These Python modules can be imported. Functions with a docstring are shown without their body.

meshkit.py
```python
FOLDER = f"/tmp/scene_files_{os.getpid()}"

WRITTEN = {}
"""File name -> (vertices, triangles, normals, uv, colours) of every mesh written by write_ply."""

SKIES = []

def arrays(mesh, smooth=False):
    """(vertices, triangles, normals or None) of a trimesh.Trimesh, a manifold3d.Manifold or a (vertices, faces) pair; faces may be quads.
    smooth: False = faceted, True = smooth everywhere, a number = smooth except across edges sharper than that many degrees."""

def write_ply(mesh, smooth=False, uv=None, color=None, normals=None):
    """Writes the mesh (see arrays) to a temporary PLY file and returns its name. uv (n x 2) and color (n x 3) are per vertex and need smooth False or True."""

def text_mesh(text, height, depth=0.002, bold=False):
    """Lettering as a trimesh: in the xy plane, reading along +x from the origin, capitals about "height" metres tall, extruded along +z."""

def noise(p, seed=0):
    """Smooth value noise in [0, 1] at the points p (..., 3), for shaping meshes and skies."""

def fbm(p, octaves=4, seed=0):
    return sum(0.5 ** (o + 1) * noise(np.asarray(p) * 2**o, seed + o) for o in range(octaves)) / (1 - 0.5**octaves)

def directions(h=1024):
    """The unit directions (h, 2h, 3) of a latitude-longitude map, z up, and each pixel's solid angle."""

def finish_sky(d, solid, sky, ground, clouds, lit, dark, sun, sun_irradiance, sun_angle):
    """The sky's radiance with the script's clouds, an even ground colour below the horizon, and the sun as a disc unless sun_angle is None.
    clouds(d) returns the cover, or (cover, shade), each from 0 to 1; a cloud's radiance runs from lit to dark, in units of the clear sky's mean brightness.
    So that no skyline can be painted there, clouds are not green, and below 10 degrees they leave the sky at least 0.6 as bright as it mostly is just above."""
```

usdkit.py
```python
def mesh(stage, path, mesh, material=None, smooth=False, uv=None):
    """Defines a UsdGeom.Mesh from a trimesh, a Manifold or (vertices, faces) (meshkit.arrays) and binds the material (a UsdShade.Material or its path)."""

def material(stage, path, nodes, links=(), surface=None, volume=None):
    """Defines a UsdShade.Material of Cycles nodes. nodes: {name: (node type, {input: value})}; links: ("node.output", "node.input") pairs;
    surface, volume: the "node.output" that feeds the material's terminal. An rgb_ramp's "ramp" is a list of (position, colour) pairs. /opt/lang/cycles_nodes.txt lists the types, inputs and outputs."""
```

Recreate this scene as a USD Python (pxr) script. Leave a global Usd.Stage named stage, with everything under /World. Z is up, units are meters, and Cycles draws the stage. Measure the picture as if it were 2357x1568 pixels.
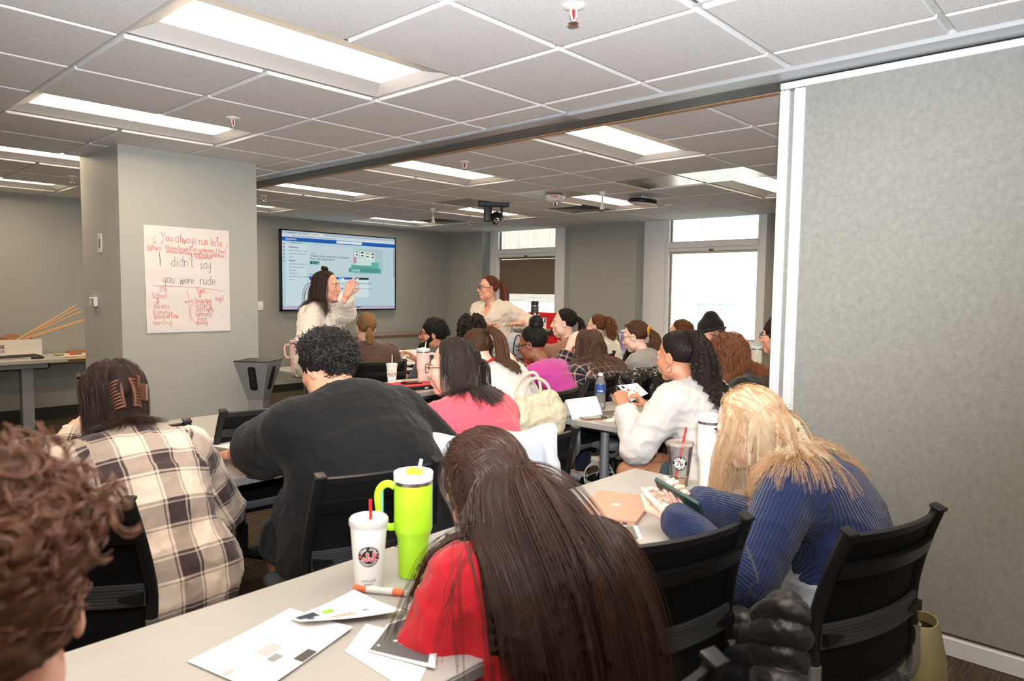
import math, random, zlib
import numpy as np, trimesh, usdkit, meshkit
from pxr import Usd, UsdGeom, UsdLux, UsdShade, Gf, Sdf, Vt
from shapely.geometry import Polygon, LineString, Point, box as sbox
from shapely.ops import unary_union
stage = Usd.Stage.CreateInMemory()
UsdGeom.SetStageUpAxis(stage, 'Z'); UsdGeom.SetStageMetersPerUnit(stage, 1.0)
UsdGeom.Xform.Define(stage, '/World')
rng = np.random.default_rng(7)
A = np.array
# ---------------------------------------------------------------- camera, lights, exposure
CAM = A([-1.051, -3.049, 1.443]); F = 1617.39
YAW, PITCH, ROLL = math.radians(42.3468), math.radians(-3.9603), math.radians(0.7089)
def cam_axes():
    fw = A([math.cos(YAW)*math.cos(PITCH), math.sin(YAW)*math.cos(PITCH), math.sin(PITCH)])
    rt = A([math.sin(YAW), -math.cos(YAW), 0]); up = np.cross(rt, fw)
    c, s = math.cos(ROLL), math.sin(ROLL)
    return c*rt+s*up, -s*rt+c*up, fw
RT, UP, FW = cam_axes()
cam = UsdGeom.Camera.Define(stage, '/World/camera')
mtx = np.eye(4); mtx[0, :3], mtx[1, :3], mtx[2, :3], mtx[3, :3] = RT, UP, -FW, CAM
cam.AddTransformOp().Set(Gf.Matrix4d(mtx.tolist()))
cam.CreateHorizontalApertureAttr(36.0); cam.CreateVerticalApertureAttr(36.0*1568/2357)
cam.CreateFocalLengthAttr(F/2357*36.0)
cam.CreateFStopAttr(5.0); cam.CreateFocusDistanceAttr(4.2)
cam.CreateClippingRangeAttr((0.05, 500.0))
cam.CreateExposureAttr(0.42)
LAMP = 13.0         # troffer lens
FLASH = 8000.0       # the photographer's flash
dome = UsdLux.DomeLight.Define(stage, '/World/sky_light')
dome.CreateColorAttr(Gf.Vec3f(0.86, 0.93, 1.0)); dome.CreateIntensityAttr(4.5)
sun = UsdLux.DistantLight.Define(stage, '/World/sun_light')
sun.CreateIntensityAttr(48.0); sun.CreateAngleAttr(0.6); sun.CreateColorAttr(Gf.Vec3f(1.0, 0.95, 0.88))
sun.AddRotateXYZOp().Set(Gf.Vec3f(0, -48, 18))
fl = UsdLux.SphereLight.Define(stage, '/World/camera_flash')   # the photographer's flash, tilted up
fl.CreateRadiusAttr(0.04); fl.CreateIntensityAttr(FLASH); fl.CreateColorAttr(Gf.Vec3f(0.97, 0.98, 1.0))
sp = UsdLux.ShapingAPI.Apply(fl.GetPrim()); sp.CreateShapingConeAngleAttr(54.0); sp.CreateShapingConeSoftnessAttr(0.8)
FD = FW*0.92+A([0, 0, 0.46]); FD = FD/np.linalg.norm(FD); FR = RT; FU = np.cross(FR, FD)
fm = np.eye(4); fm[0, :3], fm[1, :3], fm[2, :3], fm[3, :3] = FR, FU, -FD, CAM+UP*0.16+RT*0.02-FW*0.03
fl.AddTransformOp().Set(Gf.Matrix4d(fm.tolist()))
# ---------------------------------------------------------------- helpers
USED = {}
def numbered(parent, name):
    k = USED.get((parent, name), 0); USED[(parent, name)] = k+1
    return name if k == 0 else f'{name}_{k:03d}'
def tag(p, label=None, cat=None, group=None, kind=None):
    p = p.GetPrim() if hasattr(p, 'GetPrim') else p
    for k, v in (('label', label), ('category', cat), ('group', group), ('kind', kind)):
        if v: p.SetCustomDataByKey(k, v)
    return p
def thing(name, label, cat, loc=(0, 0, 0), rotz=0, group=None, kind=None):
    x = UsdGeom.Xform.Define(stage, '/World/'+numbered('/World', name))
    x.AddTranslateOp().Set(Gf.Vec3d(*map(float, loc))); x.AddRotateZOp().Set(float(rotz))
    return tag(x, label, cat, group, kind)
def obj(parent, name, mesh, m, smooth=30, label=None, uv=None, kind=None, mask=None):
    base = '/World' if parent is None else str(parent.GetPath())
    g = usdkit.mesh(stage, base+'/'+numbered(base, name), mesh, m, smooth, uv)
    if mask is not None:
        UsdGeom.PrimvarsAPI(g).CreatePrimvar('mask', Sdf.ValueTypeNames.Color3fArray, 'vertex').Set(Vt.Vec3fArray.FromNumpy(np.asarray(mask, np.float32)))
    return tag(g, label, None, None, kind)
def one(name, mesh, m, label, cat, smooth=30, group=None):
    return tag(obj(None, name, mesh, m, smooth), label, cat, group)
def struct(name, mesh, m, parent=None, smooth=False):
    o = obj(parent, name, mesh, m, smooth)
    if parent is None: tag(o, kind='structure')
    return o
def holder(name):
    return tag(UsdGeom.Xform.Define(stage, '/World/'+numbered('/World', name)), kind='structure')
def dup(root, loc, rotz, label, group=None):
    r = thing(root.GetName(), label, root.GetCustomDataByKey('category'), loc, rotz, group)
    r.GetReferences().AddInternalReference(root.GetPath()); r.SetInstanceable(True)
    return r
def cat(*ms):
    ms = [m for q in ms for m in (q if isinstance(q, list) else [q])]
    vs, fs, n = [], [], 0
    for m in ms:
        v, f = (m.vertices, m.faces) if hasattr(m, 'vertices') else m
        vs.append(np.asarray(v)); fs.append(np.asarray(f)+n); n += len(v)
    return trimesh.Trimesh(np.vstack(vs), np.vstack(fs), process=False)
def bx(x0, x1, y0, y1, z0, z1, r=0.0):
    lo, hi = np.minimum((x0, y0, z0), (x1, y1, z1)), np.maximum((x0, y0, z0), (x1, y1, z1))
    if r <= 0:
        m = trimesh.creation.box(hi-lo); m.apply_translation((lo+hi)/2); return m
    c, h = (lo+hi)/2, (hi-lo)/2; r = min(r, h.min()*0.98)
    pts = []
    for s in np.ndindex(2, 2, 2):
        s = A(s)*2-1
        for k in range(3):
            q = h-r; q[k] = h[k]; pts.append(c+s*q)
            if r > 0.004:
                q = h-r*0.3; q[k] = h[k]-r*0.0; q = h-r*A([0.3, 0.3, 0.3]); pts.append(c+s*q)
    return trimesh.convex.convex_hull(A(pts))
def mv(m, t=(0, 0, 0), rz=0, rx=0, ry=0, s=1):
    m = m.copy(); 
    if s != 1: m.apply_scale(s)
    for a, ax in ((rx, (1, 0, 0)), (ry, (0, 1, 0)), (rz, (0, 0, 1))):
        if a: m.apply_transform(trimesh.transformations.rotation_matrix(math.radians(a), ax))
    m.apply_translation(t); return m
def lathe(prof, n=32, closed=True):
    p = A(prof, float); a = np.arange(n)*2*np.pi/n
    v = np.stack([p[:, None, 0]*np.cos(a), p[:, None, 0]*np.sin(a), np.broadcast_to(p[:, None, 1], (len(p), n))], -1).reshape(-1, 3)
    f = []
    for i in range(len(p)-1):
        j = np.arange(n); k = (j+1) % n
        f += [np.stack([i*n+j, i*n+k, (i+1)*n+k], 1), np.stack([i*n+j, (i+1)*n+k, (i+1)*n+j], 1)]
    f = np.vstack(f)
    if closed:
        b = len(v); v = np.vstack([v, [[0, 0, p[0, 1]], [0, 0, p[-1, 1]]]]); j = np.arange(n); k = (j+1) % n
        f = np.vstack([f, np.stack([np.full(n, b), k, j], 1), np.stack([np.full(n, b+1), (len(p)-1)*n+j, (len(p)-1)*n+k], 1)])
    return trimesh.Trimesh(v, f, process=False)
def sweep(path, r, n=10, flat=1.0, ref=(0, 0, 1)):
    """tube along a path; r a number or one per point; flat squashes along ref-ish normal"""
    p = A(path, float); t = np.gradient(p, axis=0); t /= np.linalg.norm(t, axis=1, keepdims=True)+1e-9
    u = np.cross(t, A(ref, float)); nu = np.linalg.norm(u, axis=1, keepdims=True)
    u = np.where(nu > 1e-3, u/np.maximum(nu, 1e-6), [1.0, 0, 0]); w = np.cross(u, t)
    a = np.arange(n)*2*np.pi/n; rr = np.broadcast_to(r, (len(p),))[:, None, None]
    v = p[:, None]+rr*(np.cos(a)[None, :, None]*u[:, None]+flat*np.sin(a)[None, :, None]*w[:, None])
    i, j = np.meshgrid(np.arange(len(p)-1), np.arange(n), indexing='ij'); k = (j+1) % n
    q = np.stack([i*n+j, (i+1)*n+j, (i+1)*n+k, i*n+k], -1).reshape(-1, 4)
    f = np.vstack([q[:, :3], q[:, [0, 2, 3]]]); v = v.reshape(-1, 3); b = len(v)
    v = np.vstack([v, p[0], p[-1]]); j = np.arange(n); k = (j+1) % n; e = (len(p)-1)*n
    f = np.vstack([f, np.stack([np.full(n, b), j, k], 1), np.stack([np.full(n, b+1), e+k, e+j], 1)])
    return trimesh.Trimesh(v, f, process=False)
def spline(pts, n=24):
    from scipy.interpolate import CubicSpline
    p = A(pts, float); s = np.r_[0, np.cumsum(np.linalg.norm(np.diff(p, axis=0), axis=1))]
    return CubicSpline(s, p)(np.linspace(0, s[-1], n))
def grid_surf(P, thick=0.0):
    """P (n,m,3) sheet; thick > 0 makes it a closed slab"""
    n, m = P.shape[:2]; i, j = np.meshgrid(np.arange(n-1), np.arange(m-1), indexing='ij')
    q = np.stack([i*m+j, (i+1)*m+j, (i+1)*m+j+1, i*m+j+1], -1).reshape(-1, 4)
    f = np.vstack([q[:, :3], q[:, [0, 2, 3]]]); v = P.reshape(-1, 3)
    if not thick: return trimesh.Trimesh(v, f, process=False)
    t = trimesh.Trimesh(v, f, process=False); nr = np.asarray(t.vertex_normals)
    v2 = np.vstack([v+nr*thick/2, v-nr*thick/2]); N = n*m
    b = np.r_[np.arange(m-1), m-1+np.arange(n-1)*m, (n-1)*m+np.arange(m-1, 0, -1), np.arange(n-1, 0, -1)*m]; c = np.roll(b, -1)
    f2 = np.vstack([f, f[:, ::-1]+N, np.stack([b, c, c+N], 1)[:, ::-1][:, ::-1], np.stack([b, c+N, b+N], 1)])
    return trimesh.Trimesh(v2, f2, process=False)
def prism(poly, z0, z1):
    """extruded shapely polygon(s)"""
    g = [x for x in (poly.geoms if hasattr(poly, 'geoms') else [poly]) if x.area > 1e-9]
    return mv(cat(*[trimesh.creation.extrude_polygon(x, z1-z0, engine='earcut') for x in g]), (0, 0, z0))
def wall_frame(m, origin, u, v):
    """place a mesh drawn in xy (x along u, y along v, z outwards)"""
    u, v = A(u, float), A(v, float); w = np.cross(u, v); T = np.eye(4); T[:3, 0], T[:3, 1], T[:3, 2], T[:3, 3] = u, v, w, origin
    m = m.copy(); m.apply_transform(T); return m
# ---------------------------------------------------------------- materials
def lin(c):
    c = A(c, float)/255.0
    return tuple(np.where(c < 0.04045, c/12.92, ((c+0.055)/1.055)**2.4))
LOOKS = {}
def mat(name, rgb, rough=0.5, metal=0.0, bump=None, var=None, spec=0.5, sheen=0.0, coat=0.0, extra=None):
    """rgb 0-255; bump (scale, strength, distance); var (scale, amount) lightness mottling"""
    if name in LOOKS: return LOOKS[name]
    n = {'p': ('principled_bsdf', {'base_color': lin(rgb), 'roughness': rough, 'metallic': metal, 'specular_ior_level': spec, 'sheen_weight': sheen, 'coat_weight': coat, **(extra or {})})}
    l = []
    if bump or var: n['tc'] = ('texture_coordinate', {})
    if var:
        n['vn'] = ('noise_texture', {'scale': var[0], 'detail': 4.0, 'roughness': 0.6}); c = A(lin(rgb))
        n['vr'] = ('rgb_ramp', {'ramp': [(0.3, tuple(c*(1-var[1]))), (0.7, tuple(np.minimum(c*(1+var[1]), 1)))]})
        l += [('tc.object', 'vn.vector'), ('vn.fac', 'vr.fac'), ('vr.color', 'p.base_color')]
    if bump:
        n['bn'] = ('noise_texture', {'scale': bump[0], 'detail': 3.0}); n['b'] = ('bump', {'strength': bump[1], 'distance': bump[2]})
        l += [('tc.object', 'bn.vector'), ('bn.fac', 'b.height'), ('b.normal', 'p.normal')]
    LOOKS[name] = usdkit.material(stage, '/World/Looks/'+name, n, l, surface='p.BSDF')
    return LOOKS[name]
def emit(name, rgb, s):
    if name not in LOOKS:
        LOOKS[name] = usdkit.material(stage, '/World/Looks/'+name, {'e': ('emission', {'color': lin(rgb), 'strength': s})}, [], surface='e.emission')
    return LOOKS[name]
def glass(name, rgb=(255, 255, 255), rough=0.0, ior=1.45, mix=None):
    if name not in LOOKS and mix:       # slightly milky plastic
        LOOKS[name] = usdkit.material(stage, '/World/Looks/'+name, {'t': ('transparent_bsdf', {'color': lin(rgb)}), 'g': ('glossy_bsdf', {'color': (1, 1, 1), 'roughness': 0.06}), 'd': ('translucent_bsdf', {'color': (0.85, 0.86, 0.87)}), 'd2': ('diffuse_bsdf', {'color': (0.85, 0.86, 0.87)}),
            'a': ('mix_closure', {'fac': 0.5}), 'b': ('mix_closure', {'fac': mix}), 'f': ('fresnel', {'IOR': ior}), 'm': ('mix_closure', {})}, [('d.BSDF', 'a.closure1'), ('d2.BSDF', 'a.closure2'), ('t.BSDF', 'b.closure1'), ('a.closure', 'b.closure2'), ('f.fac', 'm.fac'), ('b.closure', 'm.closure1'), ('g.BSDF', 'm.closure2')], surface='m.closure')
    if name not in LOOKS:
        LOOKS[name] = usdkit.material(stage, '/World/Looks/'+name, {
            't': ('transparent_bsdf', {'color': lin(rgb)}), 'g': ('glossy_bsdf', {'color': (1, 1, 1), 'roughness': max(rough, 0.02)}),
            'f': ('fresnel', {'IOR': ior}), 'm': ('mix_closure', {})}, [('f.fac', 'm.fac'), ('t.BSDF', 'm.closure1'), ('g.BSDF', 'm.closure2')], surface='m.closure')
    return LOOKS[name]
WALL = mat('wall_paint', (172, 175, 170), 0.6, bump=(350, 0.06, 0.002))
WALLD = mat('wall_paint_dimmed', (152, 155, 151), 0.6, bump=(350, 0.06, 0.002))  # same paint as WALL, darkened in colour for the flash fading with distance
ALU = mat('anodised_aluminium', (176, 180, 184), 0.35, 0.55)
ALUW = mat('white_aluminium', (212, 216, 220), 0.4)
TRACKD = mat('track_grey', (92, 94, 92), 0.45, 0.3)
TRACKB = mat('track_edge_tan', (176, 140, 105), 0.7, var=(60, 0.2))
TEE = mat('ceiling_tee_white', (205, 207, 208), 0.55)
BASEB = mat('dark_baseboard', (32, 32, 33), 0.5)
WHITE = mat('white_paint', (222, 224, 226), 0.45)
STEELW = mat('galvanised_steel', (196, 190, 178), 0.28, 0.7, var=(5, 0.12))
BLACKP = mat('black_plastic', (20, 20, 22), 0.42)
SILVER = mat('silver_metal', (185, 188, 192), 0.3, 0.75)
WPLAST = mat('white_plastic', (232, 232, 230), 0.35)
PAPER = mat('white_paper', (240, 241, 243), 0.75)
CHROME = mat('chrome', (205, 205, 208), 0.12, 1.0)
CLEAR = glass('clear_plastic', (244, 246, 248), ior=1.4, mix=0.22)
def tile_mat():
    n = {'tc': ('geometry', {}), 'a': ('noise_texture', {'scale': 260.0, 'detail': 2.0}), 'v': ('voronoi_texture', {'scale': 150.0}),
         'b': ('bump', {'strength': 0.55, 'distance': 0.003}), 'r': ('rgb_ramp', {'ramp': [(0.30, lin((208, 209, 211))), (0.62, lin((234, 235, 237))), (0.75, lin((250, 250, 251)))]}),
         'p': ('principled_bsdf', {'roughness': 0.85, 'specular_ior_level': 0.2})}
    return usdkit.material(stage, '/World/Looks/ceiling_tile', n, [('tc.position', 'a.vector'), ('a.fac', 'r.fac'), ('r.color', 'p.base_color'), ('a.fac', 'b.height'), ('b.normal', 'p.normal')], surface='p.BSDF')
TILE = tile_mat()
def carpet_mat():
    n = {'g': ('geometry', {}), 'mp': ('mapping', {'scale': (1.0, 1.0, 1.0), 'rotation': (0, 0, 0.0)}), 'm1': ('mapping', {'scale': (3.0, 130.0, 1.0)}),
         'n1': ('noise_texture', {'scale': 1.0, 'detail': 3.0}), 'm2': ('mapping', {'scale': (130.0, 3.0, 1.0)}), 'n2': ('noise_texture', {'scale': 1.0, 'detail': 3.0}),
         'ck': ('checker_texture', {'scale': 1.64, 'color1': (0, 0, 0), 'color2': (1, 1, 1)}), 'mx': ('mix', {}),
         'r': ('rgb_ramp', {'ramp': [(0.30, lin((48, 43, 40))), (0.45, lin((92, 80, 68))), (0.55, lin((62, 56, 52))), (0.70, lin((128, 110, 88)))]}),
         'f': ('noise_texture', {'scale': 900.0}), 'b': ('bump', {'strength': 0.5, 'distance': 0.004}), 'p': ('principled_bsdf', {'roughness': 0.95, 'specular_ior_level': 0.1})}
    l = [('g.position', 'm1.vector'), ('g.position', 'm2.vector'), ('m1.vector', 'n1.vector'), ('m2.vector', 'n2.vector'), ('g.position', 'ck.vector'),
         ('ck.fac', 'mx.fac'), ('n1.color', 'mx.color1'), ('n2.color', 'mx.color2'), ('mx.color', 'r.fac'), ('r.color', 'p.base_color'), ('g.position', 'f.vector'), ('f.fac', 'b.height'), ('b.normal', 'p.normal')]
    return usdkit.material(stage, '/World/Looks/striped_carpet', n, l, surface='p.BSDF')
CARPET = carpet_mat()
def felt_mat():
    n = {'g': ('geometry', {}), 'm': ('mapping', {'scale': (1, 1.0, 0.8)}), 'a': ('noise_texture', {'scale': 44.0, 'detail': 6.0, 'roughness': 0.8}), 'w': ('noise_texture', {'scale': 420.0, 'detail': 2.0}),
         'mx': ('mix', {'fac': 0.35}), 'r': ('rgb_ramp', {'ramp': [(0.33, lin((124, 125, 122))), (0.5, lin((144, 145, 141))), (0.68, lin((162, 163, 158)))]}),
         'b': ('bump', {'strength': 0.5, 'distance': 0.002}), 'p': ('principled_bsdf', {'roughness': 0.95, 'specular_ior_level': 0.1})}
    l = [('g.position', 'm.vector'), ('m.vector', 'a.vector'), ('g.position', 'w.vector'), ('a.color', 'mx.color1'), ('w.color', 'mx.color2'), ('mx.color', 'r.fac'), ('r.color', 'p.base_color'), ('w.fac', 'b.height'), ('b.normal', 'p.normal')]
    return usdkit.material(stage, '/World/Looks/grey_felt', n, l, surface='p.BSDF')
FELT = felt_mat()
def blind_mat():
    return usdkit.material(stage, '/World/Looks/blind_slat', {'d': ('principled_bsdf', {'base_color': lin((215, 214, 208)), 'roughness': 0.5}), 't': ('translucent_bsdf', {'color': (0.6, 0.6, 0.57)}), 'm': ('mix_closure', {'fac': 0.25})},
        [('d.BSDF', 'm.closure1'), ('t.BSDF', 'm.closure2')], surface='m.closure')
BLIND = blind_mat()
# ================================================================ the room
ZC = 2.44; T = 0.6096
GX2, GY2 = 2.3822, -1.2563          # grid origin of the far room
struct('floor', bx(-6.2, 7.6, -6.2, 6.1, -0.1, 0), CARPET)
# ---- ceilings: tiles one by one on a tee grid
def tile_mesh(x0, x1, y0, y1):
    g, b = 0.0125, 0.005
    a = [(x0+g, y0+g), (x1-g, y0+g), (x1-g, y1-g), (x0+g, y1-g)]
    c = [(x0+g+b, y0+g+b), (x1-g-b, y0+g+b), (x1-g-b, y1-g-b), (x0+g+b, y1-g-b)]
    v = [(*q, ZC+0.012) for q in a]+[(*q, ZC-0.010) for q in a]+[(*q, ZC-0.014) for q in c]
    f = []
    for k in range(4):
        n = (k+1) % 4; f += [(k, k+4, n+4), (k, n+4, n), (k+4, k+8, n+8), (k+4, n+8, n+4)]
    f += [(8, 10, 9), (8, 11, 10), (0, 1, 2), (0, 2, 3)]
    return trimesh.Trimesh(A(v), A(f)[:, ::1], process=False)
def troffers1(): return [(i, j) for i in (-4, 0) for j in (-7, -4, -1, 2, 5, 8)]
def troffers2(): return [(i, j) for i in (0, 4) for j in (-5, -2, 1, 4, 7, 10)]
SPECIAL2 = {(5, 9): 'vent', (5, 5): 'vent', (3, 1): 'steel', (3, 2): 'steel2', (3, 6): 'steel', (3, 4): 'steel3'}
def build_ceiling(name, xs, ys, i0, j0, ox, oy, skip, special):
    h = holder(name)
    for a in range(len(xs)-1):
        for b in range(len(ys)-1):
            if (i0+a, j0+b) in skip or (i0+a, j0+b) in special: continue
            x0, x1, y0, y1 = xs[a], xs[a+1], ys[b], ys[b+1]
            obj(h, 'tile', tile_mesh(x0, x1, y0, y1), TILE, False)
    tro_ = {(i, j) for i, j in skip}
    for a in range(len(xs)):          # tees, broken where a troffer spans the line
        if a in (0, len(xs)-1): continue
        run = None
        for b in range(len(ys)):
            inside = b < len(ys)-1 and (i0+a-1, j0+b) in tro_ and (i0+a, j0+b) in tro_ and (i0+a) % 2 == 1
            if run is None and not inside: run = ys[b]
            if run is not None and (inside or b == len(ys)-1):
                if ys[b] > run: obj(h, 'main_tee', bx(xs[a]-0.012, xs[a]+0.012, run, ys[b], ZC, ZC+0.03), TEE, False)
                run = None
    for y in ys[1:-1]: obj(h, 'cross_tee', bx(xs[0], xs[-1], y-0.0115, y+0.0115, ZC+0.0006, ZC+0.0300), TEE, False)
    obj(h, 'light_block_slab', bx(xs[0], xs[-1], ys[0], ys[-1], ZC+0.16, ZC+0.26), mat('light_block_grey', (120, 120, 118), 0.8), False)  # unseen slab added above the tiles to block light
    return h
def cells(off, lo, hi):
    a = [off+T*k for k in range(math.ceil((lo-off)/T+0.02), math.floor((hi-off)/T-0.02)+1)]
    return [lo]+a+[hi], math.ceil((lo-off)/T+0.02)-1
xs1, i1 = cells(0, -3.9, 2.055); ys1, j1 = cells(0, -4.6, 5.95)
xs2, i2 = cells(GX2, 2.345, 7.45); ys2, j2 = cells(GY2, -4.6, 5.95)
skip1 = {(i+a, j) for i, j in troffers1() for a in (0, 1)}
skip2 = {(i+a, j) for i, j in troffers2() for a in (0, 1)}
build_ceiling('ceiling', xs1, ys1, i1, j1, 0, 0, skip1, {})
build_ceiling('ceiling', xs2, ys2, i2, j2, GX2, GY2, skip2, SPECIAL2)
def cell2(i, j): return GX2+i*T, GX2+(i+1)*T, GY2+j*T, GY2+(j+1)*T
# ---- walls
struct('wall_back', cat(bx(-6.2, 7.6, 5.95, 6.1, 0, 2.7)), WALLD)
struct('wall_left', bx(-6.2, -3.9, -6.0, 5.95, 0, 2.7), WALL)
struct('wall_front', bx(-4.0, 7.6, -4.75, -4.6, 0, 2.7), WALL)
wp = struct('wall_pillar', bx(0.737, 1.748, 2.27, 3.065, 0, ZC+0.06), WALL)
XW = 7.45
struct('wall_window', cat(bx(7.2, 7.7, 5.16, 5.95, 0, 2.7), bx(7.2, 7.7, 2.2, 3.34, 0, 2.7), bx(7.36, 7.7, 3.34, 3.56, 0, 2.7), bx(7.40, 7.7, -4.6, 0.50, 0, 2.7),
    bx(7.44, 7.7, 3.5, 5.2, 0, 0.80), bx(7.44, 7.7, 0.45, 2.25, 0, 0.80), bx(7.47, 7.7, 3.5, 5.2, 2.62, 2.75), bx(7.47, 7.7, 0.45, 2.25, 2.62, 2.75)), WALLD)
struct('baseboard_back', bx(-3.9, 7.2, 5.935, 5.95, 0, 0.105), BASEB)
struct('baseboard_pillar', cat(bx(0.725, 1.76, 2.258, 2.27, 0, 0.10), bx(0.725, 0.737, 2.258, 3.065, 0, 0.10), bx(1.748, 1.76, 2.258, 3.065, 0, 0.10)), BASEB)
struct('baseboard_window', cat(bx(7.185, 7.2, 5.16, 5.935, 0, 0.105), bx(7.185, 7.2, 2.2, 3.34, 0, 0.105)), BASEB)
# ---- windows
def window(y0, y1, g0, g1, name):
    w = holder(name); x = XW
    def fr(n, *a, r=0.006): obj(w, n, bx(*a, r), WHITE, False)
    fr('jamb', x-0.03, x+0.10, g0-0.05, g0, 0.80, 2.6); fr('jamb', x-0.03, x+0.10, g1, g1+0.05, 0.80, 2.6)
    fr('casing', x-0.06, x-0.02, y0, g0-0.045, 0.80, 2.6); fr('casing', x-0.06, x-0.02, g1+0.045, y1, 0.80, 2.6)
    fr('rail', x-0.02, x+0.09, g0, g1, 2.005, 2.06); fr('rail', x-0.05, x+0.05, g0-0.02, g1+0.02, 2.055, 2.125); fr('rail', x-0.03, x+0.09, g0, g1, 0.80, 0.86)
    fr('stool', x-0.14, x+0.02, y0-0.02, y1+0.02, 0.765, 0.80)
    br = mat('bronze_sash', (112, 92, 78), 0.5)
    for z0, z1 in ((0.86, 2.005), (2.125, 2.58)):
        obj(w, 'sash', cat(bx(x+0.02, x+0.05, g0, g0+0.018, z0, z1), bx(x+0.02, x+0.05, g1-0.018, g1, z0, z1), bx(x+0.02, x+0.05, g0, g1, z0, z0+0.018), bx(x+0.02, x+0.05, g0, g1, z1-0.022, z1)), br, False)
        obj(w, 'pane', bx(x+0.04, x+0.044, g0+0.01, g1-0.01, z0+0.01, z1-0.01), glass('window_glass', (236, 242, 242), ior=1.3), False)
    obj(w, 'sash_lock', bx(x-0.035, x, (g0+g1)/2-0.03, (g0+g1)/2+0.03, 2.0, 2.03, 0.005), br, False)
window(3.52, 5.18, 3.80, 5.01, 'window_1')
window(0.48, 2.2, 0.60, 1.83, 'window_2')
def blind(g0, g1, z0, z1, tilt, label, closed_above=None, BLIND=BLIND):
    t = thing('window_blind', label, 'blind', (XW+0.005, 0, 0))
    obj(t, 'headrail', bx(-0.012, 0.012, g0+0.012, g1-0.012, z1-0.03, z1-0.004), BLIND, False)
    obj(t, 'bottom_rail', bx(-0.010, 0.010, g0+0.012, g1-0.012, z0+0.002, z0+0.014), BLIND, False)
    ms = []; z = z0+0.03
    while z < z1-0.04:
        a = math.radians(tilt if closed_above is None or z < closed_above else 66)
        c, s = 0.012*math.cos(a), 0.012*math.sin(a)
        v = A([(-c, g0+0.014, z-s), (c, g0+0.014, z+s), (c, g1-0.014, z+s), (-c, g1-0.014, z-s), (0, g0+0.014, z+0.0016), (0, g1-0.014, z+0.0016)])
        ms.append((v, A([(0, 4, 5), (0, 5, 3), (4, 1, 2), (4, 2, 5)]))); z += 0.0205
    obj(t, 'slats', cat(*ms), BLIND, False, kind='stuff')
    for y in np.linspace(g0+0.12, g1-0.12, 4): obj(t, 'ladder_cord', bx(-0.013, -0.0115, y-0.0012, y+0.0012, z0+0.01, z1-0.01), BLIND, False)
    return t
blind(3.80, 5.01, 0.86, 2.005, 6, 'white venetian blind on the lower sash of the far window, upper slats tilted shut', 1.42, mat('backlit_slat', (112, 97, 80), 0.5))  # brown slat colour paints in the shade of a backlit blind
blind(3.80, 5.01, 2.125, 2.58, 8, 'white venetian blind on the upper sash of the far window behind the standing woman')
blind(0.60, 1.83, 0.86, 2.005, 4, 'open venetian blind on the lower sash of the window nearest the folding wall')
blind(0.60, 1.83, 2.125, 2.58, 4, 'open venetian blind on the upper sash of the window nearest the folding wall')
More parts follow.
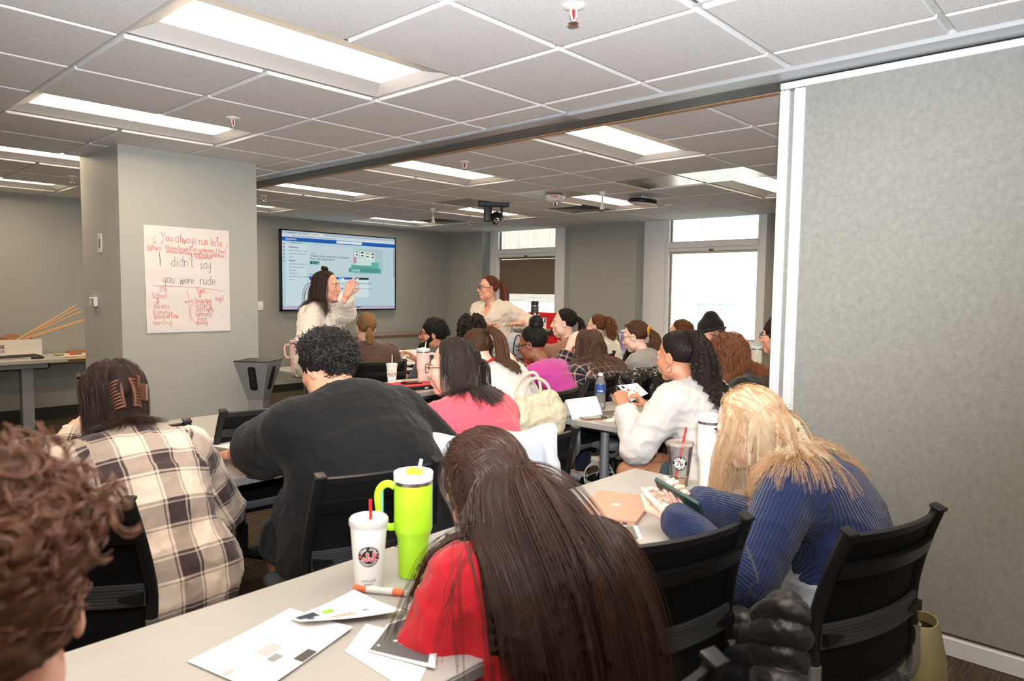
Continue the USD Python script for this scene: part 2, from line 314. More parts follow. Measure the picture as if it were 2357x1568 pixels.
# ---- the folding wall and its track
def part_panel():
    t = holder('wall_partition'); X0, X1 = 2.17, 2.27
    obj(t, 'fabric_panel', bx(X0+0.006, X1-0.006, -4.6, -1.85, 0.09, 2.375), FELT, False)
    obj(t, 'fabric_panel', bx(X0+0.012, X1-0.012, -1.812, -1.78, 0.09, 2.36), FELT, False)
    for a, b in ((-1.856, -1.806), (-1.787, -1.742)):
        y0, y1 = a, b
        obj(t, 'edge_profile', cat(bx(X0-0.006, X1+0.006, y0, y1, 0.04, 2.365, 0.004), bx(X0-0.010, X0, y0+0.008, y0+0.014, 0.04, 2.365), bx(X0-0.010, X0, y1-0.018, y1-0.008, 0.04, 2.365)), ALUW, False)
    obj(t, 'bottom_seal', bx(X0-0.004, X1+0.004, -4.6, -1.742, 0.0, 0.075, 0.004), ALUW, False)
    obj(t, 'top_channel', bx(X0-0.004, X1+0.004, -4.6, -1.742, 2.37, 2.40, 0.003), ALUW, False)
part_panel()
tr = holder('trim_1')
obj(tr, 'fascia', bx(2.055, 2.165, -4.6, 5.95, 2.414, 2.46, 0.002), ALU, False)
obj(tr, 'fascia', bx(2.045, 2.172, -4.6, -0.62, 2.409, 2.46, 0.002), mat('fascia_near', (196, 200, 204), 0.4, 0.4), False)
for k in range(5):
    x = 2.168+k*0.030
    obj(tr, 'track_rib', bx(x, x+0.022, -4.6, 5.95, 2.406, 2.46, 0.002), TRACKD, False)
obj(tr, 'track_slot', bx(2.16, 2.325, -4.6, 5.95, 2.43, 2.47), mat('slot_black', (16, 16, 16), 0.7), False)
obj(tr, 'plenum_edge', bx(2.318, 2.346, -4.6, 5.95, 2.404, 2.47), TRACKB, False)
# ================================================================ ceiling things
def make_troffer():
    L, W = 2*T, T
    t = thing('ceiling_light', 'x', 'light')
    e, d = 0.014, 0.028
    def panel(y0, z0, y1, z1, n=6):
        P = np.zeros((2, n, 3))
        for k in range(n):
            u = k/(n-1); P[:, k, 1] = y0+(y1-y0)*u; P[:, k, 2] = z0+(z1-z0)*(u**0.8); P[0, k, 0] = e+0.07*u; P[1, k, 0] = L-e-0.07*u
        return grid_surf(P)
    li = mat('reflector_white', (226, 227, 228), 0.5)
    obj(t, 'reflector', panel(e, 0, 0.15, d), li); obj(t, 'reflector', panel(W-e, 0, W-0.15, d), li)
    for x, s in ((e, 1), (L-e, -1)):
        obj(t, 'end_plate', trimesh.Trimesh(A([(x, e, 0), (x, W-e, 0), (x+s*0.07, W-0.15, d), (x+s*0.07, 0.15, d)]), A([(0, 1, 2), (0, 2, 3)]), process=False), li, False)
    obj(t, 'frame', cat(bx(0.0, L, 0, e, 0, 0.01), bx(0, L, W-e, W, 0, 0.01), bx(0, e, e, W-e, 0, 0.01), bx(L-e, L, e, W-e, 0, 0.01)), TEE, False)
    obj(t, 'housing', cat(bx(0.02, L-0.02, 0.02, W-0.02, d+0.030, d+0.040)), TEE, False)
    x0, x1, y0, y1, zt = e+0.07, L-e-0.07, 0.15, W-0.15, d+0.010
    for q_ in ([(x0, y0), (x1, y0)], [(x1, y1), (x0, y1)], [(x1, y0), (x1, y1)], [(x0, y1), (x0, y0)]):
        (ax, ay), (bx_, by) = q_; obj(t, 'lens_wall', trimesh.Trimesh(A([(ax, ay, d), (bx_, by, d), (bx_, by, zt), (ax, ay, zt)]), A([(0, 1, 2), (0, 2, 3)]), process=False), li, False)
    P = A([[(x0, y0, zt), (x0, y1, zt)], [(x1, y0, zt), (x1, y1, zt)]])
    obj(t, 'lens', grid_surf(P), LENS)
    return t
LENS = emit('lamp_lens', (255, 228, 194), LAMP)
tro = make_troffer(); first = True
ROW = {-7: 'row behind the photographer', -4: 'row over the photographer', -1: 'first row', 2: 'second row', 5: 'third row', 8: 'row by the back wall'}
for i, j in troffers1():
    lab = {(0, -1): 'large lit ceiling troffer nearest the camera at top left', (0, 2): 'lit ceiling troffer right in front of the grey pillar', (0, 5): 'lit ceiling troffer cut off by the left edge beside the pillar',
           (0, 8): 'lit ceiling troffer near the back wall left of the pillar'}.get((i, j), 'lit ceiling troffer outside the frame, left side of the near room' if i < 0 else 'lit ceiling troffer outside the frame above the photographer')
    loc = (i*T, j*T, ZC+0.0006)
    if first: tro.GetAttribute('xformOp:translate').Set(Gf.Vec3d(*loc)); tag(tro, lab); first = False
    else: dup(tro, loc, 0, lab, 'troffers outside the frame' if 'outside' in lab else None)
tag(tro, group='troffers outside the frame')
LAB2 = {(0, 1): 'lit ceiling troffer just beyond the wall track, nearest the folding wall', (0, 4): 'lit ceiling troffer beyond the track between two sprinklers', (0, 7): 'lit ceiling troffer beyond the track, just above the screen side',
        (0, 10): 'small lit ceiling troffer at the pillar edge, close to the back wall', (4, 1): 'lit ceiling troffer cut off by the folding wall profile', (4, 4): 'lit ceiling troffer behind the hanging smoke detector',
        (4, 7): 'lit ceiling troffer behind the ceiling camera', (4, 10): 'lit ceiling troffer above the right end of the screen'}
for i, j in troffers2():
    dup(tro, (GX2+i*T, GY2+j*T, ZC+0.0006), 0, LAB2.get((i, j), 'lit ceiling troffer hidden behind the folding wall'), None if (i, j) in LAB2 else 'troffers hidden by the folding wall')
# steel access panels, vents
for n, ((i, j), k) in enumerate(SPECIAL2.items()):
    x0, x1, y0, y1 = cell2(i, j)
    if k == 'vent':
        t = thing('air_vent', 'square slatted ceiling air vent '+('near the window pillar, right of the ceiling camera' if j == 5 else 'above the right end of the screen'), 'vent', ((x0+x1)/2, (y0+y1)/2, ZC))
        vm = mat('vent_metal', (150, 145, 136), 0.5)
        obj(t, 'backing', bx(-0.29, 0.29, -0.29, 0.29, 0.02, 0.03), mat('vent_dark', (40, 38, 36), 0.8), False)
        for q in range(5):
            a, b = 0.29-q*0.055, 0.29-q*0.055-0.034; za, zb = -0.004-0.002*q, 0.018
            v = [(sx*r, sy*r, z) for r, z in ((a, za), (b, zb)) for sx, sy in ((-1, -1), (1, -1), (1, 1), (-1, 1))]
            f = []
            for c in range(4): d = (c+1) % 4; f += [(c, d, d+4), (c, d+4, c+4)]
            obj(t, 'ring_slat' , trimesh.Trimesh(A(v), A(f), process=False), vm, False)
    else:
        lab = {'steel': 'bare steel ceiling access panel '+('beside the troffer cut by the folding wall' if j == 1 else 'behind the ceiling camera'), 'steel2': 'streaky galvanised ceiling panel above the black wireless access point', 'steel3': 'plain metal ceiling panel behind the fire detector'}[k]
        one('ceiling_panel', bx(x0+0.008, x1-0.008, y0+0.008, y1-0.008, ZC-0.006, ZC+0.006, 0.003), STEELW if k != 'steel2' else mat('streaked_steel', (170, 160, 148), 0.22, 0.85, var=(9, 0.35)), lab, 'panel', False)
# sprinklers
def make_sprinkler():
    t = thing('sprinkler', 'x', 'sprinkler')
    obj(t, 'escutcheon', lathe([(0.0, 0.0), (0.04, 0.0), (0.038, -0.006), (0.016, -0.012), (0.0, -0.012)], 24), WPLAST)
    obj(t, 'frame_arms', cat(sweep([(-0.014, 0, -0.01), (-0.017, 0, -0.03), (-0.006, 0, -0.05), (0, 0, -0.056)], 0.0035, 6, ref=(0, 1, 0)), sweep([(0.014, 0, -0.01), (0.017, 0, -0.03), (0.006, 0, -0.05), (0, 0, -0.056)], 0.0035, 6, ref=(0, 1, 0))), WPLAST)
    obj(t, 'glass_bulb', lathe([(0.0, -0.012), (0.004, -0.016), (0.004, -0.042), (0.0, -0.048)], 10), mat('red_bulb', (190, 20, 25), 0.15))
    pts = [(0.021*(1 if k % 2 else 0.72)*math.cos(k*math.pi/10), 0.021*(1 if k % 2 else 0.72)*math.sin(k*math.pi/10)) for k in range(20)]
    obj(t, 'deflector', prism(Polygon(pts), -0.061, -0.058), CHROME, False)
    return t
spr = make_sprinkler()
SPR = [((0.92, -1.52), 'white sprinkler head at the top edge of the photo'), ((0.91, 0.94), 'white sprinkler head beside the troffer in front of the pillar'), ((0.99, 4.15), 'white sprinkler head left of the grey pillar'),
       ((2.70, 0.88), 'white sprinkler head just beyond the wall track'), ((2.72, 3.96), 'white sprinkler head beside the pillar edge, beyond the track'), ((5.89, 0.98), 'white sprinkler head between the access point and the near window'), ((5.84, 4.06), 'small white sprinkler head near the ceiling camera, by the far vent')]
for k, ((x, y), lab) in enumerate(SPR):
    if k == 0: spr.GetAttribute('xformOp:translate').Set(Gf.Vec3d(x, y, ZC-0.013)); tag(spr, lab)
    else: dup(spr, (x, y, ZC-0.013), 40*k, lab)
def make_pendant():
    t = thing('hanging_microphone', 'x', 'microphone')
    obj(t, 'ceiling_cup', lathe([(0, 0), (0.036, 0), (0.030, -0.012), (0.012, -0.045), (0.0, -0.045)], 20), WPLAST)
    obj(t, 'stem', lathe([(0, -0.04), (0.006, -0.04), (0.006, -0.10), (0, -0.10)], 10), SILVER)
    obj(t, 'capsule', lathe([(0, -0.09), (0.010, -0.092), (0.012, -0.12), (0.024, -0.165), (0.020, -0.172), (0, -0.172)], 18), WPLAST)
    return t
pm = make_pendant(); pm.GetAttribute('xformOp:translate').Set(Gf.Vec3d(4.65, 0.98, ZC-0.013)); tag(pm, 'white hanging ceiling microphone between fire detector and access point')
dup(pm, (4.58, 3.39, ZC-0.013), 0, 'white hanging ceiling microphone above the right part of the screen')
t = thing('fire_detector', 'round white ceiling detector with red FIRE lettering and clear strobe', 'smoke detector', (4.55, 1.50, ZC-0.013))
obj(t, 'housing', lathe([(0, 0), (0.085, 0), (0.105, -0.012), (0.105, -0.030), (0.085, -0.058), (0.045, -0.075), (0, -0.078)], 36), WPLAST)
obj(t, 'strobe_lens', lathe([(0, -0.074), (0.030, -0.076), (0.030, -0.092), (0.02, -0.108), (0, -0.112)], 16), CHROME)
tx = meshkit.text_mesh('FIRE', 0.022, 0.002, bold=True); tx.apply_translation(-tx.bounds.mean(0))
ang = math.atan2(CAM[1]-1.50, CAM[0]-4.55)
v = tx.vertices.copy(); r = 0.1065; th = ang+v[:, 0]/r
tx = trimesh.Trimesh(np.stack([(r+v[:, 2])*np.cos(th), (r+v[:, 2])*np.sin(th), v[:, 1]-0.028], 1), tx.faces, process=False)
obj(t, 'lettering', tx, mat('red_ink', (205, 25, 35), 0.5), False)
t = thing('wireless_access_point', 'black rimmed oval access point hanging under the streaky ceiling panel', 'access point', (5.10, 0.80, ZC-0.013))
obj(t, 'mount', sweep([(0, 0, 0), (0.0, 0.01, -0.03)], 0.02, 8), SILVER)
obj(t, 'body', mv(lathe([(0, -0.03), (0.12, -0.035), (0.155, -0.055), (0.150, -0.075), (0.135, -0.078), (0, -0.078)], 36), rx=6), BLACKP)
obj(t, 'cover', mv(lathe([(0, -0.0785), (0.137, -0.0785), (0.12, -0.092), (0.07, -0.102), (0, -0.105)], 36), rx=6), WPLAST)
t = thing('ceiling_camera', 'black pan tilt camera on a bracket hanging from the ceiling', 'camera', (4.62, 2.42, ZC-0.004), -42)
obj(t, 'mount_plate', bx(-0.17, 0.17, -0.05, 0.05, -0.055, 0, 0.008), BLACKP, False)
obj(t, 'arm', bx(-0.11, -0.02, -0.04, 0.04, -0.22, -0.04, 0.02), BLACKP); obj(t, 'arm', bx(0.075, 0.10, -0.04, 0.04, -0.20, -0.04, 0.01), BLACKP)
obj(t, 'camera_head', mv(lathe([(0, -0.05), (0.05, -0.05), (0.066, -0.02), (0.066, 0.04), (0.045, 0.07), (0, 0.07)], 24), (0.03, -0.02, -0.185), rx=70), mat('gloss_black', (12, 12, 14), 0.15))
obj(t, 'lens', mv(lathe([(0, 0), (0.032, 0), (0.034, 0.012), (0.028, 0.018), (0, 0.012)], 20), (0.03, -0.085, -0.215), rx=80), CHROME)
# ================================================================ wall things
Y0 = 2.27
t = thing('wall_switch', 'blank white steel plate on the left side of the grey pillar', 'switch plate', (0.737, 2.66, 1.76))
obj(t, 'plate', bx(-0.006, 0, -0.04, 0.04, -0.07, 0.07, 0.003), WPLAST, False)
for y in (-0.018, 0.018): 
    for z in (-0.052, 0.052): obj(t, 'screw', bx(-0.0085, -0.005, y-0.004, y+0.004, z-0.004, z+0.004), SILVER, False)
obj(t, 'insert', bx(-0.009, -0.005, -0.018, 0.018, -0.035, 0.035, 0.002), SILVER, False)
t = thing('thermostat', 'small white thermostat box on the left side of the pillar', 'thermostat', (0.737, 2.80, 1.33))
obj(t, 'body', bx(-0.028, 0, -0.055, 0.06, -0.035, 0.035, 0.006), WPLAST, False)
obj(t, 'display', bx(-0.030, -0.026, 0.02, 0.054, -0.025, 0.025, 0.001), mat('lcd', (180, 200, 215), 0.2), False)
for k in range(5): obj(t, 'vent_slot', bx(-0.0295, -0.027, -0.045, -0.005, -0.022+k*0.010, -0.018+k*0.010), BLACKP, False)
t = thing('light_switch', 'ivory switch plate on the back wall beside the pillar edge', 'switch plate', (3.70, 5.95, 1.21))
obj(t, 'plate', bx(-0.06, 0.06, -0.008, 0, -0.06, 0.06, 0.003), WPLAST, False); obj(t, 'rocker', bx(0.01, 0.045, -0.013, -0.006, -0.03, 0.03, 0.003), WPLAST, False)
t = thing('wall_outlet', 'beige wall outlet low on the back wall under the paper shelf', 'outlet', (1.50, 5.95, 0.42))
obj(t, 'plate', bx(-0.038, 0.038, -0.007, 0, -0.06, 0.06, 0.003), mat('beige_plastic', (176, 164, 134), 0.5), False)
for z in (-0.02, 0.02): obj(t, 'socket', bx(-0.018, 0.018, -0.010, -0.005, z-0.014, z+0.014, 0.002), BLACKP if z < 0 else WPLAST, False)
# ================================================================ tables and chairs
def laminate():
    n = {'tc': ('texture_coordinate', {}), 'm': ('mapping', {'scale': (3.0, 160.0, 10.0)}), 'a': ('noise_texture', {'scale': 1.0, 'detail': 4.0}),
         'r': ('rgb_ramp', {'ramp': [(0.3, lin((172, 170, 166))), (0.7, lin((178, 176, 172)))]}), 'p': ('principled_bsdf', {'roughness': 0.33})}
    return usdkit.material(stage, '/World/Looks/table_laminate', n, [('tc.object', 'm.vector'), ('m.vector', 'a.vector'), ('a.fac', 'r.fac'), ('r.color', 'p.base_color')], surface='p.BSDF')
LAM = laminate(); EDGE = mat('table_edge', (150, 149, 146), 0.5, var=(300, 0.06))
LEGM = mat('table_leg_silver', (160, 165, 172), 0.38, 0.5)
TZ = 0.735
def make_table(L, label, loc, W=0.61, name='training_table'):
    t = thing(name, label, 'table', loc)
    obj(t, 'table_top', bx(0.002, L-0.002, 0.002, W-0.002, TZ-0.006, TZ, 0.002), LAM, False)
    obj(t, 'edge_band', bx(0, L, 0, W, TZ-0.032, TZ-0.0055, 0.002), EDGE, False)
    for x in (0.22, L-0.22):
        obj(t, 'bracket', prism(Polygon([(0.06, 0), (W-0.06, 0), (W-0.14, -0.05), (0.14, -0.05)]), -0.04, 0.04).apply_transform(A([[0, 0, 1, x], [1, 0, 0, 0], [0, 1, 0, TZ-0.0325], [0, 0, 0, 1.0]])), LEGM, False)
        lg = obj(t, 'leg', lathe([(0.026, 0.06), (0.026, TZ-0.08)], 20), LEGM)
        UsdGeom.Xformable(lg).AddTranslateOp().Set(Gf.Vec3d(x, W/2, 0))
        obj(t, 'foot', cat(sweep(spline([(x, 0.03, 0.065), (x, W*0.3, 0.095), (x, W/2, 0.10), (x, W*0.7, 0.095), (x, W-0.03, 0.065)], 12), 0.022, 8, ref=(1, 0, 0))), LEGM)
        for y in (0.04, W-0.04):
            obj(t, 'caster', mv(cat(lathe([(0.0, -0.010), (0.026, -0.010), (0.028, 0), (0.026, 0.010), (0, 0.010)], 16)), (x, y, 0.028), ry=90), BLACKP)
    return t
make_table(1.22, 'near grey table under the laptop, right half of the front row', (0.147, -2.135, 0))
make_table(1.52, 'near grey table under the white cup and bright green tumbler', (-1.376, -2.135, 0))
make_table(1.42, 'grey table in front of the man in the black T-shirt', (-0.18, -0.552, 0))
make_table(1.52, 'empty grey table in front of the pillar', (-0.25, 0.20, 0))
make_table(1.52, 'grey table with blank tent card and water bottle beside the curly haired woman', (2.05, -1.06, 0))
make_table(1.40, 'grey table right of the curly haired woman, mostly hidden by people', (3.575, -1.06, 0))
make_table(1.52, 'grey table with red folder and white juice cup', (2.065, 0.70, 0))
make_table(1.52, 'grey table with the coral tumbler and red drink cup', (3.59, 0.70, 0))
make_table(1.52, 'grey table with the pink handled tumbler beside the power pedestal', (2.08, 2.16, 0))
make_table(1.52, 'grey table in front of the woman in the brown top', (3.605, 2.16, 0))
make_table(1.52, 'grey table with the olive and lilac tumblers before the back wall pillar', (5.135, 1.52, 0))
TBK = mat('brown_table_edge', (104, 84, 66), 0.5)
t = thing('side_table', 'narrow brown edged table against the back wall under the screen', 'table', (3.85, 4.55, 0))
obj(t, 'table_top', bx(0, 2.0, 0, 0.6, 0.80, 0.84, 0.003), TBK, False)
for x in (0.12, 1.88): obj(t, 'leg', bx(x-0.03, x+0.03, 0.26, 0.34, 0.03, 0.80, 0.005), BLACKP, False); obj(t, 'foot', bx(x-0.03, x+0.03, 0.03, 0.57, 0, 0.03, 0.005), BLACKP, False)
# ---- chairs
CBLK = mat('chair_frame_black', (18, 19, 22), 0.42, bump=(500, 0.15, 0.001)); CMESH = mat('chair_mesh', (9, 10, 14), 0.7, bump=(900, 0.5, 0.001), spec=0.22)
CBAR = mat('chair_bar', (14, 15, 17), 0.35, bump=(700, 0.4, 0.001)); CLUM = mat('lumbar_grey', (58, 61, 66), 0.5); CSEAT = mat('seat_grey', (104, 109, 114), 0.55)
BACK = [(-0.205, 0.40), (-0.232, 0.46), (-0.240, 0.53), (-0.232, 0.60), (-0.238, 0.68), (-0.262, 0.78), (-0.300, 0.89)]
from scipy.interpolate import CubicSpline
_zz = A([b[1] for b in BACK]); _bs = CubicSpline(_zz, A([b[0] for b in BACK]))
def back_y(z): return float(_bs(np.clip(z, 0.38, 0.9)))
def make_chair():
    t = thing('task_chair', 'x', 'chair')
    hw = 0.215
    wz = lambda z: 1-0.10*np.clip((z-0.62)/0.28, 0, 1)
    def sheet(z0, z1, w, off, n=12, m=9, bow=0.030, th=0.006):
        P = np.zeros((m, n, 3))
        for a, z in enumerate(np.linspace(z0, z1, m)):
            for b, x in enumerate(np.linspace(-w, w, n)):
                P[a, b] = (x*wz(z), back_y(z)-bow*(1-(x/hw)**2)+off, z)
        return grid_surf(P, th)
    obj(t, 'back_mesh', sheet(0.46, 0.883, hw-0.006, 0.004), CMESH)
    obj(t, 'top_hem', sheet(0.867, 0.887, hw-0.004, 0.003, m=3, th=0.011), CBLK)
    obj(t, 'bottom_hem', sheet(0.455, 0.475, hw-0.004, 0.003, m=3, th=0.011), CBLK)
    obj(t, 'cross_bar', sheet(0.775, 0.813, hw-0.004, -0.012, m=5, th=0.013), CBAR)
    lb = obj(t, 'lumbar_bar', sheet(0.592, 0.652, hw-0.010, -0.010, m=5, th=0.010), CLUM)
    for k in range(6): obj(lb, 'groove_rib', sheet(0.597+k*0.009, 0.600+k*0.009, hw-0.012, -0.0155, m=2, th=0.003), CLUM)
    for s in (-1, 1):
        z = np.linspace(0.47, 0.893, 16); 
        obj(t, 'upright', sweep([(s*hw*wz(q), back_y(q), q) for q in z], 0.0165, 10, ref=(1, 0, 0)), CBLK)
        obj(t, 'upright_cap', mv(bx(-0.0175, 0.0175, -0.018, 0.018, -0.005, 0.007, 0.006), (s*hw*wz(0.9), back_y(0.89)-0.001, 0.895), rx=18), CBLK)
        obj(t, 'knob', prism(Polygon([(0, 0.014), (0.055, 0.006), (0.062, -0.004), (0, -0.014)]), -0.009, 0.009).apply_transform(A([[-s, 0, 0, s*(hw-0.012)], [0, 0, 1, back_y(0.62)-0.028], [0, 1, 0, 0.618], [0, 0, 0, 1.0]])), BLACKP, False)
        pts = spline([(s*(hw+0.004), back_y(0.555)-0.006, 0.555), (s*(hw+0.004), -0.246, 0.48), (s*(hw+0.002), -0.235, 0.41), (s*(hw-0.01), -0.17, 0.360), (s*(hw-0.05), -0.02, 0.362), (s*0.12, 0.03, 0.37)], 20)
        obj(t, 'support_arm', sweep(pts, 0.0165, 10, ref=(1, 0, 0)), SILVER)
    def seat():
        a = np.linspace(0, 2*np.pi, 41)[:-1]; lay = []
        for z, k in ((0.385, 0.90), (0.392, 0.97), (0.412, 1.0), (0.428, 0.985), (0.438, 0.94), (0.443, 0.80), (0.442, 0.4)):
            c, s = np.cos(a), np.sin(a); e = 0.30
            x = np.sign(c)*np.abs(c)**e*0.235*k; y = np.sign(s)*np.abs(s)**e*0.225*k+0.03
            zz = z-0.02*np.clip((y-0.17)/0.08, 0, 1)**2
            lay.append(np.stack([x, y, zz], 1))
        P = A(lay); n, m = P.shape[:2]; f = []
        for i in range(n-1):
            for j in range(m): f += [(i*m+j, i*m+(j+1) % m, (i+1)*m+(j+1) % m), (i*m+j, (i+1)*m+(j+1) % m, (i+1)*m+j)]
        v = P.reshape(-1, 3); b = len(v); v = np.vstack([v, [0, 0.03, 0.385], [0, 0.03, 0.440]])
        for j in range(m): f += [(b, (j+1) % m, j), (b+1, (n-1)*m+j, (n-1)*m+(j+1) % m)]
        return trimesh.Trimesh(v, A(f), process=False)
    obj(t, 'seat', seat(), CSEAT, 40)
    obj(t, 'mechanism', bx(-0.13, 0.13, -0.10, 0.14, 0.34, 0.387, 0.01), BLACKP, False)
    obj(t, 'gas_column', lathe([(0.03, 0.10), (0.03, 0.26), (0.018, 0.26), (0.018, 0.37)], 16), BLACKP)
    for k in range(5):
        a = math.radians(90+72*k); c, s = math.cos(a), math.sin(a)
        obj(t, 'base_spoke', sweep([(0, 0, 0.115), (c*0.15, s*0.15, 0.105), (c*0.285, s*0.285, 0.078)], [0.026, 0.020, 0.014], 8), BLACKP)
        obj(t, 'caster', cat(mv(lathe([(0.0, -0.022), (0.024, -0.022), (0.028, -0.014), (0.028, 0.014), (0.024, 0.022), (0, 0.022)], 16), (c*0.30, s*0.30, 0.028), ry=90, rz=math.degrees(a)+60), mv(bx(-0.006, 0.006, -0.006, 0.006, 0.03, 0.075), (c*0.297, s*0.297, 0))), BLACKP)
    return t
CH0 = None
def chair(x, y, rz, label):
    global CH0
    if CH0 is None:
        CH0 = make_chair(); CH0.GetAttribute('xformOp:translate').Set(Gf.Vec3d(x, y, 0)); CH0.GetAttribute('xformOp:rotateZ').Set(float(rz)); tag(CH0, label); return CH0
    return dup(CH0, (x, y, 0), rz, label)
# ================================================================ people: shape tools
BIG = 1.0
class Field:
    """A smooth union of rounded cones and ellipsoids, sampled on a grid near each primitive only."""
    def __init__(s, k=0.02): s.k = k; s.pr = []
    def cone(s, a, b, ra, rb, flat=None, sq=None, k=None, cut=False):
        """rounded cone a-b; flat = a point-normal that squashes (direction, factor); cut trims at b"""
        s.pr.append(('c', A(a, float), A(b, float), ra, rb, sq, k, cut)); return s
    def ell(s, c, r, R=None, k=None, sub=False):
        s.pr.append(('e', A(c, float), A(r, float), np.eye(3) if R is None else A(R), None, None, k, sub)); return s
    def mesh(s, h, pad=0.03, extra=None, lo=None, hi=None):
        los, his = [], []
        for p in s.pr:
            if p[0] == 'c': m = max(p[3], p[4])*1.25; los.append(np.minimum(p[1], p[2])-m); his.append(np.maximum(p[1], p[2])+m)
            elif not p[7]: m = p[2].max(); los.append(p[1]-m); his.append(p[1]+m)
        lo = np.min(los, 0)-pad if lo is None else A(lo); hi = np.max(his, 0)+pad if hi is None else A(hi)
        n = np.maximum(np.ceil((hi-lo)/h).astype(int)+1, 4)
        ax = [lo[i]+h*np.arange(n[i]) for i in range(3)]
        D = np.full(n, BIG, np.float32)
        for p in s.pr:
            k = s.k if p[6] is None else p[6]
            if p[0] == 'c': m = max(p[3], p[4])*1.3+k+3*h; b0, b1 = np.minimum(p[1], p[2])-m, np.maximum(p[1], p[2])+m
            else: m = p[2].max()*1.15+k+3*h; b0, b1 = p[1]-m, p[1]+m
            i0 = np.clip(np.floor((b0-lo)/h).astype(int), 0, n); i1 = np.clip(np.ceil((b1-lo)/h).astype(int)+1, 0, n)
            if (i1 <= i0).any(): continue
            sl = tuple(slice(x, y) for x, y in zip(i0, i1))
            X, Y, Z = np.meshgrid(*[ax[i][sl[i]] for i in range(3)], indexing='ij', sparse=True)
            if p[0] == 'c':
                a, b, ra, rb, sq = p[1], p[2], p[3], p[4], p[5]; d = b-a; L2 = max(d@d, 1e-9)
                x, y, z = X-a[0], Y-a[1], Z-a[2]
                t = (x*d[0]+y*d[1]+z*d[2])/L2; tc = np.clip(t, 0, 1)
                qx, qy, qz = x-tc*d[0], y-tc*d[1], z-tc*d[2]
                if sq is not None:
                    w, fac = A(sq[0], float), sq[1]; w = w/np.linalg.norm(w); pn = qx*w[0]+qy*w[1]+qz*w[2]
                    qx, qy, qz = qx+pn*w[0]*(1/fac-1), qy+pn*w[1]*(1/fac-1), qz+pn*w[2]*(1/fac-1)
                v = np.sqrt(qx*qx+qy*qy+qz*qz)-(ra+(rb-ra)*tc)
                if p[7]: v = np.maximum(v, (t-1)*math.sqrt(L2))
                sub = False
            else:
                R = p[3]; x, y, z = X-p[1][0], Y-p[1][1], Z-p[1][2]
                q = [(x*R[0, i]+y*R[1, i]+z*R[2, i])/p[2][i] for i in range(3)]
                k0 = np.sqrt(q[0]**2+q[1]**2+q[2]**2); k1 = np.sqrt((q[0]/p[2][0])**2+(q[1]/p[2][1])**2+(q[2]/p[2][2])**2)
                v = k0*(k0-1)/np.maximum(k1, 1e-6); v = np.where(k0 < 1e-4, -p[2].min(), v); sub = p[7]
            v = v.astype(np.float32); o = D[sl]
            if sub: v = -v; hh = np.clip(0.5+0.5*(v-o)/max(k, 1e-6), 0, 1); D[sl] = o+(v-o)*hh+k*hh*(1-hh)
            else: hh = np.clip(0.5+0.5*(o-v)/max(k, 1e-6), 0, 1); D[sl] = o+(v-o)*hh-k*hh*(1-hh)
        if extra is not None:
            D = extra(D, *np.meshgrid(*ax, indexing='ij', sparse=True)).astype(np.float32)
        s.last = (D, lo, h); return nets(D, lo, h)
def nets(D, lo, h):
    """surface nets on a grid of distances"""
    D = np.pad(D, 1, constant_values=BIG); lo = A(lo)-h; n = D.shape; s = D < 0
    c = np.zeros(tuple(x-1 for x in n), np.int8)
    for o in np.ndindex(2, 2, 2): c += s[o[0]:n[0]-1+o[0], o[1]:n[1]-1+o[1], o[2]:n[2]-1+o[2]]
    cell = (c > 0) & (c < 8); idx = -np.ones(c.shape, np.int64); I = np.argwhere(cell); idx[cell] = np.arange(len(I))
    P = np.zeros((len(I), 3)); W = np.zeros(len(I)); C = list(np.ndindex(2, 2, 2))
    val = {o: D[I[:, 0]+o[0], I[:, 1]+o[1], I[:, 2]+o[2]] for o in C}
    for a in C:
        for ax in range(3):
            if a[ax]: continue
            b = list(a); b[ax] = 1; b = tuple(b); va, vb = val[a], val[b]; m = (va < 0) != (vb < 0)
            t = np.where(m, va/np.where(m, va-vb, 1), 0); q = np.tile(A(a, float), (len(I), 1)); q[:, ax] += t
            P += q*m[:, None]; W += m
    V = lo+h*(I+P/np.maximum(W, 1)[:, None]); Fs = []
    for ax in range(3):
        sl0 = [slice(1, x-1) for x in n]; sl0[ax] = slice(0, n[ax]-1); sl1 = list(sl0); sl1[ax] = slice(1, n[ax])
        s0, s1 = s[tuple(sl0)], s[tuple(sl1)]; E = np.argwhere(s0 != s1)
        if not len(E): continue
        up = s0[tuple(E.T)]; off = A([1, 1, 1]); off[ax] = 0; E = E+off
        u, w = (ax+1) % 3, (ax+2) % 3; q = []
        for du, dw in ((0, 0), (-1, 0), (-1, -1), (0, -1)):
            e = E.copy(); e[:, u] += du; e[:, w] += dw; q.append(idx[tuple(e.T)])
        q = np.stack(q, 1); q = np.where(up[:, None], q, q[:, ::-1]); Fs += [q[:, [0, 1, 2]], q[:, [0, 2, 3]]]
    return V, np.vstack(Fs)
def fold(v, f, amp, freq, seed=0, stretch=(1, 1, 1), flow=None):
    """cloth folds: pushes vertices along their normals"""
    t = trimesh.Trimesh(v, f, process=False); nr = np.asarray(t.vertex_normals)
    q = v*A(stretch)*freq
    w = meshkit.noise(q+seed*7.3, seed)-0.5; r = 1-2*np.abs(meshkit.noise(q*1.7+3.1+seed, seed+1)-0.5)
    return v+nr*(amp*(w*1.2+(r**3-0.35)*0.8))[:, None]
def rot(ax, deg):
    return trimesh.transformations.rotation_matrix(math.radians(deg), ax)[:3, :3]
RX = lambda d: rot((1, 0, 0), d)
RY = lambda d: rot((0, 1, 0), d)
RZ = lambda d: rot((0, 0, 1), d)
unit = lambda v: A(v, float)/max(np.linalg.norm(v), 1e-9)
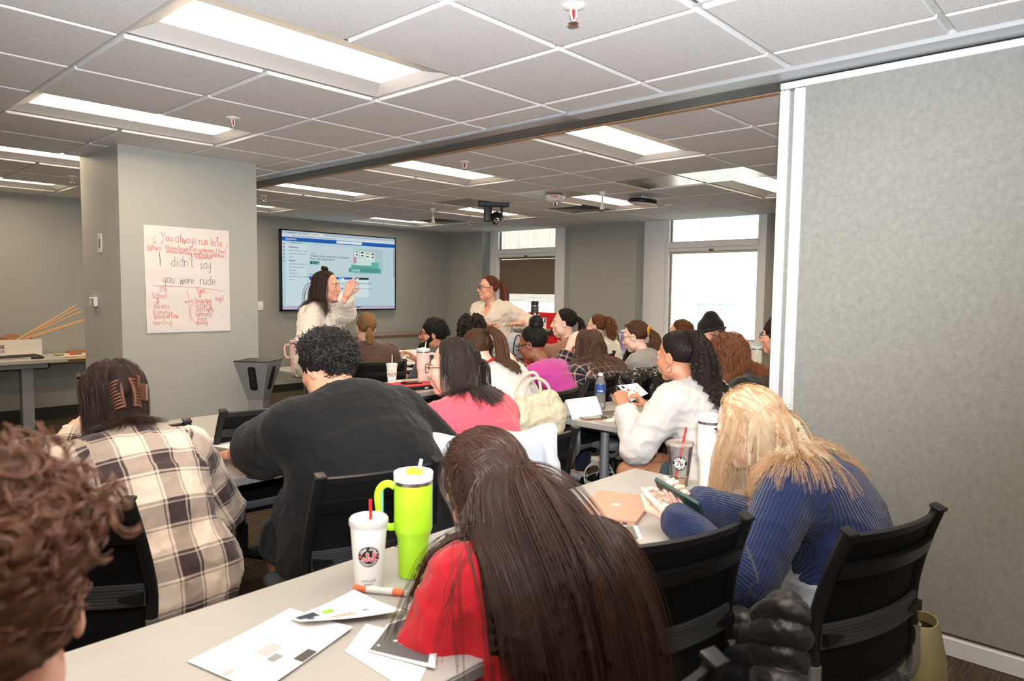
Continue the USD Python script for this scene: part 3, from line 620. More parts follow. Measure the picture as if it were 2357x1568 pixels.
# ---------------------------------------------------------------- head, made once for women and once for men
def make_head(male, full=0.0):
    f = Field(0.012); w = 1.06 if male else 1.0
    f.ell((0, -0.012, 0.035), (0.074*w, 0.095, 0.086))
    f.ell((0, 0.030, -0.030), (0.060*w+full*.012, 0.062, 0.085), k=0.02)
    f.ell((0, 0.066, -0.098-0.004*male), (0.026+0.006*male, 0.022, 0.020), k=0.022)
    for s in (-1, 1):
        f.ell((s*(0.048*w+full*.008), 0.018, -0.070), (0.020+full*.008, 0.034, 0.028+full*.012), k=0.024)
        f.ell((s*0.039, 0.062, -0.026), (0.026, 0.024, 0.026), k=0.02)
        f.cone((s*0.010, 0.086, 0.026), (s*0.046, 0.072, 0.026), 0.011, 0.010, k=0.016)
    f.cone((0, 0.086, 0.022), (0, 0.108, -0.026), 0.0085, 0.0125, k=0.010)
    f.ell((0, 0.110, -0.030), (0.011, 0.010, 0.009), k=0.006)
    for s in (-1, 1): f.ell((s*0.0125, 0.099, -0.034), (0.0085, 0.010, 0.0075), k=0.006)
    for s in (-1, 1): f.ell((s*0.031, 0.096, 0.004), (0.017, 0.014, 0.011), k=0.010, sub=True)
    f.ell((0, 0.090, -0.064), (0.028, 0.008, 0.016), k=0.014)
    f.cone((-0.021, 0.0875, -0.0610), (0, 0.0955, -0.0590), 0.0035, 0.0050, k=0.004); f.cone((0, 0.0955, -0.0590), (0.021, 0.0875, -0.0610), 0.0050, 0.0035, k=0.004)
    f.cone((-0.018, 0.0870, -0.0685), (0, 0.0940, -0.0705), 0.0036, 0.0056, k=0.004); f.cone((0, 0.0940, -0.0705), (0.018, 0.0870, -0.0685), 0.0056, 0.0036, k=0.004)
    f.ell((0, 0.101, -0.0648), (0.018, 0.008, 0.0012), k=0.002, sub=True)
    for s in (-1, 1):
        R = RZ(s*-18)@RX(-12)
        f.ell((s*0.077*w, -0.006, -0.008), (0.007, 0.019, 0.031), R, k=0.006)
        f.ell((s*0.084*w, -0.003, -0.004), (0.006, 0.011, 0.019), R, k=0.004, sub=True)
    n = 0.056 if male else 0.046
    f.cone((0, -0.018, -0.060), (0, -0.050, -0.185), n+full*.012, n+0.006+full*.016, k=0.03)
    v, fc = f.mesh(0.0042, lo=(-0.11, -0.135, -0.24), hi=(0.11, 0.14, 0.14))
    lip = np.exp(-((v[:, 0]/0.023)**4+((v[:, 2]+0.0648)/0.0115)**4))*(v[:, 1] > 0.082)
    jaw = np.clip((v[:, 1]-0.0)/0.05, 0, 1)*np.clip((-0.030-v[:, 2])/0.02, 0, 1)*(v[:, 2] > -0.14)
    cheek = np.exp(-(((np.abs(v[:, 0])-0.042)/0.022)**2+((v[:, 2]+0.028)/0.022)**2))*(v[:, 1] > 0.03)
    return v, fc, np.stack([lip, jaw, cheek], 1)
HEADS = {}
def head(male, full=0.0):
    if (male, full) not in HEADS: HEADS[(male, full)] = make_head(male, full)
    return HEADS[(male, full)]
# ---------------------------------------------------------------- hands (right hand: fingers +y, palm down -z, thumb at -x)
HAND = {}
CURL = {'relax': (22, 32, 22, 18), 'flat': (6, 8, 6, 8), 'grip': (48, 62, 40, 30), 'pinch': (40, 42, 24, 40), 'pen': (45, 55, 30, 30), 'fist': (70, 85, 55, 40)}
def make_hand(kind):
    f = Field(0.006); c = CURL[kind]
    kn = [(-0.028, 0.088, 0.003), (-0.009, 0.094, 0.005), (0.010, 0.090, 0.003), (0.027, 0.080, -0.001)]
    for i, (x, y, z) in enumerate(kn): f.cone((x*0.55, 0.004, 0), (x, y-0.004, z), 0.0150, 0.0110, k=0.012)
    f.cone((-0.012, 0.02, -0.006), (-0.022, 0.05, -0.008), 0.016, 0.014, k=0.012); f.cone((0.016, 0.015, -0.004), (0.022, 0.06, -0.006), 0.013, 0.012, k=0.012)
    L = [(0.042, 0.025, 0.019), (0.046, 0.029, 0.020), (0.043, 0.027, 0.020), (0.034, 0.020, 0.018)]
    for i, (p, l) in enumerate(zip(kn, L)):
        a, p = 0, A(p); spread = (i-1.4)*-3.5; ex = 1+0.10*i
        for j in range(3):
            a += c[j]*(ex if kind != 'pinch' or i else 0.95)*(0.55 if kind == 'pinch' and i > 1 else 1); d = RZ(spread)@A([0, math.cos(math.radians(a)), -math.sin(math.radians(a))])
            q = p+d*l[j]; r = (0.0088, 0.0080, 0.0070, 0.0062)[j:j+2]; k = 0.92 if i == 3 else 1
            f.cone(p, q, r[0]*k, r[1]*k, k=0.0035); p = q
    t = c[3]; p = A([-0.022, 0.022, -0.006])
    for j, (l, r0, r1) in enumerate(((0.042, 0.0125, 0.0098), (0.032, 0.0098, 0.0086), (0.026, 0.0086, 0.0068))):
        d = unit(RZ(48-t*0.35*j-t*0.3)@RX(-t*0.9)@A([0, 1, 0])); q = p+d*l; f.cone(p, q, r0, r1, k=0.006); p = q
    f.cone((0, -0.05, 0), (0, 0.012, 0), 0.0225, 0.021, sq=((0, 0, 1), 0.78), k=0.012)
    return f.mesh(0.0036)
def hand(kind):
    if kind not in HAND: HAND[kind] = make_hand(kind)
    return HAND[kind]
# ---------------------------------------------------------------- materials of people
def skin(name, rgb, lip=None, stub=0.0):
    if name in LOOKS: return LOOKS[name]
    c = A(lin(rgb)); lip = A(lin(lip)) if lip is not None else c*A([0.82, 0.55, 0.55]); ch = c*A([1.0, 0.80, 0.76]); st = c*(1-stub)+A([0.02, 0.016, 0.014])*stub
    n = {'a': ('attribute', {'attribute': 'mask'}), 's': ('separate_color', {}), 'm1': ('mix', {'color1': tuple(c), 'color2': tuple(ch)}), 'm2': ('mix', {'color2': tuple(lip)}), 'm3': ('mix', {'color2': tuple(st)}),
         'tc': ('texture_coordinate', {}), 'n': ('noise_texture', {'scale': 380.0, 'detail': 2.0}), 'b': ('bump', {'strength': 0.12, 'distance': 0.001}),
         'p': ('principled_bsdf', {'roughness': 0.46, 'subsurface_radius': (1.0, 0.35, 0.2), 'subsurface_scale': 0.008, 'specular_ior_level': 0.45})}
    l = [('a.color', 's.color'), ('s.b', 'm1.fac'), ('m1.color', 'm3.color1'), ('s.g', 'm3.fac'), ('m3.color', 'm2.color1'), ('s.r', 'm2.fac'), ('m2.color', 'p.base_color'), ('tc.object', 'n.vector'), ('n.fac', 'b.height'), ('b.normal', 'p.normal')]
    LOOKS[name] = usdkit.material(stage, '/World/Looks/'+name, n, l, surface='p.BSDF'); return LOOKS[name]
def hairmat(name, root, tip=None, rough=0.28, mid=0.45, cmix=0.0):
    if name in LOOKS: return LOOKS[name]
    tip = root if tip is None else tip; a, b = lin(root), lin(tip)
    n = {'h': ('hair_info', {}), 'r': ('rgb_ramp', {'ramp': [(0.0, a), (max(mid-0.2, 0.02), a), (min(mid+0.2, 0.98), b), (1.0, b)]}), 'w': ('white_noise_texture', {'dimensions': '1D'}),
         'hs': ('hsv', {'saturation': 1.0}), 'mr': ('map_range', {'from_min': 0.0, 'from_max': 1.0, 'to_min': 0.72, 'to_max': 1.3}),
         'p': ('principled_bsdf', {'roughness': rough+0.12, 'specular_ior_level': 0.5})}
    l = [('h.intercept', 'r.fac'), ('h.index', 'w.w'), ('w.value', 'mr.value'), ('mr.result', 'hs.value'), ('r.color', 'hs.color'), ('hs.color', 'p.base_color')]
    LOOKS[name] = usdkit.material(stage, '/World/Looks/'+name, n, l, surface='p.BSDF')
    LOOKS[name+'_core'] = mat(name+'_core', tuple((A(root)*(1-cmix)+A(tip)*cmix)*0.72), 0.75, spec=0.25)
    return LOOKS[name]
def cloth(name, rgb, scale=700, bs=0.3, rough=0.85, sheen=0.2, var=None):
    return mat(name, rgb, rough, bump=(scale, bs, 0.0015), sheen=sheen, spec=0.2, var=var)
def plaid(name, base, bands, rough=0.9, per=0.11):
    """woven check from the garment's own (u, v): bands = [(start, end, colour)] along the repeat, mixed half and half"""
    n = {'uv': ('uvmap', {'attribute': 'st'}), 's': ('separate_xyz', {}), 'mu': ('math', {'math_type': 'divide', 'value2': per}), 'mv': ('math', {'math_type': 'divide', 'value2': per}),
         'fu': ('math', {'math_type': 'fraction'}), 'fv': ('math', {'math_type': 'fraction'}), 'mx': ('mix', {'fac': 0.5}), 'p': ('principled_bsdf', {'roughness': rough, 'specular_ior_level': 0.15, 'sheen_weight': 0.2}),
         'w': ('wave_texture', {'bands_direction': 'diagonal', 'scale': 260.0}), 'b': ('bump', {'strength': 0.15, 'distance': 0.001})}
    ramp = []
    for a, b, c in bands: ramp += [(a+0.001, lin(c)), (b-0.001, lin(c))]
    for k in 'uv': n['r'+k] = ('rgb_ramp', {'ramp': ramp})
    l = [('uv.UV', 's.vector'), ('s.x', 'mu.value1'), ('s.y', 'mv.value1'), ('mu.value', 'fu.value1'), ('mv.value', 'fv.value1'), ('fu.value', 'ru.fac'), ('fv.value', 'rv.fac'),
         ('ru.color', 'mx.color1'), ('rv.color', 'mx.color2'), ('mx.color', 'p.base_color'), ('uv.UV', 'w.vector'), ('w.fac', 'b.height'), ('b.normal', 'p.normal')]
    LOOKS[name] = usdkit.material(stage, '/World/Looks/'+name, n, l, surface='p.BSDF'); return LOOKS[name]
def ribbed(name, rgb, per=0.009):
    n = {'uv': ('uvmap', {'attribute': 'st'}), 's': ('separate_xyz', {}), 'm': ('math', {'math_type': 'multiply', 'value2': 2*math.pi/per}), 'sn': ('math', {'math_type': 'sine'}),
         'tc': ('texture_coordinate', {}), 'nz': ('noise_texture', {'scale': 500.0}), 'mr': ('map_range', {'from_min': -1.0, 'from_max': 1.0, 'to_min': 0.0, 'to_max': 1.0}),
         'cr': ('rgb_ramp', {'ramp': [(0.0, tuple(A(lin(rgb))*0.82)), (0.6, lin(rgb)), (1.0, tuple(np.minimum(A(lin(rgb))*1.12, 1)))]}),
         'b': ('bump', {'strength': 0.9, 'distance': 0.003}), 'p': ('principled_bsdf', {'roughness': 0.9, 'specular_ior_level': 0.15, 'sheen_weight': 0.25})}
    l = [('uv.UV', 's.vector'), ('s.x', 'm.value1'), ('m.value', 'sn.value1'), ('sn.value', 'mr.value'), ('mr.result', 'b.height'), ('mr.result', 'cr.fac'), ('cr.color', 'p.base_color'), ('b.normal', 'p.normal')]
    LOOKS[name] = usdkit.material(stage, '/World/Looks/'+name, n, l, surface='p.BSDF'); return LOOKS[name]
EYEW = mat('eye_white', (225, 220, 215), 0.2)
# ---------------------------------------------------------------- a person
class P: pass
def ik(sh, tgt, l1, l2, hint):
    d = tgt-sh; L = np.linalg.norm(d); 
    if L > (l1+l2)*0.995: tgt = sh+d/L*(l1+l2)*0.995; d = tgt-sh; L = np.linalg.norm(d)
    a = (l1*l1-l2*l2+L*L)/(2*L); hgt = math.sqrt(max(l1*l1-a*a, 0)); u = d/L; w = A(hint, float); w = unit(w-u*(w@u))
    return sh+u*a+w*hgt, tgt
def person(label, headpos, face, lean=12, bend=10, curve=8, heady=0, headp=0, headr=0, male=False, build=1.0, belly=0.0, scale=1.0, sit=True, skinm=None, full=0.0,
           hands=None, hkind=('relax', 'relax'), palm=((0, 0, -1), (0, 0, -1)), elbow=((0.55, -0.2, -1), (-0.55, -0.2, -1)), res=0.010, twist=0, shoulder=1.0, top=None, pants=None, bare_leg=0.0, legs=None, hunch=0.0, neck_f=0.0, nl=0.125, eyes=True, brow=(60, 45, 38)):
    """headpos: world point of the skull's middle; face: heading of the body in degrees (0 = +y, positive turns left).
    hands: world targets (right, left) or None; top: dict(mat, sleeve 0..2, ease, hem, collar...)."""
    q = P(); B = RZ(face); S = scale
    # spine in the body's frame: x right, y forward, z up; hip at origin
    zh = (0.545 if sit else 0.90*S)
    L1, L2, L3 = lean, lean+bend, lean+bend+curve
    dirv = lambda a: A([0, math.sin(math.radians(a)), math.cos(math.radians(a))])
    hp = RZ(heady)@RX(-headp)@RY(headr)                     # head in the body's frame
    hn = dirv(L3)*0.055+hp@A([0, 0.045+neck_f, nl])*1.0 # from neck base to skull middle
    def spine(k):
        h0 = A([0, 0, zh]); w = h0+dirv(L1)*0.20*k; c = w+dirv(L2)*0.19*k; n = c+dirv(L3)*0.155*k; return h0, w, c, n
    k = S
    for _ in range(12):
        n = spine(k)[3]; dz = headpos[2]-(n+hn*S)[2]; k = np.clip(k+dz/0.5*0.7, 0.64*S, 1.25*S)
    h0, w, c, n = spine(k); hc = n+hn*S; q.k = k
    if 'dbg' in globals(): print(label[:40], 'k', round(float(k), 2), 'headz', headpos[2])
    base = A(headpos[:2])-(B@hc)[:2]
    q.base = A([base[0], base[1], 0.0]); q.B = B
    loc = lambda p: B.T@(A(p, float)-q.base)
    q.hc, q.hp, q.S = hc, hp, S
    Tw = RZ(twist)
    sw = 0.170*shoulder*S
    up = dirv(L3); sh = {}; bw = 0.5+0.5*build
    for s in (1, -1): sh[s] = n-up*0.045*S+Tw@A([s*sw, 0.005+hunch, 0])
    q.spine = (h0, w, c, n); q.sh = sh
    # arms
    l1, l2 = 0.285*S, 0.255*S; arms = {}
    for i, s in enumerate((1, -1)):
        if hands is not None and hands[i] is not None: tg = loc(hands[i])
        else: tg = h0+A([s*0.15, 0.36, 0.17])
        e, tg = ik(sh[s], tg, l1, l2, elbow[i]); arms[s] = (sh[s], e, tg)
    q.arms = arms
    # legs
    if legs is None:
        if sit: legs = {s: (h0+A([s*0.085, 0.0, -0.01]), h0+A([s*(0.11+0.03*build), 0.42*S, -0.045]), A([s*0.12, 0.40*S, 0.09])) for s in (1, -1)}
        else: legs = {s: (h0+A([s*0.085, 0, 0]), A([s*0.095, 0.02, 0.48*S]), A([s*0.10, -0.02, 0.09])) for s in (1, -1)}
    q.legs = legs
    x = UsdGeom.Xform.Define(stage, '/World/'+numbered('/World', 'person')); x.AddTranslateOp().Set(Gf.Vec3d(*map(float, q.base))); x.AddRotateZOp().Set(float(face))
    q.x = tag(x, label, 'person'); q.male = male; q.build = build
    fw = A([0, 1, 0])
    def torso(f, o, low=0.0, hem=None):
        b = build
        f.cone(h0+A([-0.075*b, -0.01, 0.0]), h0+A([0.075*b, -0.01, 0.0]), 0.115*b+o, 0.115*b+o, k=0.03)
        f.cone(h0+A([0, -0.01, 0.02]), w, 0.150*b+o, (0.130 if not male else 0.142)*b+o, sq=(fw, 0.74+0.16*belly), k=0.04)
        f.cone(w, c-dirv(L2)*0.02, 0.130*b+o, 0.150*b+o, sq=(dirv(L2+90), 0.72), k=0.05)
        f.cone(c, n-up*0.09*S, 0.150*b+o, 0.122*bw+o, sq=(dirv(L3+90), 0.74), k=0.05)
        f.cone(n-up*0.075*S+Tw@A([-sw*0.72, 0, 0]), n-up*0.075*S+Tw@A([sw*0.72, 0, 0]), 0.072*bw+o, 0.072*bw+o, k=0.05)
        for s in (1, -1): f.cone(n-up*0.012+A([s*0.02, 0, 0]), sh[s]-Tw@A([s*0.03, 0, 0.0]), 0.050*bw+o*0.8, 0.058*bw+o, k=0.04)
        if belly: f.ell(h0+A([0, 0.10+0.06*belly, 0.11]), (0.17*b+o, 0.14+0.06*belly+o, 0.15+o), k=0.06)
        if not male:
            for s in (1, -1): f.ell(c+dirv(L3)*0.02+A([s*0.065, 0.085*b, -0.02]), (0.066*b+o, 0.052+o, 0.062+o), k=0.04)
    q.torso = torso
    ar = (0.052*bw, 0.042*bw, 0.034, 0.026)
    f = Field(0.02); torso(f, -0.022)
    for s in (1, -1):
        a, e, h = arms[s]; f.cone(a, e, ar[0], ar[1]); f.cone(e, h, ar[1], ar[3])
        g, kn, an = legs[s]; f.cone(g, kn, 0.085*build, 0.058); f.cone(kn, an, 0.058, 0.036); f.cone(kn*0.7+an*0.3+A([0, -0.02, 0]), an*0.6+kn*0.4, 0.050, 0.040, k=0.03)
        f.cone(an, an+A([0, 0.13, -0.06]), 0.036, 0.026)
    bv, bf = f.mesh(max(res, 0.009)*1.15)
    hv, hf, hm = head(male, full); hv = hv*S@hp.T+hc
    vs, fs, ms, nn = [bv, hv], [bf, hf+len(bv)], [np.zeros((len(bv), 3)), hm], len(bv)+len(hv)
    for i, s in enumerate((1, -1)):
        a, e, h = arms[s]; v, fc = hand(hkind[i]); v = v.copy()*S*(1.05 if male else 0.97)
        if s == -1: v[:, 0] *= -1; fc = fc[:, ::-1]
        d = unit(h-e); pn = B.T@A(palm[i], float); z = -unit(pn-d*(pn@d)); yv = d
        if hands is not None and len(hands) > 2 and hands[2][i] is not None:   # wrist bends towards a given direction
            yv = unit(B.T@A(hands[2][i], float)); z = -unit(pn-yv*(pn@yv))
        R = np.stack([np.cross(yv, z), yv, z], 1)
        vs.append(v@R.T+h); fs.append(fc+nn); ms.append(np.zeros((len(v), 3))); nn += len(v)
    obj(q.x, 'body', trimesh.Trimesh(np.vstack(vs), np.vstack(fs), process=False), skinm, True, mask=np.vstack(ms))
    if eyes:
        for s in (1, -1):
            ec = A([s*0.031, 0.0785, 0.005]); m = trimesh.creation.icosphere(2, 0.0125*1.0); m.apply_translation(ec); m.vertices = m.vertices*S@hp.T+hc
            eo = obj(q.x, 'eye', m, EYEW, True)
            m = trimesh.creation.icosphere(2, 0.0066); m.vertices *= [1, 0.45, 1]; m.apply_translation(ec+A([0, 0.0108, 0.0])); m.vertices = m.vertices*S@hp.T+hc; obj(eo, 'iris', m, mat('iris_dark', (38, 28, 22), 0.1), True)
            bp = spline([(s*0.012, 0.0965, 0.0235), (s*0.030, 0.0945, 0.030), (s*0.047, 0.080, 0.0245)], 8)
            obj(q.x, 'eyebrow', trimesh.Trimesh(sweep(bp, [0.0030, 0.0034, 0.0036, 0.0036, 0.0034, 0.003, 0.0024, 0.0014], 6, flat=0.7).vertices*S@hp.T+hc, sweep(bp, 0.003, 6).faces, process=False), mat('brow_%d' % brow[0], brow, 0.7), True)
            li = spline([(s*0.016, 0.0885, 0.004), (s*0.024, 0.0935, 0.0125), (s*0.036, 0.0915, 0.0125), (s*0.046, 0.079, 0.006)], 8)
            obj(q.x, 'eyelid', trimesh.Trimesh(sweep(li, 0.0028, 6).vertices*S@hp.T+hc, sweep(li, 0.0028, 6).faces, process=False), skinm, True)
    if top: garment(q, res=res, **top)
    if pants: trousers(q, res=res, **pants)
    return q
def garment(q, mat_, sleeve=2.0, ease=0.016, hem=0.06, name='top', res=0.010, folds=0.006, hood=False, collar=None, neck=0.070, seed=0, cuff=None, loose=0.0, low=0.0, mtl_sub=None, vneck=0.0, lapel=0.0):
    h0, w, c, n = q.spine; f = Field(0.02); q.torso(f, ease)
    h = h0-A([0, 0, 0.0])
    b_ = q.build; f.cone(w, h0+A([0, -0.005, 0.02-hem]), 0.135*b_+ease+loose, 0.165*b_+ease+loose+0.006, sq=((0, 1, 0), 0.84), k=0.05)
    f.cone(h0+A([-0.075*b_, -0.01, 0.0]), h0+A([0.075*b_, -0.01, 0.0]), 0.115*b_+ease+0.012, 0.115*b_+ease+0.012, k=0.03)
    hz = h0[2]-hem
    for s in (1, -1):
        a, e, t = q.arms[s]; r = 0.056+ease*1.1+loose*0.4; fa = 0.046+ease+loose*0.4
        if sleeve >= 1: f.cone(a, e, r, fa, k=0.025); d = t-e; f.cone(e, e+d*(sleeve-1)*0.97, fa, 0.032+ease*0.85, cut=sleeve < 1.98, k=0.02)
        else: f.cone(a, a+(e-a)*sleeve, r, r*1.02, cut=True, k=0.03)
    hp, hc, S = q.hp, q.hc, q.S
    nb = hc+hp@A([0, -0.040, -0.150])*S; nt = hc+hp@A([0, -0.005, -0.05])*S; nd = unit(nt-nb)
    def extra(D, X, Y, Z):
        x, y, z = X-nb[0], Y-nb[1], Z-nb[2]; t = x*nd[0]+y*nd[1]+z*nd[2]; tt = np.maximum(t, -0.015)
        r = np.sqrt((x-tt*nd[0])**2+(y-tt*nd[1])**2+(z-tt*nd[2])**2); D = np.maximum(D, neck-r); far = (Y > 0.26)|(np.abs(X) > 0.30*b_); D = np.where(far, D, np.maximum(D, hz-Z))
        if vneck: D = np.maximum(D, vneck*0.9-np.sqrt((X/0.62)**2*1.0+(Y-n[1]-0.125)**2+(Z-n[2]+0.03)**2))
        return D
    v, fc = f.mesh(res, extra=extra); q.sdf = f.last
    # u, v of the cloth from the nearest bone
    bones = [(h0, w, 'b'), (w, c, 'b'), (c, n, 'b')]+[(q.arms[s][i], q.arms[s][i+1], s) for s in (1, -1) for i in (0, 1)]
    best = np.full(len(v), 9.0); uv = np.zeros((len(v), 2)); acc = 0.0; own = np.zeros(len(v), bool); sw_ = np.zeros(len(v)); sv_ = np.zeros(len(v))
    for a, b, kd in bones:
        d = b-a; L = np.linalg.norm(d); d = d/L; t = (v-a)@d; tc = np.clip(t, 0, L); o = v-a-tc[:, None]*d; r = np.linalg.norm(o, axis=1)*(0.62 if kd == 'b' else 1.0); m = r < best; best[m] = r[m]
        if kd == 'b': u = v[:, 0]; vv = t+acc; acc += L
        else:
            e1 = unit(np.cross(d, [0, 1, 0.2])); e2 = np.cross(d, e1); u = np.arctan2(o@e1, o@e2)*0.065; vv = t+(0 if a is q.arms[kd][0] else 0.28)
        uv[m] = np.stack([np.broadcast_to(u, (len(v),)), vv], 1)[m]; own[m] = kd == 'b'
        if kd == 'b': wt = 1/np.maximum(np.linalg.norm(v-a-tc[:, None]*d, axis=1), 0.02)**8; sw_ += wt; sv_ += wt*vv
    uv[own, 1] = (sv_/np.maximum(sw_, 1e-9))[own]
    if folds:
        v = fold(v, fc, folds, 11, seed, (1, 1, 0.75)); v = fold(v, fc, folds*0.5, 26, seed+3, (1, 1, 0.6))
    g = obj(q.x, name, trimesh.Trimesh(v, fc, process=False), mat_, True, uv=uv)
    q.gar = g
    if collar is not None:
        R = np.stack([unit(np.cross(nd, [0, 1, 0])*-1), unit(np.cross(np.cross(nd, [0, 1, 0])*-1, nd))*-1, nd], 1); a = np.linspace(0, 2*np.pi, 33)
        ring = nb+nd*0.012+np.stack([np.cos(a)*(neck+0.004), np.sin(a)*(neck+0.004), -0.012*np.sin(a)], 1)@R.T
        obj(g, 'collar', sweep(ring, collar[1], 10, flat=collar[2] if len(collar) > 2 else 1.0, ref=tuple(nd)), collar[0], True)
    if lapel:
        D, lo, hh = q.sdf
        def land(p):
            for _ in range(12):
                i = np.clip(np.round((p-lo)/hh).astype(int), 1, A(D.shape)-2); x, y, z = i; g_ = A([D[x+1, y, z]-D[x-1, y, z], D[x, y+1, z]-D[x, y-1, z], D[x, y, z+1]-D[x, y, z-1]]); p = p-unit(g_)*np.clip(D[x, y, z], -0.02, 0.02)
            return p
        for s in (1, -1):
            pts = [land(p) for p in (nb+A([s*(neck+0.004), 0.0, 0.010]), nb+A([s*(neck-0.004), 0.045, -0.005]), A([s*0.058, n[1]+0.085, n[2]-0.035]), A([s*0.040, n[1]+0.10, n[2]-0.075]), A([s*0.018, n[1]+0.105, n[2]-0.115]))]
            obj(g, 'lapel', sweep(spline(pts, 18), A(np.linspace(1.0, 0.6, 18))*lapel, 10, flat=0.35, ref=(s*0.3, 1, 0.3)), mat_, True)
    if hood:
        f = Field(0.03); 
        for k in range(9):
            a = math.radians(-200+k*27.5); p = nb+A([math.cos(a)*0.085, math.sin(a)*0.075-0.005, 0.005-0.020*math.sin(a)*-1]); p2 = nb+A([math.cos(a+0.48)*0.085, math.sin(a+0.48)*0.075-0.005, 0.005+0.02*math.sin(a+0.48)])
            f.cone(p, p2, 0.030, 0.030)
        f.ell(nb+A([0, -0.10, -0.045]), (0.12, 0.055, 0.085), RX(-18)); f.ell(nb+A([0, -0.125, -0.10]), (0.075, 0.05, 0.06))
        hv, hf = f.mesh(res); hv = fold(hv, hf, 0.007, 18, seed+5); obj(g, 'hood', trimesh.Trimesh(hv, hf, process=False), mat_, True)
    if cuff is not None:
        for s in (1, -1):
            a, e, t = q.arms[s]; d = t-e; p0, p1 = e+d*(sleeve-1)*0.90, e+d*(sleeve-1)*0.985
            obj(g, 'cuff', sweep([p0, p0*0.7+p1*0.3, p0*0.3+p1*0.7, p1], A([1.0, 1.03, 1.03, 0.99])*(0.033+ease*0.85), 16, ref=(0.3, 1, 0.2)), cuff, True)
def trousers(q, mat_, res=0.010, ease=0.010, length=2.0, name='trousers', seed=0, folds=0.004):
    h0 = q.spine[0]; f = Field(0.03)
    f.cone(h0+A([-0.08, -0.01, 0]), h0+A([0.08, -0.01, 0]), 0.118+ease, 0.118+ease); f.cone(h0, h0+A([0, -0.01, 0.08]), 0.135+ease, 0.13+ease, sq=((0, 1, 0), 0.78))
    for s in (1, -1):
        g, k, a = q.legs[s]; b = 0.088+ease
        if length >= 1: f.cone(g, k, b, 0.064+ease); f.cone(k, k+(a-k)*(length-1), 0.064+ease, 0.050+ease, cut=True)
        else: f.cone(g, g+(k-g)*length, b, b+(0.062-b+ease)*length, cut=True)
    v, fc = f.mesh(res*1.1); v = fold(v, fc, folds, 12, seed)
    p = obj(q.x, name, trimesh.Trimesh(v, fc, process=False), mat_, True)
    if length > 1.5:
        for s in (1, -1):
            a = q.legs[s][2]; f = Field(0.02); f.cone(a+A([0, -0.02, -0.045]), a+A([0, 0.15, -0.055]), 0.040, 0.034); sv, sf = f.mesh(0.012); obj(q.x, 'shoe', trimesh.Trimesh(np.c_[sv[:, :2], np.maximum(sv[:, 2], 0.0)], sf, process=False), mat('shoe_white', (225, 225, 225), 0.5), True)
# ---------------------------------------------------------------- hair
def colliders(q):
    """ellipsoids (c, R, r) in the body's frame that hair slides over"""
    S, hp, hc = q.S, q.hp, q.hc; E = []
    H = lambda p: hc+hp@A(p)*S
    E.append((H((0, -0.012, 0.035)), hp, A([0.078, 0.099, 0.090])*S)); E.append((H((0, 0.028, -0.03)), hp, A([0.062, 0.066, 0.088])*S))
    nb = H((0, -0.05, -0.18)); E.append(((nb+H((0, -0.02, -0.06)))/2, hp, A([0.052, 0.052, 0.10])*S))
    return E
def capsules(q, ease):
    h0, w, c, n = q.spine; b = q.build; ease = ease+0.008; C = [(h0, w, 0.118*b+ease, 0.100*b+ease), (w, c, 0.100*b+ease, 0.113*b+ease), (c, n-unit(n-c)*0.06, 0.113*b+ease, 0.092*b+ease)]
    for s in (1, -1): C.append((n, q.sh[s], 0.060+ease, 0.066+ease)); C.append((q.sh[s], q.arms[s][1], 0.062+ease, 0.052+ease)); C.append((c+A([s*0.06, -0.0, 0]), n+A([s*0.05, 0, -0.07]), 0.108+ease, 0.085+ease)); C.append((w+A([s*0.045, 0, 0]), c+A([s*0.06, 0, 0]), 0.098+ease, 0.108+ease)); C.append((h0+A([s*0.06, 0, 0]), w+A([s*0.045, 0, 0]), 0.12+ease, 0.098+ease))
    return C
def push(p, E, C, off):
    if isinstance(C, tuple):            # the garment's own distance field
        D, lo, h = C; i = np.round((p-lo)/h).astype(int); m = ((i > 0)&(i < A(D.shape)-1)).all(1)
        for _ in range(2):
            i = np.clip(np.round((p-lo)/h).astype(int), 1, A(D.shape)-2); x, y, z = i.T; d = D[x, y, z]
            g = np.stack([D[x+1, y, z]-D[x-1, y, z], D[x, y+1, z]-D[x, y-1, z], D[x, y, z+1]-D[x, y, z-1]], 1)/(2*h); n = np.linalg.norm(g, axis=1, keepdims=True)
            d = d+((p-(lo+h*i))*g).sum(1); w = np.clip(0.010+off*0.7-d, 0, 0.03)*m*(n[:, 0] > 0.2)*(n[:, 0] < 3); p = p+g/np.maximum(n, 1e-3)*w[:, None]
        C = []
    else: p = p.copy()
    for c, R, r in E:
        d = (p-c)@R; rr = r+off[:, None]; k = np.linalg.norm(d/rr, axis=1); m = k < 1
        if m.any():
            dm = d[m]/np.maximum(k[m], 0.05)[:, None]; p[m] = c+dm@R.T
    for a, b, ra, rb in C:
        d = b-a; t = np.clip(((p-a)@d)/(d@d), 0, 1); o = p-a-t[:, None]*d; L = np.linalg.norm(o, axis=1); r = ra+(rb-ra)*t+off*0.6; m = L < r
        if m.any(): p[m] += o[m]/np.maximum(L[m], 1e-4)[:, None]*(r[m]-L[m])[:, None]
    return p
def roots(n, rg, low=-0.45, line=0.38, part=None):
    """directions on the scalp (head frame), hairline in front"""
    out = []
    while len(out) < n:
        d = rg.normal(size=(n*3, 3)); d /= np.linalg.norm(d, axis=1, keepdims=True)
        zl = np.where(d[:, 1] > 0.15, 0.30+1.1*(d[:, 1]-0.15), np.where(d[:, 1] > -0.15, -0.05+0.35*(d[:, 1]+0.15)/0.3, low))
        out += list(d[d[:, 2] > zl])
    return A(out[:n])
SC, SR = A([0, -0.012, 0.035]), A([0.077, 0.098, 0.089])
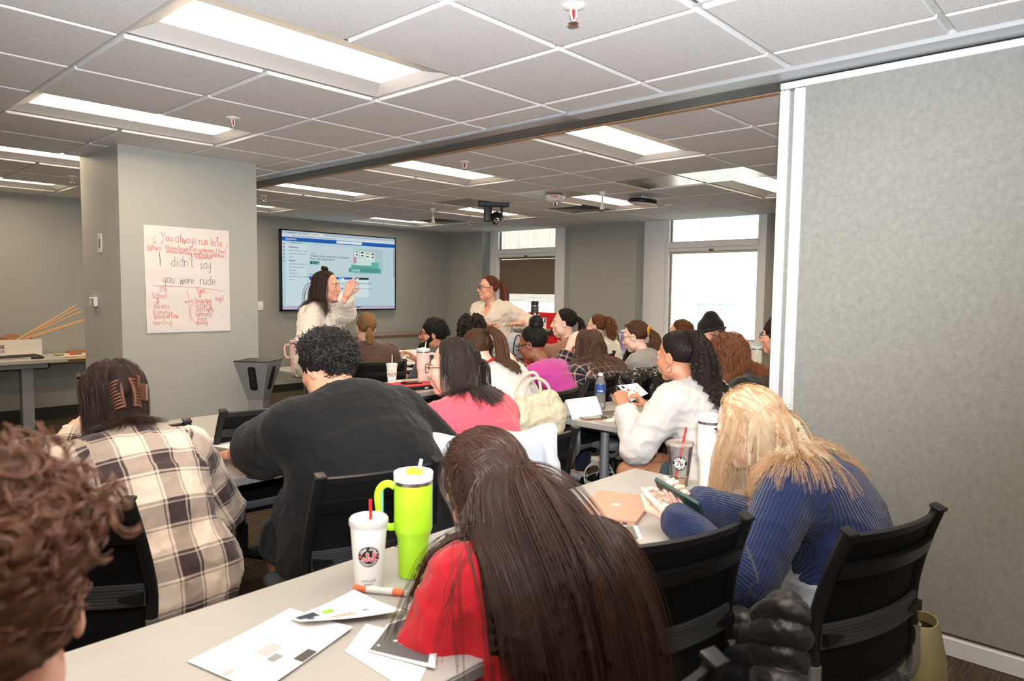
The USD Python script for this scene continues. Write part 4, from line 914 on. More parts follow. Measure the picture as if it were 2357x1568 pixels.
def grow(q, D, length, rg, steps=22, part_x=0.0, out=0.5, back=0.3, vol=0.016, ease=0.02, stiff=0.25, world_down=None, fwd=0.0, side=0.0, cling=0.0, ff=0.0, sdf=True):
    """long loose hair: strands leave the parting, slide over skull, neck and shoulders and hang"""
    S, hp, hc = q.S, q.hp, q.hc; E, C = colliders(q), (q.sdf if hasattr(q, 'sdf') and sdf else capsules(q, ease)); N = len(D)
    p = hc+(SC+D*SR)@hp.T*S; L = np.broadcast_to(length, (N,)); st = L/steps; off = rg.uniform(0.15, 1, N)*vol
    sx = np.sign(D[:, 0]-part_x/0.08+1e-3)
    v = (np.stack([sx*out*np.clip(D[:, 2], 0, 1)*1.6, -back-0.6*np.clip(-D[:, 1], 0, 1), np.zeros(N)], 1))@hp.T
    nr = (D/SR)@hp.T; nr /= np.linalg.norm(nr, axis=1, keepdims=True); v -= nr*(v*nr).sum(1)[:, None]; v /= np.linalg.norm(v, axis=1, keepdims=True)+1e-6
    g = A([0, 0, -1.0]) if world_down is None else world_down; path = [p.copy()]
    kick = (sx*side)[:, None]*hp[:, 0]+np.where(D[:, 1] < 0.25, fwd, ff)[:, None]*unit(hp[:, 1]*A([1, 1, 0])); ec, eR, er = E[0]
    def hold(p):
        d = (p-ec)@eR; rr = er+off[:, None]; kk = np.linalg.norm(d/rr, axis=1); m = (kk > 1)&(d[:, 2] > cling); p[m] += 0.8*(ec+(d[m]/kk[m][:, None])@eR.T-p[m]); return p
    for s in range(steps):
        dv = g*(0.55 if s > 2 else 0.30)+kick*(1 if s < steps*0.5 else 0.2); v = v*(1-stiff)+dv*stiff*1.6; v /= np.linalg.norm(v, axis=1, keepdims=True)
        p1 = p+v*st[:, None]; p2 = hold(push(p1, E, C, off)); pv = p2-p1; ln = np.linalg.norm(pv, axis=1, keepdims=True); nn_ = pv/np.maximum(ln, 1e-6)
        vn = (v*nn_).sum(1, keepdims=True); v = v-nn_*vn*(ln > 2e-4); v /= np.linalg.norm(v, axis=1, keepdims=True)+1e-6
        dd = p2-p; l2 = np.linalg.norm(dd, axis=1, keepdims=True); p = p+dd/np.maximum(l2, 1e-6)*np.clip(l2, 0.6*st[:, None], 1.3*st[:, None]); path.append(p.copy())
    return np.stack(path, 1)
def scalp_to(q, D, tie, rg, n1=9, lift=0.006):
    """hair drawn tight over the skull to a tie point (direction in the head frame)"""
    S, hp, hc = q.S, q.hp, q.hc; tie = unit(tie); N = len(D); off = 1+rg.uniform(0.02, 0.09, N)
    w = np.arccos(np.clip(D@tie, -1, 1)); P_ = []
    for t in np.linspace(0, 1, n1):
        d = (np.sin((1-t)*w)[:, None]*D+np.sin(t*w)[:, None]*tie)/np.maximum(np.sin(w), 1e-3)[:, None]; d /= np.linalg.norm(d, axis=1, keepdims=True)
        P_.append(hc+(SC+d*SR*(off[:, None]*(1 if t > 0.02 else 0.98)+0.10*max(t-0.8, 0)))@hp.T*S)
    return np.stack(P_, 1)
def tail(q, start, v0, length, rg, N, steps=16, spread=0.022, ease=0.025, vol=0.012, droop=0.30):
    E, C = colliders(q), (q.sdf if hasattr(q, 'sdf') else capsules(q, ease)); hp = q.hp; o = rg.normal(size=(N, 3)); o /= np.linalg.norm(o, axis=1, keepdims=True); o *= rg.uniform(0, 1, (N, 1))**0.5
    off = rg.uniform(0.2, 1, N)*vol; p = np.tile(start, (N, 1))+o*0.008; v = np.tile(hp@unit(v0), (N, 1))+o*0.25; L = length*rg.uniform(0.82, 1.0, N); path = [p.copy()]
    for s in range(steps):
        v = v*(1-droop)+A([0, 0, -1])*droop; v /= np.linalg.norm(v, axis=1, keepdims=True); p = push(p+v*(L/steps)[:, None]+o*(spread/steps*(1.6 if s < steps*0.5 else -0.9)), E, C, off); path.append(p.copy())
    return np.stack(path, 1)
def kids(G, m, rg, r=0.006, taper=1.0, helix=0.0, turns=4.0, freq=None, kidr=None):
    """m strands around each guide; helix winds whole locks into curls"""
    N, n, _ = G.shape; t = np.linspace(0, 1, n); out = []
    T_ = np.gradient(G, axis=1); T_ /= np.linalg.norm(T_, axis=2, keepdims=True)+1e-9; U = np.cross(T_, A([0.31, 0.2, 0.93])); U /= np.linalg.norm(U, axis=2, keepdims=True)+1e-9; W = np.cross(T_, U)
    ph = rg.uniform(0, 2*np.pi, N); tn = turns*rg.uniform(0.8, 1.2, N); hs = rg.choice([-1, 1], N)
    for _ in range(m):
        a = rg.uniform(0, 2*np.pi, N); rr = r*np.sqrt(rg.uniform(0, 1, N)); prof = (0.35+0.65*np.minimum(t*4, 1))*(1-(1-taper)*t)
        o = (np.cos(a)*rr)[:, None, None]*U+(np.sin(a)*rr)[:, None, None]*W; Q = G+o*prof[None, :, None]
        if helix:
            an = ph[:, None]+hs[:, None]*2*np.pi*tn[:, None]*t[None]+rg.normal(0, 0.25, (N, 1)); am = helix*np.clip(t*3.0, 0, 1)[None]*rg.uniform(0.75, 1.25, (N, 1))
            Q = Q+(am*np.cos(an))[..., None]*U+(am*np.sin(an))[..., None]*W
        out.append(Q)
    return np.concatenate(out, 0)
def resample(G, n):
    N, k, _ = G.shape
    from scipy.interpolate import CubicSpline
    return np.moveaxis(CubicSpline(np.linspace(0, 1, k), np.moveaxis(G, 1, 0))(np.linspace(0, 1, n)), 0, 1)
def strands(parent, S_, m, width=0.0016, name='strands', tip=0.35):
    N, n, _ = S_.shape; path = str(parent.GetPath()); g = UsdGeom.BasisCurves.Define(stage, path+'/'+numbered(path, name))
    g.CreateTypeAttr('linear'); g.CreateCurveVertexCountsAttr(Vt.IntArray.FromNumpy(np.full(N, n, np.int32))); g.CreatePointsAttr(Vt.Vec3fArray.FromNumpy(S_.reshape(-1, 3).astype(np.float32)))
    w = width*(1-(1-tip)*np.linspace(0, 1, n)**2); g.CreateWidthsAttr(Vt.FloatArray.FromNumpy(np.tile(w, N).astype(np.float32))); g.SetWidthsInterpolation('vertex')
    UsdShade.MaterialBindingAPI.Apply(g.GetPrim()).Bind(m); return g
def core(q, G, m, r=0.0085, h=0.010, name='hair', cap=True, pick=150, shrink=0.85, inset=0.0):
    """the solid body of the hair under the strands"""
    f = Field(0.005); S, hp, hc = q.S, q.hp, q.hc
    if cap:
        f.ell(hc+hp@(SC+A([0, -0.010, 0.006]))*S, SR*S*A([1.01, 0.99, 1.01]), hp)
    if G is not None and len(G):
        idx = np.linspace(0, len(G)-1, min(pick, len(G))).astype(int)
        for g in G[idx]:
            g = g[:max(4, int(len(g)*0.82))]; g = g[::3] if len(g) > 15 else g[::2]
            for a, b, t in zip(g[:-1], g[1:], np.linspace(0, 1, len(g)-1)): f.cone(a, b, r*(1-(1-shrink)*t), r*(1-(1-shrink)*t))
    fp = hc+hp@A([0, 0.125, -0.015])*S; fr = hp
    def extra(D, X, Y, Z):
        if not cap: return D
        x, y, z = X-fp[0], Y-fp[1], Z-fp[2]; q_ = [(x*fr[0, i]+y*fr[1, i]+z*fr[2, i]) for i in range(3)]
        d = np.sqrt((q_[0]/0.078)**2+(q_[1]/0.082)**2+(q_[2]/0.092)**2)-1
        return np.maximum(D, -d*0.07)
    v, fc = f.mesh(h, extra=extra)
    return obj(q.x, name, trimesh.Trimesh(v, fc, process=False), m, True)
def glasses(q, rgb=(30, 25, 24), w=0.0022, rect=True):
    S, hp, hc = q.S, q.hp, q.hc; m = mat('glasses_%d_%d' % rgb[:2], rgb, 0.3); Hh = lambda p: hc+A(p, float)@hp.T*S
    g = UsdGeom.Xform.Define(stage, str(q.x.GetPath())+'/'+numbered(str(q.x.GetPath()), 'glasses'))
    for s in (1, -1):
        a = np.linspace(0, 2*np.pi, 25); e = 0.45 if rect else 1.0; c, n = np.cos(a), np.sin(a)
        ring = np.stack([s*0.033+np.sign(c)*np.abs(c)**e*0.025, 0.106-0.010*np.abs(np.sign(c)*np.abs(c)**e*0.025+0.0)*8*(np.sign(c*s) > 0), 0.002+np.sign(n)*np.abs(n)**e*0.019], 1)
        obj(g, 'rim', sweep(Hh(ring), w, 6), m); obj(g, 'temple', sweep(Hh([(s*0.058, 0.102, 0.008), (s*0.074, 0.05, 0.010), (s*0.080, 0.0, 0.008), (s*0.078, -0.02, -0.012)]), w, 6), m)
        obj(g, 'lens', grid_surf(Hh(A([[(s*0.033+x, 0.1055, 0.002+z) for z in (-0.018, 0.018)] for x in (-0.024, 0.024)]).reshape(-1, 3)).reshape(2, 2, 3)), glass('spectacle_lens', (245, 248, 248)), False)
    obj(g, 'bridge', sweep(Hh([(-0.009, 0.107, 0.004), (0, 0.110, 0.008), (0.009, 0.107, 0.004)]), w, 6), m)
def earring(q, s, r=0.014, m=None):
    p = q.hc+q.hp@A([s*0.083, -0.004, -0.044-r])*q.S; a = np.linspace(0, 2*np.pi, 21)
    obj(q.x, 'earring', sweep(p+np.stack([0*a, np.cos(a)*r, np.sin(a)*r], 1)@q.hp.T, 0.0022, 6, ref=(1, 0, 0)), m or mat('gold', (212, 170, 90), 0.2, 1.0), True)
# ================================================================ the people in the room
SKL = skin('skin_fair', (232, 186, 166)); SKP = skin('skin_pale', (236, 196, 178)); SKT = skin('skin_tan', (196, 138, 108)); SKB = skin('skin_brown', (138, 88, 62)); SKM = skin('skin_olive', (206, 150, 122), stub=0.35)
SKW = skin('skin_warm', (222, 166, 142)); SKR = skin('skin_rosy', (228, 168, 148))
HDB = hairmat('hair_dark_brown', (56, 34, 26), (84, 52, 40), rough=0.2); HBR = hairmat('hair_brown', (96, 64, 44), (120, 80, 52)); HBK = hairmat('hair_black', (26, 22, 22)); HAU = hairmat('hair_auburn', (120, 72, 44), (150, 94, 56))
HBL = hairmat('hair_blonde', (176, 140, 104), (255, 244, 212), mid=0.12, cmix=0.8); HDK = hairmat('hair_espresso', (48, 36, 32), (58, 42, 36)); HRB = hairmat('hair_red_brown', (110, 62, 38), (150, 88, 50)); HDB2 = hairmat('hair_dirty_blonde', (168, 126, 78), (214, 172, 112), mid=0.4)
HOM = hairmat('hair_ombre', (88, 62, 46), (176, 122, 70), mid=0.7); HCB = hairmat('hair_curl_brown', (122, 84, 66), (200, 154, 130), rough=0.35); HPL = hairmat('hair_plum_brown', (58, 38, 33), (76, 50, 42))
HCU = hairmat('hair_curl_dark', (36, 26, 24), (58, 40, 34)); HPR = hairmat('hair_presenter', (54, 34, 28), (78, 48, 38))
JEAN = cloth('denim_dark', (38, 44, 58), 900); BLK = cloth('black_cloth', (30, 31, 33), 900, sheen=0.15); BLKP = cloth('black_trousers', (24, 25, 28), 900)
def K(name): return LOOKS[name+'_core']
def loose(q, seed, n, L, hm, m=4, w=0.0016, r=0.010, steps=22, pts=18, kw=None, curl=None, low=-0.45, cp=150, ch=0.010, cr=0.0085, name='hair'):
    rg = np.random.default_rng(seed); D = roots(n, rg, low); lw = rg.uniform(0.80, 1.0, n)*L
    G = grow(q, D, lw, rg, steps=steps, **(kw or {}))
    c = core(q, G, K(hm), r=cr, h=ch, pick=cp, name=name)
    strands(c, resample(kids(G, m, rg, r, **(curl or {})), pts), LOOKS[hm], w); return c
def ponytail(q, seed, n, hm, tie, L, v0=(0, -1, 0.1), m=3, w=0.0018, tn=260, droop=0.3, spread=0.022, ch=0.011, band=(20, 20, 22), curl=None, pts=16):
    rg = np.random.default_rng(seed); D = roots(n, rg, -0.5); S_ = scalp_to(q, D, A(tie, float), rg)
    c = core(q, S_, K(hm), h=ch, r=0.006, pick=120)
    strands(c, kids(S_, m, rg, 0.004), LOOKS[hm], w, tip=0.8)
    d = unit(tie); st = q.hc+q.hp@(SC+d*SR*1.14)*q.S
    G = tail(q, st, v0, L, rg, tn, droop=droop, spread=spread)
    f = Field(0.006)
    for g in G[::4]:
        for a, b in zip(g[:-1:2], g[2::2]): f.cone(a, b, 0.0075, 0.0065)
    v, fc = f.mesh(ch); pt = obj(q.x, 'ponytail', trimesh.Trimesh(v, fc, process=False), K(hm), True)
    strands(pt, resample(kids(G, m, rg, 0.006, **(curl or {})), pts), LOOKS[hm], w)
    a = np.linspace(0, 2*np.pi, 17); nrm = q.hp@d; u = unit(np.cross(nrm, [0.2, 0.1, 1])); vv = np.cross(nrm, u)
    obj(q.x, 'hair_tie', sweep(st-nrm*0.002+np.cos(a)[:, None]*u*0.016+np.sin(a)[:, None]*vv*0.016, 0.005, 8, ref=tuple(nrm)), mat('tie_%d' % band[0], band, 0.8), True)
    return c
def ringlets(q, seed, n, hm, L, m=5, w=0.0013, helix=0.008, turns=7, r=0.004, pts=40, kw=None, low=-0.5, ch=0.011, cr=0.010):
    rg = np.random.default_rng(seed); D = roots(n, rg, low); G = grow(q, D, rg.uniform(0.72, 1.0, n)*L, rg, steps=24, **(kw or {}))
    c = core(q, G, K(hm), r=cr, h=ch, pick=160); strands(c, kids(resample(G, pts), m, rg, r, helix=helix, turns=turns), LOOKS[hm], w, tip=0.6); return c
def afro(q, seed, n, hm, L, m=5, w=0.0012, helix=0.006, turns=2.6, low=-0.62, ch=0.010, pts=18, side=1.0, grav=0.45, cut=0.040):
    rg = np.random.default_rng(seed); D = roots(n, rg, low); D = D[~((np.abs(D[:, 0]) > 0.66)&(D[:, 2] < 0.02)&(D[:, 1] > -0.45))]; n = len(D); S, hp, hc = q.S, q.hp, q.hc
    p0 = hc+(SC+D*SR)@hp.T*S; dr = D@hp.T; jit = rg.normal(0, 0.35, (n, 3)); LL = L*rg.uniform(0.7, 1.1, n)*np.where(D[:, 2] < -0.25, 0.55, 1.0)*(side+(1-side)*np.clip((D[:, 2]+0.1-0.25*(side < 0.5))/0.5, 0, 1))
    t = np.linspace(0, 1, 10); v = dr[:, None]*t[None, :, None]+jit[:, None]*(t**2)[None, :, None]*0.7+A([0, 0, -1])*grav*(t**2)[None, :, None]
    G = p0[:, None]+v*LL[:, None, None]
    f = Field(0.02); f.ell(hc+hp@(SC+A([0, -0.008, 0.006]))*S, (SR+L*0.42*A([side, side, 1])-A([0.004 if side < 0.5 else 0.0, 0, 0]))*S, hp)
    fp = hc+hp@A([0, 0.14, -0.03])*S
    def extra(D_, X, Y, Z):
        q_ = [((X-fp[0])*hp[0, i]+(Y-fp[1])*hp[1, i]+(Z-fp[2])*hp[2, i]) for i in range(3)]
        low_ = -0.055-q_[2]-0.03; zz = (X-hc[0])*hp[0, 2]+(Y-hc[1])*hp[1, 2]+(Z-hc[2])*hp[2, 2]
        return np.maximum(np.maximum(D_, -(np.sqrt((q_[0]/0.088)**2+(q_[1]/0.098)**2+(q_[2]/0.105)**2)-1)*0.08), -cut-zz)
    cv, cf = f.mesh(ch, extra=extra); cv = fold(cv, cf, 0.010, 45, seed)
    c = obj(q.x, 'hair', trimesh.Trimesh(cv, cf, process=False), K(hm), True)
    strands(c, kids(resample(G, pts), m, rg, 0.004, helix=helix, turns=turns), LOOKS[hm], w, tip=0.7); return c
def seat_for(q, label, rz, dx=0.0, dy=0.0):
    o = q.B@A([dx, dy, 0]); return chair(q.base[0]+o[0], q.base[1]+o[1], rz, label)
CLUMP = dict(curl=dict(helix=0.004, turns=1.5))
# --- front row
q = person('person with short curly light brown hair seen from behind in the blurred left foreground', (-0.921, -2.271, 1.137), -4, lean=4, bend=6, curve=8, skinm=SKR, male=True, res=0.012, headp=2, top=dict(mat_=cloth('navy_tee', (40, 44, 52)), sleeve=0.8), pants=dict(mat_=JEAN), eyes=False)
afro(q, 11, 620, 'hair_curl_brown', 0.066, side=0.12, cut=0.022, m=7, w=0.0012, helix=0.0085, turns=2.4, ch=0.009, pts=20)
obj(q.x, 'necklace', sweep(q.hc+A([[0.066*math.cos(a), -0.045+0.066*math.sin(a), -0.165+0.02*math.sin(a)] for a in np.linspace(0, 2*np.pi, 33)]), 0.0012, 6), mat('gold', (212, 170, 90), 0.2, 1.0), True)
seat_for(q, 'black mesh task chair under the blurred curly haired person', -4, 0, -0.02)
q = person('woman in a red sweater with very long straight dark brown hair, foreground centre', (0.089, -1.936, 0.987), -30, lean=-12, bend=20, curve=30, heady=28, headp=36, headr=-4, skinm=SKL, res=0.008, build=0.84, shoulder=0.86,
    hands=((0.427, -1.846, 0.689), (0.021, -1.836, 0.655)), top=dict(mat_=cloth('red_sweater', (205, 36, 50), 500, 0.4), sleeve=2.0, ease=0.024, folds=0.009, loose=0.01), pants=dict(mat_=BLKP), hkind=('relax', 'relax'), eyes=False)
loose(q, 21, 1300, 0.74, 'hair_dark_brown', m=5, w=0.0014, r=0.013, steps=26, pts=22, kw=dict(out=0.10, vol=0.014, stiff=0.22, back=0.8, fwd=-0.4, ff=0.10, cling=-0.03), cp=330, ch=0.009)
RED = q
q = person('woman in a navy ribbed sweater with long blonde hair bent over her phone', (1.135, -2.098, 1.012), 8, lean=-4, bend=30, curve=30, heady=4, headp=24, headr=4, skinm=SKP, res=0.008, build=1.0,
    hands=((0.874, -2.071, 0.815), (0.743, -2.063, 0.793), ((-0.796, 0.494, 0.100), (0.129, 0.877, 0.100))), palm=((-0.35, 0.1, 0.9), (0.3, 0.2, 0.9)), hkind=('grip', 'grip'), top=dict(mat_=ribbed('navy_rib', (34, 46, 84)), sleeve=2.0, ease=0.024, folds=0.005, loose=0.008, hem=0.075), pants=dict(mat_=cloth('light_grey_sweats', (178, 184, 190), 600), ease=0.035, folds=0.010))
loose(q, 31, 800, 0.43, 'hair_blonde', m=5, w=0.0015, r=0.012, pts=20, kw=dict(out=0.3, vol=0.012, stiff=0.27, back=0.45, fwd=-0.12, ff=0.30), cp=260, ch=0.009, curl=dict(helix=0.006, turns=1.2))
BLUE = q
chair(0.93, -2.32, -16, 'black mesh task chair with a puffer jacket behind the navy sweater')
chair(0.50, -1.99, -16, 'empty black mesh task chair between the red and the navy sweater')
chair(-0.20, -2.25, -14, 'black mesh task chair at the bottom edge right of the red sweater')
# --- second row
q = person('woman in a brown and cream plaid shirt with a brown claw clip, seen from behind', (-0.235, -0.530, 1.065), 2, lean=16, bend=10, curve=8, headp=22, skinm=SKL, res=0.008, build=1.14,
    hands=((0.03, -0.40, 0.78), (-0.273, -0.237, 0.903)), top=dict(mat_=plaid('brown_plaid', None, [(0, 0.38, (72, 58, 60)), (0.38, 0.41, (214, 198, 184)), (0.41, 0.46, (96, 84, 84)), (0.46, 0.92, (232, 212, 194)), (0.92, 0.95, (120, 104, 100)), (0.95, 1.0, (226, 206, 190))], per=0.145), sleeve=2.0, ease=0.026, folds=0.009, loose=0.012, hem=0.075, collar=None, neck=0.066), pants=dict(mat_=BLKP), eyes=False)
loose(q, 41, 560, 0.235, 'hair_plum_brown', m=5, w=0.0016, r=0.009, kw=dict(out=0.25, vol=0.016, stiff=0.34, back=0.4), cp=200)
PLAID = q
chair(-0.32, -0.78, -46, 'black mesh task chair of the woman in the plaid shirt')
q = person('heavy man in a black T-shirt with short black curls writing at a table', (0.433, -0.749, 1.149), -2, lean=12, bend=13, curve=8, heady=12, headp=20, headr=0, skinm=SKM, male=True, full=0.9, nl=0.132, res=0.009, build=1.6, belly=0.8, shoulder=1.32, scale=1.0,
    hands=((0.672, -0.833, 0.853), (0.252, -0.236, 0.741)), elbow=((0.5, -0.2, -1), (-0.5, -0.3, -1)), hkind=('flat', 'pen'), top=dict(mat_=cloth('black_tee', (20, 21, 23), 1000, 0.25, sheen=0.06), sleeve=0.98, ease=0.030, folds=0.005, loose=0.05, hem=0.03, neck=0.084, collar=(cloth('black_rib', (30, 31, 33), 900), 0.011, 1.5)), pants=dict(mat_=cloth('black_shorts', (26, 27, 30), 900), length=0.97, ease=0.040, folds=0.006), eyes=False)
afro(q, 51, 1700, 'hair_black', 0.040, m=3, w=0.0018, helix=0.0068, turns=2.2, ch=0.009, low=-0.90, cut=0.012)
BLACK = q
chair(0.33, -1.02, -13, 'black mesh task chair of the heavy man in the black T-shirt')
q = person('woman in a coral T-shirt with glasses and long straight dark hair turned to the left', (1.019, -0.816, 1.109), 4, lean=8, bend=10, curve=8, heady=24, headp=2, skinm=SKR, res=0.009, build=1.22, shoulder=1.08,
    hands=((1.132, -0.602, 0.771), (0.962, -0.555, 0.869)), top=dict(mat_=cloth('coral_tee', (222, 84, 100), 500, 0.4, var=(160, 0.10)), sleeve=0.92, ease=0.026, folds=0.009, loose=0.02, hem=0.05), pants=dict(mat_=BLKP), full=0.3)
loose(q, 61, 520, 0.27, 'hair_espresso', m=5, w=0.0017, r=0.008, kw=dict(out=0.25, vol=0.012, stiff=0.36, back=0.4), cp=170); glasses(q, (92, 70, 56))
seat_for(q, 'black mesh task chair of the woman in the coral T-shirt', -6, 0, -0.02)
# --- room behind the folding wall, first row
q = person('woman in a white sweatshirt with a long dark curly ponytail reading a printed sheet', (2.184, -1.245, 1.119), -6, lean=10, bend=12, curve=8, headp=8, heady=4, skinm=SKT, res=0.009, build=1.02,
    hands=((2.186, -1.082, 0.844), (1.994, -1.062, 0.863)), hkind=('grip', 'grip'), top=dict(mat_=cloth('white_sweat', (206, 205, 203), 600, 0.35, var=(14, 0.05)), sleeve=1.94, ease=0.030, folds=0.010, loose=0.02, hem=0.09), pants=dict(mat_=cloth('teal_shorts', (62, 86, 94), 900), length=0.48, ease=0.006, folds=0.002))
rg = np.random.default_rng(71); D = roots(420, rg, -0.5); S_ = scalp_to(q, D, A([0.0, -0.62, 0.78]), rg); c_ = core(q, S_, K('hair_curl_dark'), r=0.007, pick=120); strands(c_, kids(S_, 8, rg, 0.006), HCU, 0.0018, tip=0.8)
st_ = q.hc+q.hp@(SC+unit([0, -0.62, 0.78])*SR*1.10); G = tail(q, st_, (0, -0.7, 0.25), 0.56, rg, 170, droop=0.36, spread=0.07, vol=0.03); f = Field(0.008)
for g in G[::3]:
    for a, b in zip(g[:9:2], g[2:11:2]): f.cone(a, b, 0.014, 0.010)
v, fc = f.mesh(0.011); pt = obj(q.x, 'ponytail', trimesh.Trimesh(v, fc, process=False), K('hair_curl_dark'), True); strands(pt, kids(resample(G, 44), 9, rg, 0.0042, helix=0.0085, turns=9), HCU, 0.0015, tip=0.6)
for s in (1, -1): earring(q, s, 0.015, CHROME)
CURLY = q; seat_for(q, 'black mesh task chair of the woman with the curly ponytail', -10, 0.10, 0.10)
q = person('woman in a black waffle knit top with loose wavy auburn hair at the right', (2.764, -1.245, 1.084), 6, lean=18, bend=12, curve=8, headp=28, heady=2, skinm=SKP, res=0.011, hands=((2.837, -1.134, 0.764), (2.768, -1.056, 0.788)), top=dict(mat_=cloth('black_waffle', (20, 20, 22), 260, 0.8), sleeve=2, ease=0.022), pants=dict(mat_=JEAN))
loose(q, 81, 320, 0.40, 'hair_auburn', m=4, w=0.0022, kw=dict(out=0.5, vol=0.026, stiff=0.26, ease=0.03), curl=dict(helix=0.008, turns=2.2), pts=22); seat_for(q, 'black mesh task chair of the woman in the black knit top', 0)
q = person('person with glasses mostly hidden by the edge of the folding wall', (3.663, -1.182, 1.164), 10, lean=8, skinm=SKW, res=0.014, top=dict(mat_=cloth('cream_top', (214, 200, 170)), sleeve=2), pants=dict(mat_=JEAN)); afro(q, 88, 200, 'hair_dark_brown', 0.03, w=0.003, m=3); glasses(q); seat_for(q, 'black mesh task chair hidden by the folding wall', 8)
# --- second row beyond
q = person('woman in a white sweatshirt with a long brown ponytail, head bent down', (2.008, 0.031, 1.076), 2, lean=14, bend=12, curve=8, headp=30, heady=6, skinm=SKP, res=0.010, hands=((2.355, 0.008, 0.939), (2.173, 0.351, 0.894)), top=dict(mat_=cloth('white_sweat_two', (212, 213, 215), 600), sleeve=1.95, ease=0.030, loose=0.02, collar=(cloth('red_rib', (176, 40, 48)), 0.008)), pants=dict(mat_=JEAN))
ponytail(q, 91, 360, 'hair_brown', (0.0, -0.90, 0.42), 0.46, v0=(0.15, -1, 0.25), w=0.0022); seat_for(q, 'black mesh task chair of the woman with the long brown ponytail', 10, 0.05)
q = person('woman in a magenta sweater with glasses and a black top bun', (2.696, 0.169, 1.075), 12, lean=14, bend=10, curve=6, headp=16, heady=6, skinm=SKB, res=0.010, hands=((2.874, 0.321, 0.842), (2.734, 0.478, 0.872)), top=dict(mat_=cloth('magenta_knit', (184, 66, 150), 700), sleeve=2, ease=0.022), pants=dict(mat_=BLKP)); glasses(q, (22, 20, 20), 0.003)
rg = np.random.default_rng(101); D = roots(300, rg, -0.55); tie = A([0, -0.42, 0.90]); S_ = scalp_to(q, D, tie, rg); c_ = core(q, S_, K('hair_black'), r=0.007, h=0.011); strands(c_, kids(S_, 3, rg, 0.004), HBK, 0.002, tip=0.9)
bc = q.hc+q.hp@(SC+unit(tie)*SR*1.32)*q.S; f = Field(0.01); f.ell(bc, (0.040, 0.040, 0.048)); v, fc = f.mesh(0.008); v = fold(v, fc, 0.010, 40, 3); b_ = obj(q.x, 'hair_bun', trimesh.Trimesh(v, fc, process=False), K('hair_black'), True)
a_ = np.linspace(0, 2*np.pi*1.2, 20); strands(b_, A([(RZ(r1)@RX(r2)@A([np.cos(a_)*0.044, np.sin(a_)*0.044, np.sin(a_*2+r1)*0.010+r3])).T+bc for r1, r2, r3 in zip(rg.uniform(0, 360, 260), rg.uniform(-40, 40, 260), rg.uniform(-0.025, 0.025, 260))]), HBK, 0.002, tip=0.8)
seat_for(q, 'black mesh task chair of the woman with the top bun', 6)
q = person('woman in a dark plaid flannel with long brown hair leaning on her hand', (3.117, 0.001, 1.043), -8, lean=18, bend=12, curve=8, headp=10, heady=-2, headr=12, skinm=SKP, res=0.010, build=1.1, hands=((3.396, 0.044, 0.826), (3.106, 0.161, 1.034)), top=dict(mat_=plaid('dark_plaid', None, [(0, 0.42, (28, 32, 46)), (0.42, 0.50, (196, 182, 168)), (0.50, 0.58, (120, 72, 52)), (0.58, 0.90, (36, 40, 54)), (0.90, 0.95, (150, 100, 76)), (0.95, 1.0, (210, 200, 190))], per=0.10), sleeve=1.9, ease=0.030, loose=0.012, hood=True), pants=dict(mat_=JEAN))
loose(q, 111, 320, 0.40, 'hair_ombre', m=4, w=0.0024, kw=dict(out=0.35, vol=0.02, stiff=0.32), pts=16); seat_for(q, 'black mesh task chair with the leather jacket, behind the dark plaid flannel', -6, 0, -0.02)
q = person('woman in a grey sweatshirt with glasses and a braid tied by a mustard scrunchie', (3.872, 0.070, 1.090), 4, lean=10, bend=10, curve=8, headp=14, heady=12, skinm=SKP, res=0.011, build=1.1, hands=((4.017, 0.253, 0.796), (3.968, 0.310, 0.832)), top=dict(mat_=cloth('grey_sweat', (148, 148, 146), 500, var=(120, 0.08)), sleeve=2, ease=0.026, loose=0.015), pants=dict(mat_=JEAN)); glasses(q, (70, 70, 72), 0.0018, False)
ponytail(q, 121, 300, 'hair_brown', (0.1, -0.98, -0.12), 0.26, v0=(0.1, -0.8, -0.3), w=0.0026, spread=0.05, band=(196, 150, 66), curl=dict(helix=0.008, turns=2.0)); st_ = q.hc+q.hp@(SC+unit([0.1, -0.98, -0.12])*SR*1.12)
f = Field(0.01); [f.ell(st_+A([0.028*math.cos(a), 0, 0.028*math.sin(a)]), (0.016, 0.014, 0.016)) for a in np.linspace(0, 5.5, 9)]; v, fc = f.mesh(0.007); obj(q.x, 'scrunchie', trimesh.Trimesh(v, fc, process=False), cloth('mustard', (200, 152, 64)), True)
bp = [q.hc+q.hp@(SC+unit([0.35*math.sin(t*1.6)+0.25, 0.75-1.75*t, 0.75-0.9*t])*SR*1.08)*q.S for t in np.linspace(0, 1, 12)]
for i, p_ in enumerate(bp): obj(q.x, 'braid_strand', mv(trimesh.creation.icosphere(2, 0.017), p_, s=1), K('hair_brown'), True)
seat_for(q, 'black mesh task chair of the woman in the grey sweatshirt', 2)
q = person('woman with reddish brown hair partly hidden behind the curly ponytail', (4.792, 0.176, 1.077), 14, lean=8, headp=4, heady=6, skinm=SKW, res=0.013, top=dict(mat_=cloth('rust_top', (120, 70, 50)), sleeve=2), pants=dict(mat_=JEAN)); loose(q, 131, 240, 0.36, 'hair_red_brown', m=4, w=0.003, pts=14, kw=dict(out=0.35, stiff=0.3), ch=0.012); seat_for(q, 'black mesh task chair of the woman with reddish brown hair', 10)
q = person('person in a black beanie and black top with gold hoop earring before the bright window', (4.097, -0.471, 1.120), 2, lean=10, bend=8, curve=8, headp=18, heady=6, skinm=SKW, male=False, res=0.011, hands=((4.373, -0.289, 0.779), (4.301, -0.206, 0.814)), top=dict(mat_=cloth('black_top', (22, 22, 24), 800), sleeve=2, ease=0.03), pants=dict(mat_=JEAN)); glasses(q, (180, 160, 120), 0.0014, False); earring(q, 1, 0.014); earring(q, -1, 0.014)
